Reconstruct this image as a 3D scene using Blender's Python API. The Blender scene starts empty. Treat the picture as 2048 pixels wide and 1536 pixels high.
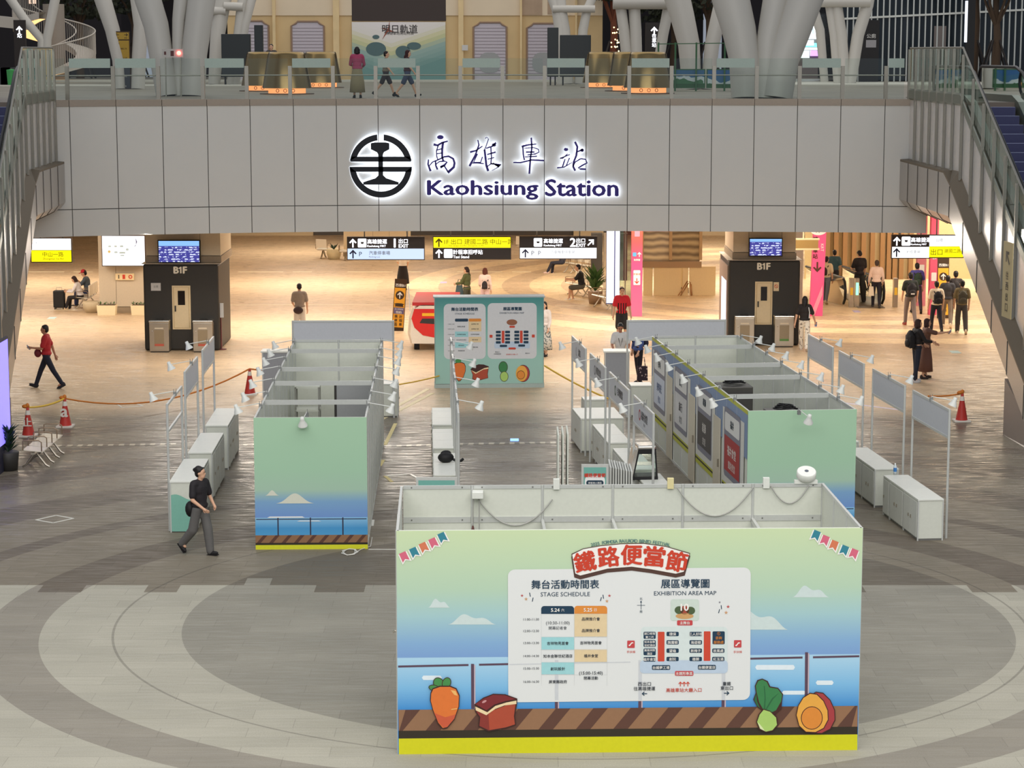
import bpy, bmesh, math, random
from math import sin, cos, pi, radians as R, atan2, hypot
from mathutils import Vector as V, Matrix as M
random.seed(11)
sc = bpy.context.scene; COL = sc.collection
# ---------------------------------------------------------------- camera, sky, lights, exposure
F = 4450.0; CZ = 9.15; HOR = 103.0
TH = math.atan((768 - HOR) / F); CT, ST = cos(TH), sin(TH)
cd = bpy.data.cameras.new('camera'); cam = bpy.data.objects.new('camera', cd); COL.objects.link(cam)
cd.sensor_width = 36; cd.lens = F / 2048 * 36; cd.clip_end = 2000
cam.location = (0, 0, CZ); cam.rotation_euler = (pi / 2 - TH, 0, 0); sc.camera = cam
sc.view_settings.view_transform = 'Standard'; sc.view_settings.look = 'None'
sc.view_settings.exposure = 0.0; sc.view_settings.gamma = 1.0
w = bpy.data.worlds.new('night'); sc.world = w; w.use_nodes = True
w.node_tree.nodes['Background'].inputs[0].default_value = (0.62, 0.68, 0.80, 1)
w.node_tree.nodes['Background'].inputs[1].default_value = 0.42
def lamp(name, loc, size, power, col=(1, 1, 1), rot=(0, 0, 0), sy=None):
    l = bpy.data.lights.new(name, 'AREA'); l.energy = power; l.color = col; l.size = size
    l.shape = 'RECTANGLE'; l.size_y = sy or size
    o = bpy.data.objects.new(name, l); COL.objects.link(o); o.location = loc; o.rotation_euler = rot; return o
lamp('canopy_and_fill_light', (2, 14, 27), 62, 14500, (1.0, 0.965, 0.91), sy=50)          # lamps under the great canopy
lamp('canopy_and_fill_light', (0, -6, 21), 44, 7000, (1.0, 0.97, 0.93), (R(62), 0, 0), sy=9)       # added front fill for bridge front and booth panels, no lamp of the place
lamp('canopy_and_fill_light', (0, 95, 25), 60, 8000, (1.0, 0.95, 0.88), sy=50)           # over the upper deck
for hx, hy in ((-20, 74), (-7, 74), (6, 74), (19, 74), (-20, 88), (-7, 88), (6, 88), (19, 88), (-7, 102), (10, 102)):
    lamp('hall_ceiling_light', (hx, hy, 4.5), 9, 720, (1.0, 0.89, 0.76), sy=4)  # warm ceiling lights under the deck
for hx in (-9, -3, 3, 9):
    lamp('soffit_light', (hx, 65.4, 3.72), 3.5, 170, (1.0, 0.89, 0.76), (R(-30), 0, 0), sy=1.0)
# ---------------------------------------------------------------- pixel of the photograph -> place in the station
def ray(px, py):
    a, b = (px - 1024) / F, (py - 768) / F
    return V((a, CT - b * ST, -ST - b * CT))
def g(px, py, z=0.0):
    d = ray(px, py); t = (z - CZ) / d.z; return V((d.x * t, d.y * t, z))
def gy(px, py, y):
    d = ray(px, py); t = y / d.y; return V((d.x * t, y, CZ + d.z * t))
# ---------------------------------------------------------------- materials
MATS = {}
def S(r, g_, b):
    f = lambda c: (c / 255 / 12.92) if c <= 10 else ((c / 255 + 0.055) / 1.055) ** 2.4
    return (f(r), f(g_), f(b))
def mat(name, col=(0.5, 0.5, 0.5), rough=0.6, metal=0.0, emit=None, es=1.0, alpha=1.0, trans=0.0, noise=0.06, ns=18.0, spec=0.5, ior=1.45):
    if name in MATS: return MATS[name]
    m = bpy.data.materials.new(name); m.use_nodes = True; MATS[name] = m
    nt = m.node_tree; b = nt.nodes['Principled BSDF']; L = nt.links
    b.inputs['Base Color'].default_value = (*col, 1); b.inputs['Roughness'].default_value = rough
    b.inputs['Metallic'].default_value = metal; b.inputs['Specular IOR Level'].default_value = spec
    b.inputs['IOR'].default_value = ior
    if trans: b.inputs['Transmission Weight'].default_value = trans
    if alpha < 1: b.inputs['Alpha'].default_value = alpha
    if emit:
        b.inputs['Emission Color'].default_value = (*emit, 1); b.inputs['Emission Strength'].default_value = es
    if noise and not emit:
        tc = nt.nodes.new('ShaderNodeTexCoord'); n = nt.nodes.new('ShaderNodeTexNoise'); n.inputs['Scale'].default_value = ns
        n.inputs['Detail'].default_value = 4
        L.new(tc.outputs['Object'], n.inputs['Vector'])
        mx = nt.nodes.new('ShaderNodeMix'); mx.data_type = 'RGBA'
        mx.inputs['A'].default_value = (*[c * (1 - noise) for c in col], 1); mx.inputs['B'].default_value = (*[min(1, c * (1 + noise)) for c in col], 1)
        L.new(n.outputs['Fac'], mx.inputs['Factor']); L.new(mx.outputs['Result'], b.inputs['Base Color'])
    return m
class NT:                                   # tiny node helper
    def __init__(s, m): s.nt = m.node_tree; s.b = s.nt.nodes['Principled BSDF']
    def n(s, t, **k):
        o = s.nt.nodes.new('ShaderNode' + t)
        for a, v in k.items(): setattr(o, a, v)
        return o
    def put(s, i, v):
        if hasattr(v, 'is_output'): s.nt.links.new(v, i)
        elif isinstance(v, (tuple, list)) and len(v) == 3 and i.type == 'RGBA': i.default_value = (*v, 1)
        else: i.default_value = v
    def math(s, op, a, b=0.0, c=None):
        o = s.n('Math', operation=op); s.put(o.inputs[0], a); s.put(o.inputs[1], b)
        if c is not None: s.put(o.inputs[2], c)
        return o.outputs[0]
    def vm(s, op, a, b=None):
        o = s.n('VectorMath', operation=op); s.put(o.inputs[0], a)
        if b is not None: s.put(o.inputs[1], b)
        return o.outputs[1] if op in ('LENGTH', 'DISTANCE') else o.outputs[0]
    def mix(s, f, a, b, bt='MIX'):
        o = s.n('Mix', data_type='RGBA', blend_type=bt); s.put(o.inputs['Factor'], f); s.put(o.inputs['A'], a); s.put(o.inputs['B'], b)
        return o.outputs['Result']
    def noise(s, vec, scale, detail=3, rough=0.5):
        o = s.n('TexNoise'); s.put(o.inputs['Vector'], vec); o.inputs['Scale'].default_value = scale
        o.inputs['Detail'].default_value = detail; o.inputs['Roughness'].default_value = rough; return o.outputs['Fac']
    def ramp(s, f, stops, const=False):
        o = s.n('ValToRGB'); cr = o.color_ramp; cr.interpolation = 'CONSTANT' if const else 'LINEAR'
        while len(cr.elements) < len(stops): cr.elements.new(0.5)
        for e, (p, c) in zip(cr.elements, stops): e.position = p; e.color = (*c, 1)
        s.put(o.inputs[0], f); return o.outputs[0]
    def pos(s): return s.n('NewGeometry').outputs['Position']
    def obj(s): return s.n('TexCoord').outputs['Object']
    def xyz(s, v):
        o = s.n('SeparateXYZ'); s.put(o.inputs[0], v); return o.outputs
# ---------------------------------------------------------------- mesh building
TXT = {}
def text_geo(t, off=0.0):
    k = (t, off)
    if k not in TXT:
        cu = bpy.data.curves.new('t', 'FONT'); cu.body = t; cu.size = 1; cu.offset = off; cu.resolution_u = 3 if len(t) < 3 else 2; cu.fill_mode = 'FRONT'
        o = bpy.data.objects.new('t', cu); COL.objects.link(o)
        dg = bpy.context.evaluated_depsgraph_get(); me = bpy.data.meshes.new_from_object(o.evaluated_get(dg), depsgraph=dg)
        vs = [v.co.copy() for v in me.vertices]; fs = [tuple(p.vertices) for p in me.polygons]
        bpy.data.objects.remove(o); bpy.data.curves.remove(cu); bpy.data.meshes.remove(me)
        xs = [v.x for v in vs] or [0, 1]; ys = [v.y for v in vs] or [0, 1]
        TXT[k] = (vs, fs, min(xs), max(xs), min(ys), max(ys))
    return TXT[k]
class MB:
    def __init__(s, T=None): s.v = []; s.f = []; s.mi = []; s.sm = []; s.mats = []; s.cur = 0; s.T = T or M.Identity(4)
    def use(s, m):
        if m not in s.mats: s.mats.append(m)
        s.cur = s.mats.index(m); return s
    def add(s, vs, fs, smooth=False, T=None):
        b = len(s.v); T = s.T @ T if T is not None else s.T
        s.v += [T @ V(v) for v in vs]
        for f in fs: s.f.append(tuple(i + b for i in f)); s.mi.append(s.cur); s.sm.append(smooth)
        return s
    def box(s, x0, x1, y0, y1, z0, z1, T=None):
        return s.add([(x0, y0, z0), (x1, y0, z0), (x1, y1, z0), (x0, y1, z0), (x0, y0, z1), (x1, y0, z1), (x1, y1, z1), (x0, y1, z1)],
                     [(3, 2, 1, 0), (4, 5, 6, 7), (0, 1, 5, 4), (1, 2, 6, 5), (2, 3, 7, 6), (3, 0, 4, 7)], T=T)
    def bar(s, p, q, wd, ht):
        p, q = V(p), V(q); d = (q - p); l = d.length; d.normalize()
        up = V((0, 0, 1)) if abs(d.z) < 0.95 else V((0, 1, 0)); x = d.cross(up).normalized(); u = x.cross(d)
        T = M(((x.x, d.x, u.x, p.x), (x.y, d.y, u.y, p.y), (x.z, d.z, u.z, p.z), (0, 0, 0, 1)))
        return s.box(-wd / 2, wd / 2, 0, l, -ht / 2, ht / 2, T=T)
    def tube(s, pts, r, n=8, caps=True, smooth=True, sq=1.0):
        pts = [V(p) for p in pts]; rs = r if isinstance(r, (list, tuple)) else [r] * len(pts)
        up = None; vs = []; fs = []
        for i, p in enumerate(pts):
            d = (pts[min(i + 1, len(pts) - 1)] - pts[max(i - 1, 0)]).normalized()
            if up is None:
                a = V((0, 0, 1)) if abs(d.z) < 0.9 else V((0, 1, 0)); up = (a - d * a.dot(d)).normalized()
            else:
                up = (up - d * up.dot(d)).normalized()
            x = d.cross(up)
            for k in range(n):
                an = 2 * pi * k / n; vs.append(p + x * (cos(an) * rs[i]) + up * (sin(an) * rs[i] * sq))
        for i in range(len(pts) - 1):
            for k in range(n):
                a, b = i * n + k, i * n + (k + 1) % n; fs.append((a, b, b + n, a + n))
        s.add(vs, fs, smooth)
        if caps: s.add([*vs[:n]], [tuple(range(n))[::-1]]); s.add([*vs[-n:]], [tuple(range(n))])
        return s
    def lathe(s, prof, n=20, T=None, smooth=True, a0=0, a1=2 * pi):
        full = abs(a1 - a0 - 2 * pi) < 1e-6; m = n if full else n + 1; vs = []; fs = []
        for r, z in prof:
            for k in range(m):
                an = a0 + (a1 - a0) * k / n; vs.append((cos(an) * r, sin(an) * r, z))
        for i in range(len(prof) - 1):
            for k in range(n):
                a, b = i * m + k, i * m + (k + 1) % m; fs.append((a, b, b + m, a + m))
        return s.add(vs, fs, smooth, T)
    def ell(s, c, r, n=12, T=None):
        m = n // 2 + 1; prof = [(sin(pi * i / m), -cos(pi * i / m)) for i in range(m + 1)]
        prof[0] = (0.02, -1); prof[-1] = (0.02, 1)
        return s.lathe(prof, n, (T or M.Identity(4)) @ M.Translation(V(c)) @ M.Diagonal((*r, 1)))
    def poly(s, pts, T=None): return s.add(pts, [tuple(range(len(pts)))], T=T)
    def prism(s, p2, y0, y1, T=None):          # outline in x,z pushed along y
        n = len(p2); vs = [(x, y0, z) for x, z in p2] + [(x, y1, z) for x, z in p2]
        return s.add(vs, [tuple(range(n)), tuple(range(2 * n - 1, n - 1, -1))] + [(i, i + n, (i + 1) % n + n, (i + 1) % n) for i in range(n)], T=T)
    def text(s, t, x, z, h=None, wd=None, y=0.0, off=0.0, T=None, thick=0.0, mode='c', shear=0.0, rot=0.0):
        """lettering in the x,z plane facing -y; centred on x,z; h = letter height, wd = greatest width"""
        if off:                              # heavier strokes: the same letters laid again a hair apart
            a_, c_, x0, x1, y0, y1 = text_geo(t); n_ = len(a_); vs = []; fs = []
            for i, (dx, dy) in enumerate(((0, 0), (off, 0), (-off, 0), (0, off * .7), (0, -off * .7))):
                vs += [V((v.x + dx, v.y + dy, -.0006 * i)) for v in a_]; fs += [tuple(j + i * n_ for j in f) for f in c_]
        else: vs, fs, x0, x1, y0, y1 = text_geo(t)
        if not fs: return s
        W, H = max(x1 - x0, 1e-4), max(y1 - y0, 1e-4)
        k = h / H if h else wd / W; kx = k
        if h and wd: kx = wd / W
        ca, sa = cos(rot), sin(rot); out = []
        for v in vs:
            a = (v.x - (x0 + x1) / 2) * kx; b = (v.y - (y0 + y1) / 2) * k; a += shear * b
            if mode == 'l': a += W * kx / 2
            out.append((x + a * ca - b * sa, y + v.z, z + a * sa + b * ca))
        if thick:
            n = len(out); ed = {}
            for f in fs:
                for i in range(len(f)):
                    e = (f[i], f[(i + 1) % len(f)])
                    if (e[1], e[0]) in ed: del ed[(e[1], e[0])]
                    else: ed[e] = 1
            out2 = [(a, b + thick, c) for a, b, c in out]
            return s.add(out + out2, fs + [tuple(i + n for i in f[::-1]) for f in fs] + [(b, a, a + n, b + n) for a, b in ed], T=T)
        return s.add(out, fs, T=T)
    def build(s, name, m=None, parent=None, bev=0.0, **tags):
        me = bpy.data.meshes.new(name); me.from_pydata([tuple(v) for v in s.v], [], s.f)
        for k in (s.mats if s.mats else [m]): me.materials.append(k)
        me.polygons.foreach_set('material_index', s.mi); me.polygons.foreach_set('use_smooth', s.sm); me.update()
        o = bpy.data.objects.new(name, me); COL.objects.link(o)
        if parent is not None: o.parent = parent
        if bev:
            b = o.modifiers.new('bevel', 'BEVEL'); b.width = bev; b.segments = 2; b.limit_method = 'ANGLE'
        return tag(o, **tags)
def tag(o, label=None, cat=None, group=None, kind=None):
    if label: o['label'] = label
    if cat: o['category'] = cat
    if group: o['group'] = group
    if kind: o['kind'] = kind
    return o
def thing(name, label, cat, loc=(0, 0, 0), rz=0.0, group=None):
    o = bpy.data.objects.new(name, None); COL.objects.link(o); o.location = loc; o.rotation_euler = (0, 0, rz)
    return tag(o, label, cat, group)
def struct(mb, name, m=None, **k): return mb.build(name, m, kind='structure', **k)
KIDS = {}
def dup(root, loc, rz=None, label=None, group=None, sz=None):
    def cp(o, p):
        c = o.copy(); COL.objects.link(c)
        if p is not None: c.parent = p
        for ch in o.children: cp(ch, c)
        return c
    r = cp(root, None); r.location = loc
    if rz is not None: r.rotation_euler = (0, 0, rz)
    if sz: r.scale = sz
    if label: r['label'] = label
    if group: r['group'] = group
    return r
def rrect(x0, x1, z0, z1, r, n=5, corners='abcd'):
    pts = []
    for nm, cx, cz, a in (('a', x1 - r, z0 + r, -pi / 2), ('b', x1 - r, z1 - r, 0), ('c', x0 + r, z1 - r, pi / 2), ('d', x0 + r, z0 + r, pi)):
        if nm in corners: pts += [(cx + r * cos(a + pi / 2 * k / n), cz + r * sin(a + pi / 2 * k / n)) for k in range(n + 1)]
        else: pts.append({'a': (x1, z0), 'b': (x1, z1), 'c': (x0, z1), 'd': (x0, z0)}[nm])
    return pts
def arrow(cx, cz, h, ang=0.0, wd=0.16):
    p = [(0, .5), (.42, .06), (.3, -.04), (wd / 2, .17), (wd / 2, -.5), (-wd / 2, -.5), (-wd / 2, .17), (-.3, -.04), (-.42, .06)]
    c, s_ = cos(ang), sin(ang); return [(cx + h * (a * c - b * s_), cz + h * (a * s_ + b * c)) for a, b in p]
def flat(mb, p2, y=0.0, T=None): return mb.add([(a, y, b) for a, b in p2], [tuple(range(len(p2)))], T=T)
def hue(name, r, g_, b, **k): return mat(name, S(r, g_, b), **k)
WHITE = hue('white_laminate', 226, 228, 220, rough=0.45); ALU = hue('white_aluminium', 205, 207, 203, rough=0.35, metal=0.25)
PANEL = hue('booth_panel', 214, 217, 205, rough=0.55); STEEL = hue('brushed_steel', 190, 182, 168, rough=0.28, metal=0.9)
BLACK = hue('black', 22, 22, 24, rough=0.6); DARK = hue('dark_grey', 52, 50, 48, rough=0.55); GREYP = hue('grey_panel', 150, 153, 158, rough=0.5)
INK = hue('navy_ink', 26, 52, 72); RED = hue('red_print', 205, 62, 44); PAPER = hue('white_print', 236, 236, 234); BROWN = hue('brown_ink', 84, 50, 40)
CREAM = hue('cream', 226, 205, 165); CHROME = hue('chrome', 215, 212, 205, rough=0.18, metal=0.95)
# ================================================================ floor
fm = mat('granite_floor', (0.3, 0.28, 0.25), rough=0.4, noise=0)
q = NT(fm); P = q.pos(); X, Y, Z = q.xyz(P)
flat2 = q.vm('MULTIPLY', P, (1, 1, 0))
def rad(cx, cy): return q.vm('DISTANCE', flat2, (cx, cy, 0))
br = q.n('TexBrick'); br.inputs['Scale'].default_value = 1.0; br.inputs['Mortar Size'].default_value = 0.006
br.inputs['Brick Width'].default_value = 1.2; br.inputs['Row Height'].default_value = 0.42; br.inputs['Bias'].default_value = 0.0
br.inputs['Color1'].default_value = (0.94, 0.94, 0.94, 1); br.inputs['Color2'].default_value = (1.05, 1.05, 1.05, 1); br.inputs['Mortar'].default_value = (0.80, 0.80, 0.80, 1)
q.put(br.inputs['Vector'], P)
LT, DK, DS = S(170, 166, 151), S(142, 136, 124), S(143, 139, 127)
def rings(r, edges, c0, c1, scale):
    st = [(0.0, c0)] + [(e / scale, c1 if i % 2 == 0 else c0) for i, e in enumerate(edges)]
    return q.ramp(q.math('DIVIDE', r, scale), st, True)
fore = rings(rad(0.72, 35.42), [8.22, 9.2, 10.75, 11.25, 12.7, 14.0, 15.6, 17.0, 18.4, 19.2, 20.6, 21.6], LT, DK, 40)
disc = q.math('LESS_THAN', rad(1.37, 35.35), 6.69)
col = q.mix(disc, fore, DS)
jn = q.math('LESS_THAN', q.math('ABSOLUTE', q.math('SUBTRACT', rad(0.95, 35.4), 7.36)), 0.02)
col = q.mix(q.math('MULTIPLY', jn, 0.45), col, S(90, 86, 78))
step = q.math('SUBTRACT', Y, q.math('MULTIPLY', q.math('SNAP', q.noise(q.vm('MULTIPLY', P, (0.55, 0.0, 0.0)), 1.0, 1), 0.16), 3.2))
old = q.math('GREATER_THAN', step, 36.1)                                    # darker floor finish from here, with the weaker canopy light painted in
col = q.mix(old, col, q.mix(1.0, col, (0.52, 0.47, 0.43), 'MULTIPLY'))  # beyond the step: darker finish with the weaker canopy light painted in
hall = rings(rad(13.5, 87.5), [10.3, 11.5, 12.7, 13.9, 15.15, 16.4, 17.6, 18.8], S(226, 200, 160), S(196, 170, 138), 40)
hall = q.mix(q.math('GREATER_THAN', rad(13.5, 87.5), 18.8), hall, S(203, 178, 146))
inh = q.math('MINIMUM', 1.0, q.math('MAXIMUM', 0.0, q.math('MULTIPLY', q.math('SUBTRACT', Y, 55.5), 0.6)))
col = q.mix(inh, col, hall)
col = q.mix(1.0, col, br.outputs['Color'], 'MULTIPLY')
blot = q.noise(P, 0.7, 4); col = q.mix(0.5, col, q.mix(1.0, col, q.ramp(blot, [(0.3, (0.84, 0.84, 0.84)), (0.7, (1.1, 1.1, 1.1))]), 'MULTIPLY'))
grain = q.noise(P, 45, 2); col = q.mix(0.35, col, q.mix(1.0, col, q.ramp(grain, [(0.3, (0.75, 0.75, 0.75)), (0.7, (1.2, 1.2, 1.2))]), 'MULTIPLY'))
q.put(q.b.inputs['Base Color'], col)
scr = q.noise(q.vm('MULTIPLY', P, (0.9, 7.0, 1)), 1.6, 4, 0.65)
rg = q.ramp(scr, [(0.38, (0.23, 0.23, 0.23)), (0.62, (0.62, 0.62, 0.62))])
far_ = q.math('MULTIPLY', q.math('SUBTRACT', 1.0, q.math('MINIMUM', 1.0, q.math('MAXIMUM', 0.0, q.math('MULTIPLY', q.math('SUBTRACT', Y, 38.0), 0.12)))), 0.3)
q.put(q.b.inputs['Roughness'], q.math('ADD', q.math('MULTIPLY', rg, 1.0), far_))
bp = q.n('Bump'); bp.inputs['Strength'].default_value = 0.05; bp.inputs['Distance'].default_value = 0.02; q.put(bp.inputs['Height'], scr)
q.put(q.b.inputs['Normal'], bp.outputs[0])
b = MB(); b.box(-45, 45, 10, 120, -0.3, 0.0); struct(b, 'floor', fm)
# pale stone strips let into the floor
sm = hue('pale_stone', 236, 222, 192, rough=0.4)
b = MB()
for (pa, pb, wd) in (((0, 610), (760, 610), 0.10), ((1110, 612), (1190, 612), 0.10), ((60, 620), (150, 620), .1)):
    p, r_ = g(*pa), g(*pb); b.bar((p.x, p.y, 0.0), (r_.x, r_.y, 0.0), wd, 0.012)
for k in range(-9, 12):
    x0 = k * 2.3; b.bar((x0, 93.1, 0.0), (x0 + (1.9 if k % 2 else 0.8), 93.1, 0.0), 0.22, 0.012)
struct(b, 'trim_1', sm)
tapeW = hue('floor_tape', 222, 222, 214, rough=0.3); tapeY = mat('cable_tape', S(190, 180, 150), rough=0.3, noise=0)
qq = NT(tapeY); wv = qq.n('TexWave'); wv.inputs['Scale'].default_value = 1.3; wv.inputs['Distortion'].default_value = 1.5; qq.put(wv.inputs['Vector'], qq.vm('MULTIPLY', qq.pos(), (1, 5, 1)))
qq.put(qq.b.inputs['Base Color'], qq.mix(qq.math('GREATER_THAN', wv.outputs['Fac'], 0.5), S(196, 188, 168), S(112, 104, 92)))
# ================================================================ bridge front (curved), deck, hall
def fy(x):                                   # plan of the bridge front: a shallow hollow curve
    return 66.55 - 2.1 * ((x + 0.8) / 12.2) ** 2 * (1.0 if x < 0 else 0.35)
DECK = 7.75; ZB = 3.84; ZS = 4.62
seams = []
x = -13.1
xs = [ (px - 1024) * 66.4 / F for px in (86, 170, 255.5, 341, 425.8, 508, 592, 676, 758, 840.5, 923.5, 1006, 1088.5, 1171.5, 1254.5, 1337.5, 1420.5, 1504, 1588.5, 1673, 1758.5, 1844)]
cm = hue('cladding_panel', 196, 196, 192, rough=0.38, noise=0.02, ns=1.5)
b = MB().use(cm)
def fasc_quad(b, xa, xb, z0, z1, off):
    p, r_ = V((xa, fy(xa), 0)), V((xb, fy(xb), 0))
    b.add([(p.x, p.y - off, z0), (r_.x, r_.y - off, z0), (r_.x, r_.y - off, z1), (p.x, p.y - off, z1),
           (p.x, p.y + .05, z0), (r_.x, r_.y + .05, z0), (r_.x, r_.y + .05, z1), (p.x, p.y + .05, z1)],
          [(0, 1, 2, 3), (4, 7, 6, 5), (0, 4, 5, 1), (3, 2, 6, 7), (0, 3, 7, 4), (1, 5, 6, 2)])
for xa, xb in zip(xs[:-1], xs[1:]):
    fasc_quad(b, xa + .011, xb - .011, ZS + .012, DECK - 0.17, 0.02); fasc_quad(b, xa + .011, xb - .011, ZB, ZS - .012, 0.02)
b.use(hue('seam_shadow_gap', 70, 68, 64))
for xa, xb in zip(xs[:-1], xs[1:]): fasc_quad(b, xa, xb, ZB + .01, DECK - 0.18, 0.0)
b.use(hue('edge_coping', 150, 138, 124, rough=0.25, metal=0.6))
for xa, xb in zip(xs[:-1], xs[1:]): fasc_quad(b, xa + .008, xb - .008, DECK - 0.17, DECK + 0.02, 0.05)
struct(b, 'wall_front')
dm = mat('deck_boards', S(120, 112, 98), rough=0.5, noise=0); q = NT(dm); P = q.pos()
wn = q.noise(q.vm('MULTIPLY', P, (0.35, 5.0, 1)), 1.4, 4, .6)
q.put(q.b.inputs['Base Color'], q.ramp(wn, [(0.35, S(92, 86, 75)), (0.65, S(150, 142, 126))]))
b = MB().use(dm)
pl = [(x, fy(x) + .05) for x in xs]
top = [(-40, 64.0)] + pl + [(40, 65.6), (40, 125), (-40, 125)]
b.poly([(x, y, DECK) for x, y in top]); n = len(top)
b.use(hue('ceiling_white', 215, 208, 196)); b.poly([(x, y, 4.7) for x, y in top][::-1])
b.add([(x, y, DECK) for x, y in top] + [(x, y, 4.7) for x, y in top], [(i, i + n, (i + 1) % n + n, (i + 1) % n) for i in range(n)])
struct(b, 'ceiling')
b = MB().use(hue('soffit_metal', 120, 112, 104, rough=.35, metal=.4))
for xa, xb in zip(xs[:-1], xs[1:]):
    b.add([(xa, fy(xa) - .02, ZB), (xb, fy(xb) - .02, ZB), (xb, fy(xb) + 1.2, ZB + .02), (xa, fy(xa) + 1.2, ZB + .02), (xa, fy(xa) + 1.3, 4.7), (xb, fy(xb) + 1.3, 4.7)], [(0, 3, 2, 1), (3, 4, 5, 2)])
struct(b, 'trim_2')
b = MB().use(hue('kerb_stone', 196, 192, 180))                 # pale kerb across the upper deck
b.box(-30, 9.5, 104.0, 104.7, DECK, DECK + 0.1); b.box(9.5, 40, 92.2, 100, DECK, DECK + 0.06); b.box(-30, -8.2, 90.5, 92.5, DECK, DECK + 0.05); struct(b, 'trim_3')
wb = hue('hall_wall', 216, 196, 160, rough=.5); wd_ = hue('hall_dark_band', 86, 80, 76, rough=.3)
b = MB().use(wd_); b.box(-45, 45, 112, 112.4, 0, 4.7)
b.use(wb)
for x0, x1 in ((-45, -10), (3.1, 4.6), (7.5, 45)): b.box(x0, x1, 111.7, 112, 0, 4.7)
b.use(hue('hall_rail_trim', 150, 140, 130)); b.box(-10, 3.1, 111.9, 112, 1.0, 1.12); b.box(-10, 3.1, 111.9, 112, 2.2, 2.26)
struct(b, 'wall_back')
b = MB().use(wb); b.box(-45.2, -45, 60, 112, 0, 4.7); struct(b, 'wall_left'); b = MB().use(wb); b.box(45, 45.2, 60, 112, 0, 4.7); struct(b, 'wall_right')
# pillars of the hall, each clad in joined sheets
def pillar(name, x0, x1, y0, y1, z1, label, tone=(205, 190, 165), grooves=(), zb=0.0):
    t = thing(name, label, 'pillar', ((x0 + x1) / 2, (y0 + y1) / 2, zb)); z1 -= zb; hx, hy = (x1 - x0) / 2, (y1 - y0) / 2
    b = MB().use(hue('pillar_cladding_%d' % tone[0], *tone, rough=.45)); cut = [-hx] + [gv * hx for gv in grooves] + [hx]
    for a, c in zip(cut[:-1], cut[1:]): b.box(a + .006, c - .006, -hy, hy, 0.22, z1)
    b.build('cladding', parent=t)
    b = MB(); b.box(-hx + .02, hx - .02, -hy + .03, hy - .02, 0, z1); b.build('core', hue('pillar_gap', 120, 104, 86), t)
    b = MB(); b.box(-hx - .02, hx + .02, -hy - .02, hy, 0, .2); b.build('skirting', hue('pillar_skirting', 150, 134, 112), t); return t
pillar('hall_pillar', -14.6, -12.4, 78.3, 80.2, 4.69, 'wide beige clad pillar carrying the bright map lightbox', (204, 190, 168), (-.45, .6))
pillar('hall_pillar', -11.28, -8.98, 68.42, 71.0, 4.69, 'beige pillar above the left dark B1F kiosk', (200, 186, 160), (.45,), 2.71)
pillar('hall_pillar', 6.93, 8.9, 69.62, 72.3, 4.69, 'beige pillar above the right dark B1F kiosk', (206, 190, 164), (-.5, .55), 2.71)
pillar('hall_pillar', -7.6, -4.65, 100.2, 102.0, 4.69, 'pale cream pillar half hidden by the left hanging exit sign', (226, 208, 174), (-.1, .4))
pillar('hall_pillar', 5.75, 6.75, 84.8, 86, 4.69, 'cream pillar standing on the stair enclosure wall', (226, 206, 172), (.2,))
# stair enclosure behind the pink post
t = thing('stair_enclosure', 'cream walled stair enclosure with glazed upper band behind the pink posts', 'stair enclosure')
b = MB().use(hue('cream_wall', 232, 208, 160, rough=.45)); YS = 84.0
for px0, px1 in ((1286, 1306), (1307, 1363), (1364, 1377), (1378, 1432)):
    p0, p1 = gy(px0, 605, YS), gy(px1, 533, YS); b.box(p0.x + .01, p1.x - .01, YS, YS + .15, 0, p1.z)
b.build('lower_wall', parent=t)
b = MB(); p0, p1 = gy(1284, 535, YS), gy(1403, 523, YS); b.box(p0.x, p1.x, YS - .06, YS + .1, p0.z, p1.z); b.build('ledge', hue('bronze_ledge', 168, 138, 104, rough=.35), t)
b = MB()
for px in (1284, 1341, 1401):
    p = gy(px, 520, YS); b.box(p.x - .05, p.x + .06, YS, YS + .1, p.z, 4.4)
b.build('mullion', hue('bronze_mullion', 190, 160, 120), t)
gm = hue('stair_glass', 176, 158, 128, rough=.12, metal=.3)
qq = NT(gm); wv = qq.n('TexWave'); wv.bands_direction = 'Z'; wv.inputs['Scale'].default_value = 1.2; wv.inputs['Distortion'].default_value = 3; qq.put(wv.inputs['Vector'], qq.pos())
qq.put(qq.b.inputs['Base Color'], qq.mix(wv.outputs['Fac'], S(146, 128, 104), S(224, 202, 160)))
b = MB(); b.box(gy(1286, 520, YS).x, gy(1400, 520, YS).x, YS + .12, YS + .15, gy(1300, 523, YS).z, 4.4); b.build('glazing', gm, t)
b = MB()
for px0, py0, px1, py1 in ((1356, 604, 1375, 562), (1361, 604, 1377, 566)):
    a, c = gy(px0, py0, YS - .4), gy(px1, py1, YS - .4); a.z = 0.03; b.tube([a, c, c + V((.1, 0, -.05)), V((c.x + .14, c.y, .03))], .025, 6)
b.build('handrail', hue('brass_rail', 168, 122, 78, metal=.6, rough=.3), t)
# escalator pit wall of tall fins at the right
t = thing('finned_screen_wall', 'tall wall of bronze fins and glass strips behind the hall escalator', 'screen wall')
gs = hue('warm_glass', 206, 188, 144, rough=.25); b = MB(); b.box(11.9, 21.5, 90.2, 90.3, 0, 4.69); b.build('glazing', gs, t)
for px in (1655, 1672, 1690, 1708, 1727, 1745, 1765, 1778, 1790, 1803, 1822):
    p = gy(px, 500, 90); b = MB(); b.box(p.x - .09, p.x + .09, 89.95, 90.2, 0, 4.69); b.build('fin', hue('bronze_fin', 150, 116, 78, rough=.4), t)
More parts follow.
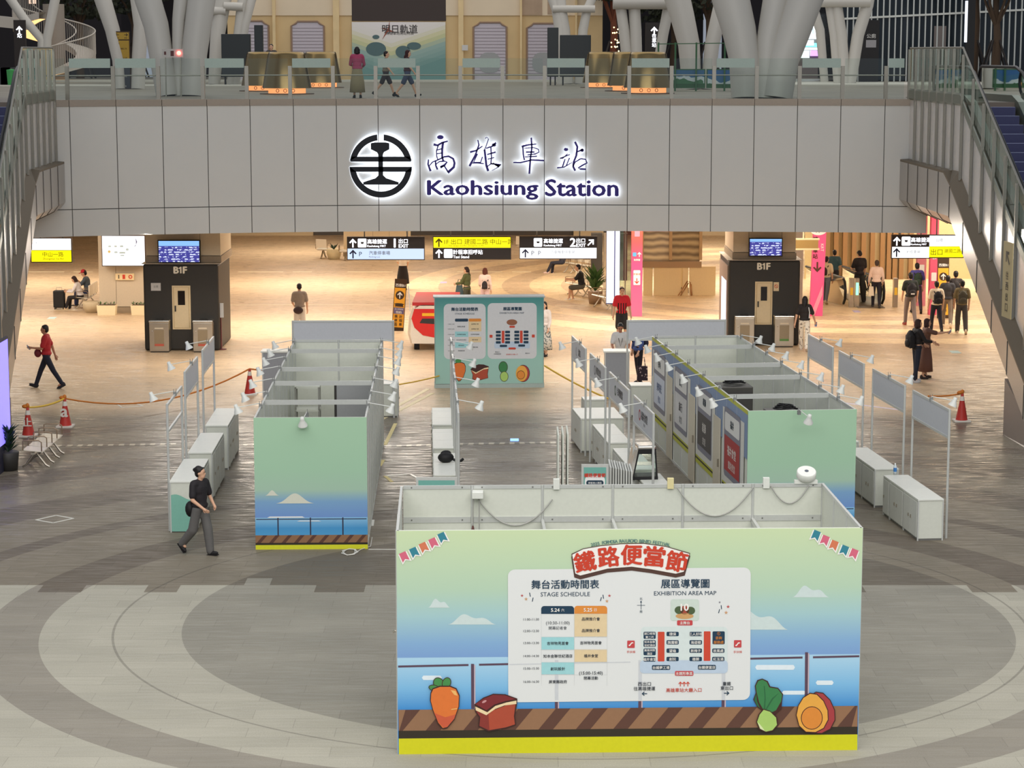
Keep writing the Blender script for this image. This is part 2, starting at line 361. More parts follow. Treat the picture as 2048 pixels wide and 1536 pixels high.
# ================================================================ glass, railing on the bridge edge
def glassmat(name, tint, refl, rough=0.02):
    m = bpy.data.materials.new(name); m.use_nodes = True; nt = m.node_tree; nt.nodes.remove(nt.nodes['Principled BSDF'])
    tr = nt.nodes.new('ShaderNodeBsdfTransparent'); tr.inputs[0].default_value = (*tint, 1)
    gl = nt.nodes.new('ShaderNodeBsdfGlossy'); gl.inputs['Roughness'].default_value = rough; gl.inputs[0].default_value = (0.9, 0.97, 0.94, 1)
    mx = nt.nodes.new('ShaderNodeMixShader'); fr = nt.nodes.new('ShaderNodeFresnel'); fr.inputs[0].default_value = 1.5
    ad = nt.nodes.new('ShaderNodeMath'); ad.operation = 'ADD'; ad.inputs[1].default_value = refl; nt.links.new(fr.outputs[0], ad.inputs[0])
    nt.links.new(ad.outputs[0], mx.inputs[0]); nt.links.new(tr.outputs[0], mx.inputs[1]); nt.links.new(gl.outputs[0], mx.inputs[2])
    nt.links.new(mx.outputs[0], nt.nodes['Material Output'].inputs[0]); MATS[name] = m; return m
GLASS = glassmat('clear_glass', (0.86, 0.92, 0.89), 0.02); GLASSD = glassmat('green_glass', (0.70, 0.80, 0.75), 0.06)
FROST = hue('frosted_band', 160, 178, 170, rough=.5)
RAILM = hue('rail_post_steel', 150, 147, 138, rough=.32, metal=.7)
t = thing('glass_balustrade', 'glass balustrade with steel posts and frosted bands along the bridge edge above the station name', 'balustrade')
hb = MB()
pxs = [101] + [163 + 84.2 * k for k in range(20)] + [1802]
pp = [V(((px - 1024) * 66.2 / F, 0, 0)) for px in pxs]
for p in pp: p.y = fy(p.x) + 0.12
for i, p in enumerate(pp):
    if 0 < i < len(pp) - 1 or i == 0:
        b = MB(); b.box(p.x - .055, p.x + .055, p.y - .03, p.y + .05, DECK + .02, DECK + .98); b.build('post', RAILM, t)
    if i + 1 < len(pp):
        c = pp[i + 1]; b = MB(); b.add([(p.x + .06, p.y, DECK + .03), (c.x - .06, c.y, DECK + .03), (c.x - .06, c.y, DECK + 1.2), (p.x + .06, p.y, DECK + 1.2)], [(0, 1, 2, 3)])
        gl = b.build('glass_pane', GLASS, t)
        if i % 2 == 0 and i != 0 or i == 1 or i == 20:
            f = MB(); f.add([(p.x + .07, p.y - .012, DECK + .93), (c.x - .07, c.y - .012, DECK + .93), (c.x - .07, c.y - .012, DECK + 1.2), (p.x + .07, p.y - .012, DECK + 1.2)], [(0, 1, 2, 3)])
            f.build('frosted_band', FROST, gl)
        hb.tube([(p.x, p.y + .06, DECK + .71), (c.x, c.y + .06, DECK + .71)], .022, 6)
hb.build('handrail', RAILM, t)
# ================================================================ station name, back-lit letters standing off the wall
LETTER = hue('letter_chrome_navy', 64, 54, 128, rough=.25, metal=.5); EMB = hue('emblem_dark', 30, 32, 38, rough=.3, metal=.4)
HALO = mat('halo_light', (0.1, 0.1, 0.1), emit=(0.80, 0.87, 1.0), es=8.0)
root = thing('station_name_sign', 'back-lit railway emblem and dark letters naming the station on the bridge front', 'sign')
def on_front(px, py):
    p = V(((px - 1024) * 66.3 / F, 0, 0)); p = gy(px, py, fy(p.x) - .18); return p
SX = 66.0 / F
def sign_part(name, polys, cx, cy, m, depth=.05):
    c = on_front(cx, cy); b = MB(M.Translation(c)).use(m); h = MB(M.Translation(c)).use(HALO)
    for p2 in polys:
        q2 = [((x - cx) * SX, -(y - cy) * SX / .99) for x, y in p2]; b.prism(q2, 0, depth)
        h.prism([(x, z) for x, z in q2], depth + .004, depth + .012)
    o = b.build(name, parent=root); h.build('back_light', parent=o)
cx, cy, Ro, Ri = 761.5, 332, 62.5, 50.5
def arc(r, a0, a1, n=20): return [(cx + r * cos(R(a0 + (a1 - a0) * i / n)), cy - r * sin(R(a0 + (a1 - a0) * i / n))) for i in range(n + 1)]
upper = []
for s_ in (1, -1):
    o_ = arc(Ro, 9, 84); i_ = arc(Ri, 86 - 3, 22); p = o_ + i_
    upper.append([(cx + s_ * (x - cx), y) for x, y in p])
bars = [[(cx - 61, 323.5), (cx + 61, 323.5), (cx + 58, 313.5), (cx - 58, 313.5)], [(cx - 62, 333.5), (cx + 62, 333.5), (cx + 60, 343.5), (cx - 60, 343.5)]]
lower = [arc(Ro, 181.5, 358.5, 36) + arc(Ri, 347, 193, 36)]
rail = [[(742, 287), (750, 285.5), (772, 285.5), (779, 287), (779, 299), (768, 305), (766, 310), (766, 350), (772, 356), (797, 364), (797, 369), (726, 369), (726, 364), (751, 356), (757, 350), (757, 310), (754, 305), (742, 299)]]
sign_part('emblem', upper + bars + lower + rail, cx, cy, EMB)
def sign_text(name, s_, x0, x1, y0, y1, off, rz=0.0, shear=0.0):
    c = on_front((x0 + x1) / 2, (y0 + y1) / 2); T = M.Translation(c) @ M.Rotation(rz, 4, 'Z')
    b = MB(T).use(LETTER); b.text(s_, 0, 0, h=(y1 - y0) * SX, wd=(x1 - x0) * SX, y=0, off=off, thick=.05, shear=shear); o = b.build(name, parent=root)
    h = MB(T).use(HALO); h.text(s_, 0, 0, h=(y1 - y0) * SX, wd=(x1 - x0) * SX, y=.055, off=off, thick=.008, shear=shear); h.build('back_light', parent=o)
def brush(pts, ws):
    n = len(pts); ws = [ws[0] + (ws[-1] - ws[0]) * i / max(1, n - 1) for i in range(n)] if len(ws) == 2 else ws; Lf, Rt = [], []
    for i, (x, y) in enumerate(pts):
        a, c = pts[max(0, i - 1)], pts[min(n - 1, i + 1)]; dx, dy = c[0] - a[0], c[1] - a[1]; l = hypot(dx, dy) or 1; w_ = ws[i] / 2; Lf.append((x - dy / l * w_, y + dx / l * w_)); Rt.append((x + dy / l * w_, y - dx / l * w_))
    return Lf + Rt[::-1]
def dot(x, y, rx, ry): return [(x + rx * cos(k * pi / 6), y + ry * sin(k * pi / 6)) for k in range(12)]
K1 = lambda L_: [[(660 + x / 6.827, 240 + y / 6.827) for x, y in p] for p in L_]
K2 = lambda L_: [[(900 + x / 5.389, 240 + y / 5.389) for x, y in p] for p in L_]
B = brush
gao = K1([dot(1508, 238, 46, 29), B([(1415, 335), (1470, 348), (1530, 312), (1610, 290)], (34, 20)), B([(1545, 305), (1532, 400), (1532, 500), (1545, 556)], (34, 26)), B([(1480, 345), (1455, 420), (1458, 500), (1475, 545)], (18, 14)), B([(1458, 412), (1532, 392)], (16, 16)), B([(1455, 462), (1532, 450)], (14, 16)), B([(1345, 535), (1338, 600), (1372, 695)], (18, 30)),
    B([(1348, 630), (1400, 572), (1480, 540), (1560, 502), (1620, 495), (1682, 528), (1700, 585), (1690, 640), (1606, 716)], (14, 36)), B([(1440, 560), (1445, 622), (1468, 674)], (22, 26)), B([(1445, 604), (1490, 568), (1560, 560), (1596, 572), (1565, 612), (1505, 645)], (12, 34)), B([(1510, 640), (1560, 625), (1612, 706)], (20, 22))])
xiong = K2([B([(300, 216), (312, 270), (272, 380), (210, 496)], (12, 24)), B([(216, 346), (280, 330), (350, 282)], (22, 12)), B([(296, 362), (256, 452), (330, 455), (350, 396)], (16, 14)), B([(240, 462), (300, 462), (366, 470)], (14, 12)), B([(380, 200), (398, 186), (416, 205), (388, 285), (366, 335)], (10, 10)), B([(372, 318), (382, 400), (392, 490), (412, 548)], (22, 26)), B([(388, 306), (456, 284), (496, 246)], (14, 20)), dot(474, 270, 24, 18), B([(400, 372), (492, 346)], (14, 18)), B([(404, 422), (476, 404)], (12, 12)), B([(440, 290), (447, 400), (440, 476)], (14, 14)), B([(398, 500), (440, 472), (478, 464)], (12, 12)), B([(446, 470), (550, 480), (520, 506), (452, 542)], (16, 6))])
che = K2([B([(875, 192), (882, 300), (866, 420), (855, 578)], (18, 20)), B([(772, 288), (840, 270), (930, 260)], (22, 12)), B([(785, 285), (790, 370), (802, 432)], (16, 16)), B([(800, 306), (900, 298), (952, 316), (958, 346), (920, 366), (835, 376)], (10, 14)), B([(818, 346), (912, 346)], (16, 16)), B([(808, 398), (938, 390)], (12, 14)), B([(682, 456), (760, 458), (880, 430), (1014, 436)], (14, 18))])
zhan = K2([dot(1250, 318, 24, 18), B([(1268, 364), (1215, 412), (1184, 410)], (10, 14)), B([(1190, 412), (1292, 372)], (12, 10)), B([(1240, 420), (1212, 506)], (14, 16)), B([(1288, 408), (1254, 490)], (12, 12)), B([(1154, 514), (1230, 506), (1316, 456)], (16, 8)), B([(1346, 236), (1372, 290), (1362, 380), (1334, 450), (1328, 500), (1350, 544)], (22, 22)), B([(1366, 346), (1432, 318)], (12, 22)), dot(1424, 326, 18, 18), B([(1326, 496), (1350, 452), (1410, 416), (1462, 424), (1478, 460), (1422, 490), (1384, 516), (1408, 526), (1466, 528)], (12, 20))])
for polys, x, y in ((gao, 882, 308), (xiong, 970, 308), (che, 1058, 311), (zhan, 1145, 311)): sign_part('character', polys, x, y, LETTER)
sign_text('word', 'Kaohsiung', 855, 1076, 361, 399, .03, rz=0.0); sign_text('word', 'Station', 1091, 1236, 359, 392, .03, rz=-0.015)
# ================================================================ the two side escalators
SILV = hue('silver_belly', 176, 172, 168, rough=.3, metal=.75); MIRR = hue('polished_steel', 214, 212, 210, rough=.25, metal=.5)
LEDGE = hue('bronze_ledge_dark', 98, 86, 68, rough=.5, metal=.2); SKIRT = hue('skirt_green_grey', 126, 132, 122, rough=.35, metal=.5)
STEPM = hue('escalator_step', 62, 64, 96, rough=.35, metal=.6); RUB = hue('handrail_rubber', 20, 20, 24, rough=.4)
def lin(tab, y):
    for (x0, y0), (x1, y1) in zip(tab[:-1], tab[1:]):
        if y <= y1 or (x1, y1) == tab[-1]: return x0 + (x1 - x0) * (y - y0) / (y1 - y0)
def escalator(label, plan, ys0, sd, near0, nd, ystart):
    t = thing('escalator', label, 'escalator')
    Xf = lambda y: lin(plan, y); zt = lambda y: DECK if y > ys0 else DECK - .577 * (ys0 - y)
    ytop = plan[-1][1]; ybot = 45.6
    Y_ = [ybot + (ys0 - ybot) * i / 12 for i in range(13)] + [ys0 + .8, ytop]
    def strip(name, prof, m, par=t, ys=Y_, seam=False, sm=False):
        b = MB().use(m); prof = prof if callable(prof) else (lambda y, p_=prof: p_); n = len(prof(0))
        vs = [(Xf(y) + sd * dx, y, zt(y) + dz) for y in ys for dx, dz in prof(y)]
        b.add(vs, [((i) * n + k, (i) * n + k + 1, (i + 1) * n + k + 1, (i + 1) * n + k) for i in range(len(ys) - 1) for k in range(n - 1)], sm)
        return b.build(name, parent=par)
    k_ = lambda y: max(0.0, min(1.0, (y - ys0) / .8)) * .3
    bl = strip('belly_panel', lambda y: [(1.4, -3.4), (.6, -3.3), (.14, -3.08), (.0, -2.9), (0, -2.1 + k_(y))], SILV)
    b = MB()
    for i in range(1, 14):
        y = ybot + (ytop - ybot) * i / 14; pr = [(Xf(y) + sd * dx, y, zt(y) + dz) for dx, dz in ((.6, -3.31), (.14, -3.09), (-.004, -2.9), (-.004, -2.1 + k_(y)))]; b.tube(pr, .012, 4, smooth=False)
    b.build('panel_joint', hue('joint_dark', 84, 80, 76), bl)
    strip('ledge', lambda y: [(0, -2.1 + k_(y)), (.0, -2.04 + k_(y)), (.24, -1.72)], LEDGE)
    strip('side_panel', [(.24, -1.72), (.24, .0)], MIRR)
    strip('skirting_band', [(.22, .0), (.2, .05), (.2, .28), (.22, .33)], SKIRT)
    y = ytop - .15; Ym = []
    while y > ybot: Ym.append(y); y -= 1.05
    for y in Ym:
        b = MB(); b.box(Xf(y) + sd * .2 - .035, Xf(y) + sd * .2 + .035, y - .03, y + .03, zt(y) - 1.8, zt(y) + 1.46); b.build('mullion', RAILM, t)
    strip('glass_screen', [(.25, .33), (.25, 1.5)], GLASSD)
    b = MB()
    for ya, yb in zip(Y_[:-1], Y_[1:]): b.tube([(Xf(ya) + sd * .25, ya, zt(ya) + 1.5), (Xf(yb) + sd * .25, yb, zt(yb) + 1.5)], .03, 6)
    b.build('top_rail', RAILM, t)
    # support wall under the lower end
    yw = 53.0 if sd > 0 else 52.6; b = MB().use(hue('stone_support', 128, 116, 108, rough=.35))
    X0 = Xf(yw); za = zt(yw) - 3.1
    b.add([(X0, yw, 0), (X0 + sd * 2.4, yw, 0), (X0 + sd * 2.4, yw, za), (X0, yw, za), (X0 + sd * .35, 47, 0), (X0 + sd * 2.7, 47, 0), (X0 + sd * .25, 49.5, 0.05)],
          [(0, 1, 2, 3), (0, 3, 6), (0, 6, 4), (3, 2, 5, 4, 6)]); b.build('support_wall', parent=t)
    # the moving stairs behind the screen
    N = lambda y: near0 + nd * (66 - y); zs = lambda y: DECK if y > ystart else DECK - .577 * (ystart - y)
    b = MB(); y = ystart
    while y > ybot + .4:
        z = zs(y - .2) ; x0, x1 = sorted((N(y) + sd * .16, N(y) + sd * 1.16)); b.box(x0, x1, y - .4, y, z - .26, z); y -= .4
    b.build('steps', STEPM, t, kind='stuff')
    b = MB().use(hue('step_edge_light', 190, 200, 235)); y = ystart
    while y > ybot + .4:
        z = zs(y - .2); x0, x1 = sorted((N(y) + sd * .17, N(y) + sd * 1.15)); b.box(x0, x1, y - .405, y - .33, z + .001, z + .006); y -= .4
    b.build('step_edging', parent=t)
    b = MB(); x0, x1 = sorted((N(66) - sd * .3, N(66) + sd * 1.7)); b.box(x0, x1, ystart, ytop + 3, DECK - .3, DECK + .012); b.build('landing_plate', hue('landing_steel', 110, 100, 92, rough=.4, metal=.6), t)
    yy = [46.4, 50, 54, 58, ystart - .9, ystart - .3, ystart + .3, ystart + 1.0, 65.7]
    hz = lambda y: (zs(y) + .95 if y < ystart - .5 else DECK + .95 + min(0, -.577 * .5 + .577 * .5 * min(1, max(0, (y - ystart + .9) / 1.2))))
    for k, dx in ((0, 0), (1, 1.32)):
        x = lambda y: N(y) + sd * dx
        b = MB(); n = len(yy)
        b.add([(x(y), y, zs(y) + .2) for y in yy] + [(x(y), y, hz(y)) for y in yy], [(i, i + 1, n + i + 1, n + i) for i in range(n - 1)]); bal = b.build('balustrade_glass', GLASSD, t)
        pts = [(x(y), y, hz(y) + .02) for y in yy] + [(x(65.7), 65.7 + .42 * sin(R(a)), DECK + .53 + .44 * cos(R(a))) for a in (25, 50, 75, 100, 130, 160)]
        b = MB(); b.tube(pts, .045, 8); b.build('handrail', RUB, t)
        b = MB(); b.add([(x(y) - .1, y, zs(y) + .2) for y in yy] + [(x(y) + .1, y, zs(y) + .2) for y in yy] + [(x(y) - .1, y, zs(y) - .35) for y in yy] + [(x(y) + .1, y, zs(y) - .35) for y in yy],
                        [f for i in range(n - 1) for f in ((i, n + i, n + i + 1, i + 1), (i, i + 1, 2 * n + i + 1, 2 * n + i), (n + i, 3 * n + i, 3 * n + i + 1, n + i + 1))]); b.build('balustrade_deck', SKIRT, t)
    return t
er = escalator('right escalator rising to the deck behind glass and polished steel', [(12.35, 45.5), (11.85, 53.2), (11.5, 59), (11.43, 65.95)], 58.7, 1, 12.4, .07, 62)
el = escalator('left escalator rising to the deck behind glass and polished steel', [(-11.5, 45.5), (-12.0, 52.7), (-12.62, 59.2), (-12.9, 64.35)], 59.0, -1, -14.0, .08, 62)
b = MB().use(hue('exit_board', 176, 160, 116)); p = gy(2016, 560, 49.6); T = M.Translation((p.x, 49.6, p.z)) @ M.Rotation(R(-86), 4, 'Z')
b.T = T; b.box(-.35, .35, -.02, .0, -.85, .85); b.use(hue('sign_brown', 60, 54, 44)); flat(b, arrow(.0, .5, .4, R(45)), -.025)
for k in range(4): b.text('往西出口'[k], 0, .1 - k * .24, h=.18, y=-.025, off=.01)
b.build('exit_board', label='narrow beige direction board fixed to the right escalator side wall', cat='sign')
b = MB(); b.use(hue('advert_screen', 40, 40, 60)); b.box(-.03, .03, -.6, .6, .0, 2.9); b.use(mat('advert_glow', emit=(.16, .12, .9), es=1.6)); b.box(.031, .034, -.55, .55, .6, 2.85)
o = b.build('advertising_screen', label='blue-glowing advertising screen standing under the left escalator', cat='screen'); o.location = (-11.22, 48.4, 0)
# ================================================================ things on the upper deck
D = DECK
COLM = hue('white_steel_column', 196, 192, 183, rough=.45, noise=.02)
def gd(px, py): return g(px, py, D)
def limb_set(label, base, limbs, rings=(), group=None):
    """a tree-like steel column: limbs given by pixel paths at one depth"""
    y = base; t = thing('tree_column', label, 'column', group=group)
    for path, r0, r1 in limbs:
        pts = []
        for k, (px, py) in enumerate(path):
            p = gy(px, py, y + (k * .12)); pts.append(p)
        pts[0].z = D; n = len(pts); b = MB(); b.tube(pts, [r0 + (r1 - r0) * k / (n - 1) for k in range(n)], 18); b.build('limb', COLM, t)
    for path, r in rings:
        b = MB(); b.tube([gy(px, py, y) for px, py in path], r, 12); b.build('ring_beam', COLM, t)
    return t
YC = 86.0
limb_set('pair of pale steel limbs standing beside the left yellow direction totem', gd(258, 178).y, [(((240, 178), (237, 120), (225, 60), (206, 0), (200, -25)), .20, .36), (((276, 178), (278, 110), (282, 50), (276, 0), (274, -25)), .26, .30)])
limb_set('largest pale steel trunk splitting into three limbs left of the lettering', gd(345, 192).y, [(((335, 192), (322, 110), (312, 50), (296, 0), (290, -25)), .36, .44), (((385, 192), (388, 110), (396, 50), (403, 0), (406, -25)), .40, .46), (((357, 150), (355, 90), (357, 40), (362, 0), (365, -25)), .14, .26)])
limb_set('slim white steel column with ring beam in front of the old facade at left', 96, [(((428, 150), (434, 80), (441, 30), (449, -20)), .26, .38), (((462, 150), (478, 60), (484, 10), (492, -25)), .2, .24), (((470, 150), (490, 50), (503, 0), (510, -20)), .18, .2)], [(((414, 22), (452, 22)), .18), (((448, 12), (486, 14)), .18)])
limb_set('white steel fork in front of the right end of the old facade', 98, [(((1128, 140), (1120, 50), (1114, 18), (1098, -20)), .3, .22), (((1134, 140), (1127, 60), (1120, 15), (1118, -20)), .3, .26), (((1158, 140), (1166, 60), (1174, 20), (1192, -20)), .22, .18)], [(((1105, 18), (1190, 18)), .16)])
limb_set('white steel column pair by the gold planters at right', 88, [(((1260, 165), (1248, 60), (1240, 5), (1238, -20)), .22, .2), (((1274, 165), (1271, 60), (1268, 5), (1268, -20)), .24, .22), (((1310, 165), (1326, 70), (1338, 10), (1345, -20)), .2, .22)], [(((1226, 5), (1345, 5)), .26)])
limb_set('two broad pale limbs crossing behind the green fence', 84, [(((1384, 160), (1378, 90), (1364, 30), (1350, -20)), .36, .5), (((1415, 160), (1424, 90), (1438, 30), (1450, -20)), .26, .3)])
limb_set('broadest pale trunk behind the right yellow direction totem', gd(1520, 196).y, [(((1490, 196), (1489, 120), (1478, 60), (1462, 0), (1458, -25)), .42, .62), (((1552, 196), (1563, 120), (1585, 60), (1606, 0), (1614, -25)), .5, .62), (((1528, 150), (1535, 80), (1545, 30), (1555, -20)), .3, .4)])
limb_set('white steel column with ring beam right of the bright shop front', 96, [(((1676, 150), (1668, 70), (1659, 10), (1655, -20)), .18, .2), (((1690, 150), (1682, 70), (1672, 10), (1668, -20)), .26, .26), (((1700, 150), (1716, 70), (1735, 10), (1740, -20)), .26, .26)], [(((1640, 4), (1740, 4)), .22)])
limb_set('white steel column cluster standing on the pale right kerb', gd(1785, 143).y, [(((1768, 143), (1762, 80), (1746, 20), (1738, -20)), .22, .26), (((1782, 143), (1776, 80), (1764, 10), (1756, -20)), .3, .34), (((1795, 143), (1800, 85), (1815, 30), (1830, -20)), .26, .3)])
limb_set('thin white steel column leaning over the shop front', 100, [(((1650, 130), (1640, 60), (1624, 10), (1618, -20)), .18, .26)])
limb_set('slender steel fork crossing before the spiral ramp', 100, [(((82, 150), (84, 80), (50, 40), (8, -20)), .2, .2), (((90, 150), (94, 78), (106, 20), (114, -20)), .2, .22)])
# ---- gold planters
GOLD = hue('brushed_gold', 150, 128, 88, rough=.22, metal=.95); GLOW = mat('amber_light', emit=(1.0, .34, .10), es=1.25); RING_ = hue('outlet_ring', 60, 30, 16)
def planter(px, py, label, s=1.0):
    p = gd(px, py); t = thing('gold_planter', label, 'planter', (p.x, p.y + .7, D), 0, 'gold cone planters on the deck'); t.scale = (s, s, s)
    prof = [(.82, .2), (.62, 1.30), (.58, 1.38), (.50, 1.39), (.46, 1.30), (.0, 1.25)]
    b = MB(); b.lathe(prof, 40); b.build('shell', GOLD, t)
    b = MB(); b.lathe([(.0, .03), (.62, .03), (.62, .2), (.8, .2)], 40); gl = b.build('light_band', GLOW, t)
    b = MB()
    for k in (-.26, 0, .26):
        a = -pi / 2 + k / .62; T = M.Translation((cos(a) * .625, sin(a) * .625, .12)) @ M.Rotation(a + pi / 2, 4, 'Z') @ M.Rotation(pi / 2, 4, 'X')
        b.lathe([(.045, 0), (.045, .012), (.06, .012), (.06, 0)], 14, T)
    b.build('outlet', RING_, t)
    b = MB(); b.lathe([(.0, .0), (.9, .0), (.9, .03), (.0, .03)], 40); b.build('base', hue('planter_base', 96, 84, 70), t); return t
planter(570, 189, 'front gold planter left of the woman in pink, lit amber below')
planter(525, 183, 'gold planter mostly hidden behind the front left gold planter')
planter(639, 176, 'rear gold planter behind a frosted glass band at left')
planter(1298, 188, 'front gold planter right of the mirrored lettering'); planter(1262, 183, 'gold planter mostly hidden behind the front right gold planter'); planter(1208, 176, 'rear gold planter nearest the mirrored lettering at right')
# ---- direction totems
YEL = hue('sign_yellow_unlit', 176, 142, 52); CHAR = hue('totem_charcoal', 58, 62, 70); BRN = hue('totem_brown', 66, 46, 26); OFFW = hue('sign_white', 206, 204, 200)
def totem(px, py, wpx, label, flip):
    p = gd(px, py); s = (py - HOR) * CT / 1.4; W = wpx / s; H = (py - 64) / s; t = thing('direction_totem', label, 'sign', (p.x, p.y, D), 0, 'yellow and charcoal direction totems')
    b = MB(); b.box(-W / 2, W / 2, 0, .12, 0, H); b.build('body', BRN, t)
    z = lambda f: H * (1 - f)
    b = MB().use(YEL); b.box(-W / 2 + .03, W / 2 - .03, -.01, 0, z(.14), z(.02)); b.box(-W / 2 + .03, W / 2 - .03, -.01, 0, z(.5), z(.16)); b.build('yellow_panel', parent=t)
    b = MB().use(CHAR); b.box(-W / 2 + .02, W / 2 - .02, -.01, 0, 0.02, z(.51)); b.build('charcoal_panel', parent=t)
    b = MB().use(BRN)
    flat(b, arrow(-W * .28, z(.06), .14, pi / 2), -.014); flat(b, arrow(W * .28, z(.06), .14, -pi / 2), -.014)
    b.text('西側', -W * .25, z(.115), h=.05, y=-.014); b.text('東側', W * .25, z(.115), h=.05, y=-.014)
    k = 1 if flip else -1
    for f in (.22, .38): flat(b, arrow(k * W * .25, z(f), .16, 0 if f < .3 else pi), -.014); b.text('出口 建國二路' if f < .3 else '出口 中山一路', 0, z(f + .08), h=.055, y=-.014)
    b.use(OFFW)
    for f in (.56, .70, .88): flat(b, arrow(k * W * .25, z(f), .15, (0, pi / 2, pi)[(.56, .70, .88).index(f)]), -.014)
    for f, s_ in ((.62, '高雄捷運'), (.78, '台鐵車站'), (.95, '停車場')): b.text(s_, -k * W * .08, z(f), h=.055, y=-.014)
    b.build('lettering', parent=t)
totem(246, 178, 32, 'yellow and charcoal direction totem between the left pair of steel limbs', False)
totem(1535, 193, 32, 'yellow and charcoal direction totem beside the red taxi post', True)
p = gd(1503, 194); t = thing('taxi_post', 'red taxi post with white arrow beside the right direction totem', 'sign', (p.x, p.y - .1, D)); W, H = .44, 1.46
b = MB(); b.box(-W / 2, W / 2, 0, .1, 0, H); b.build('body', hue('taxi_red', 176, 62, 72), t)
b = MB().use(OFFW); b.lathe([(0, 0), (.15, 0)], 24, M.Translation((0, -.012, H - .2)) @ M.Rotation(pi / 2, 4, 'X')); b.text('TAXI', 0, H - .58, h=.09, y=-.012, off=.01)
for k, c in enumerate('計程車'): b.text(c, -.06, H - .84 - k * .24, h=.19, y=-.012, off=.01)
b.use(RED); flat(b, arrow(0, H - .2, .22, pi / 2), -.016); b.build('lettering', parent=t)
# ---- lamp box on the big trunk, dark screens, notices
t = thing('fire_call_box', 'white fire call box with glowing red lamp before the largest left trunk', 'alarm box', gd(347, 194)); s = .0155
b = MB(); b.box(-.33, .33, 0, .12, 1.22, 1.48); b.build('case', hue('fire_box_grey', 190, 186, 180), t)
b = MB(); b.box(-.25, -.22, .02, .1, 0, 1.22); b.box(.22, .25, .02, .1, 0, 1.22); b.build('leg', RAILM, t)
b = MB(); b.ell((.2, -.02, 1.35), (.07, .05, .07)); b.build('lamp', mat('red_lamp', emit=(1, .08, .06), es=9), t)
b = MB(); b.box(-.06, .04, -.01, 0, 1.26, 1.42); b.box(-.26, -.2, -.01, 0, 1.3, 1.4); b.build('marking', hue('fire_print', 90, 50, 50), t)
LED = hue('dark_led_screen', 30, 38, 42, rough=.4)
for px0, px1, py0, lab in ((442, 500, 68, 'wide dark LED screen at the left of the old facade'), (508, 525, 50, 'narrow tall dark LED screen beside the wide left screen'), (1095, 1117, 55, 'narrow tall dark LED screen beside the wide right screen'), (1120, 1182, 70, 'wide dark LED screen before the white steel fork')):
    YY = 94; a, c = gy(px0, py0, YY), gy(px1, py0, YY); t = thing('led_screen', lab, 'screen', (a.x, YY, D)); W = c.x - a.x
    b = MB(); b.box(0, W, 0, .3, .35, a.z - D); b.build('panel', LED, t, bev=.02)
    for x in (.1, W - .16):
        b = MB(); b.box(x, x + .06, .05, .25, 0, .35); b.build('leg', BLACK, t)
p = gd(1695, 145); t = thing('notice_board', 'pale notice board with red sign standing on the right kerb', 'sign', (p.x, p.y, D)); s = 1 / 31.5
b = MB(); b.box(-.48, .48, 0, .06, .12, 1.62); b.build('panel', hue('notice_cream', 214, 210, 196), t)
b = MB().use(hue('notice_red', 190, 40, 60)); b.lathe([(0, 0), (.09, 0)], 16, M.Translation((-.1, -.008, 1.45)) @ M.Rotation(pi / 2, 4, 'X'))
b.use(hue('notice_ink', 120, 110, 90)); b.text('請勿', -.05, 1.1, h=.1, y=-.008); b.text('停車', -.05, .95, h=.1, y=-.008); b.build('print', parent=t)
b = MB(); b.box(-.5, -.44, 0, .08, 0, 1.7); b.box(.44, .5, 0, .08, 0, 1.7); b.build('leg', RAILM, t)
# ---- green works fence with painted boards
t = thing('works_fence', 'green works fence with painted landscape boards in front of the broad limbs', 'fence'); YF = gd(1400, 182).y
GRN = hue('fence_green', 60, 104, 70)
for px0, px1 in ((1342, 1411), (1413, 1472)):
    a, c = gy(px0, 138, YF), gy(px1, 138, YF); b = MB(); b.box(a.x, c.x, YF, YF + .05, D + .1, a.z); b.build('board', GRN, t)
    m = mat('painted_landscape', (0.2, 0.4, 0.5), rough=.6, noise=0)
    if 'pl' not in KIDS:
        KIDS['pl'] = 1; q = NT(m); o = q.pos(); z = q.xyz(o)[2]; zz = q.math('ADD', z, q.math('MULTIPLY', q.noise(o, 1.3, 3), .9))
        q.put(q.b.inputs['Base Color'], q.ramp(q.math('SUBTRACT', zz, D + .35), [(.0, S(58, 110, 74)), (.25, S(70, 122, 84)), (.42, S(200, 214, 214)), (.55, S(60, 110, 150)), (.8, S(52, 104, 160))], True))
    b = MB(); b.box(a.x + .04, c.x - .04, YF - .01, YF, D + .25, a.z - .04); b.build('mural', m, t)
b = MB()
for px in (1317, 1351, 1393, 1450, 1470):
    a = gy(px, 85, YF - .1); b.box(a.x - .03, a.x + .03, YF - .12, YF - .06, D, a.z)
a, c = gy(1317, 88, YF - .1), gy(1470, 86, YF - .1); b.bar((a.x, YF - .09, a.z), (c.x, YF - .09, c.z), .03, .03); b.build('frame', GRN, t)
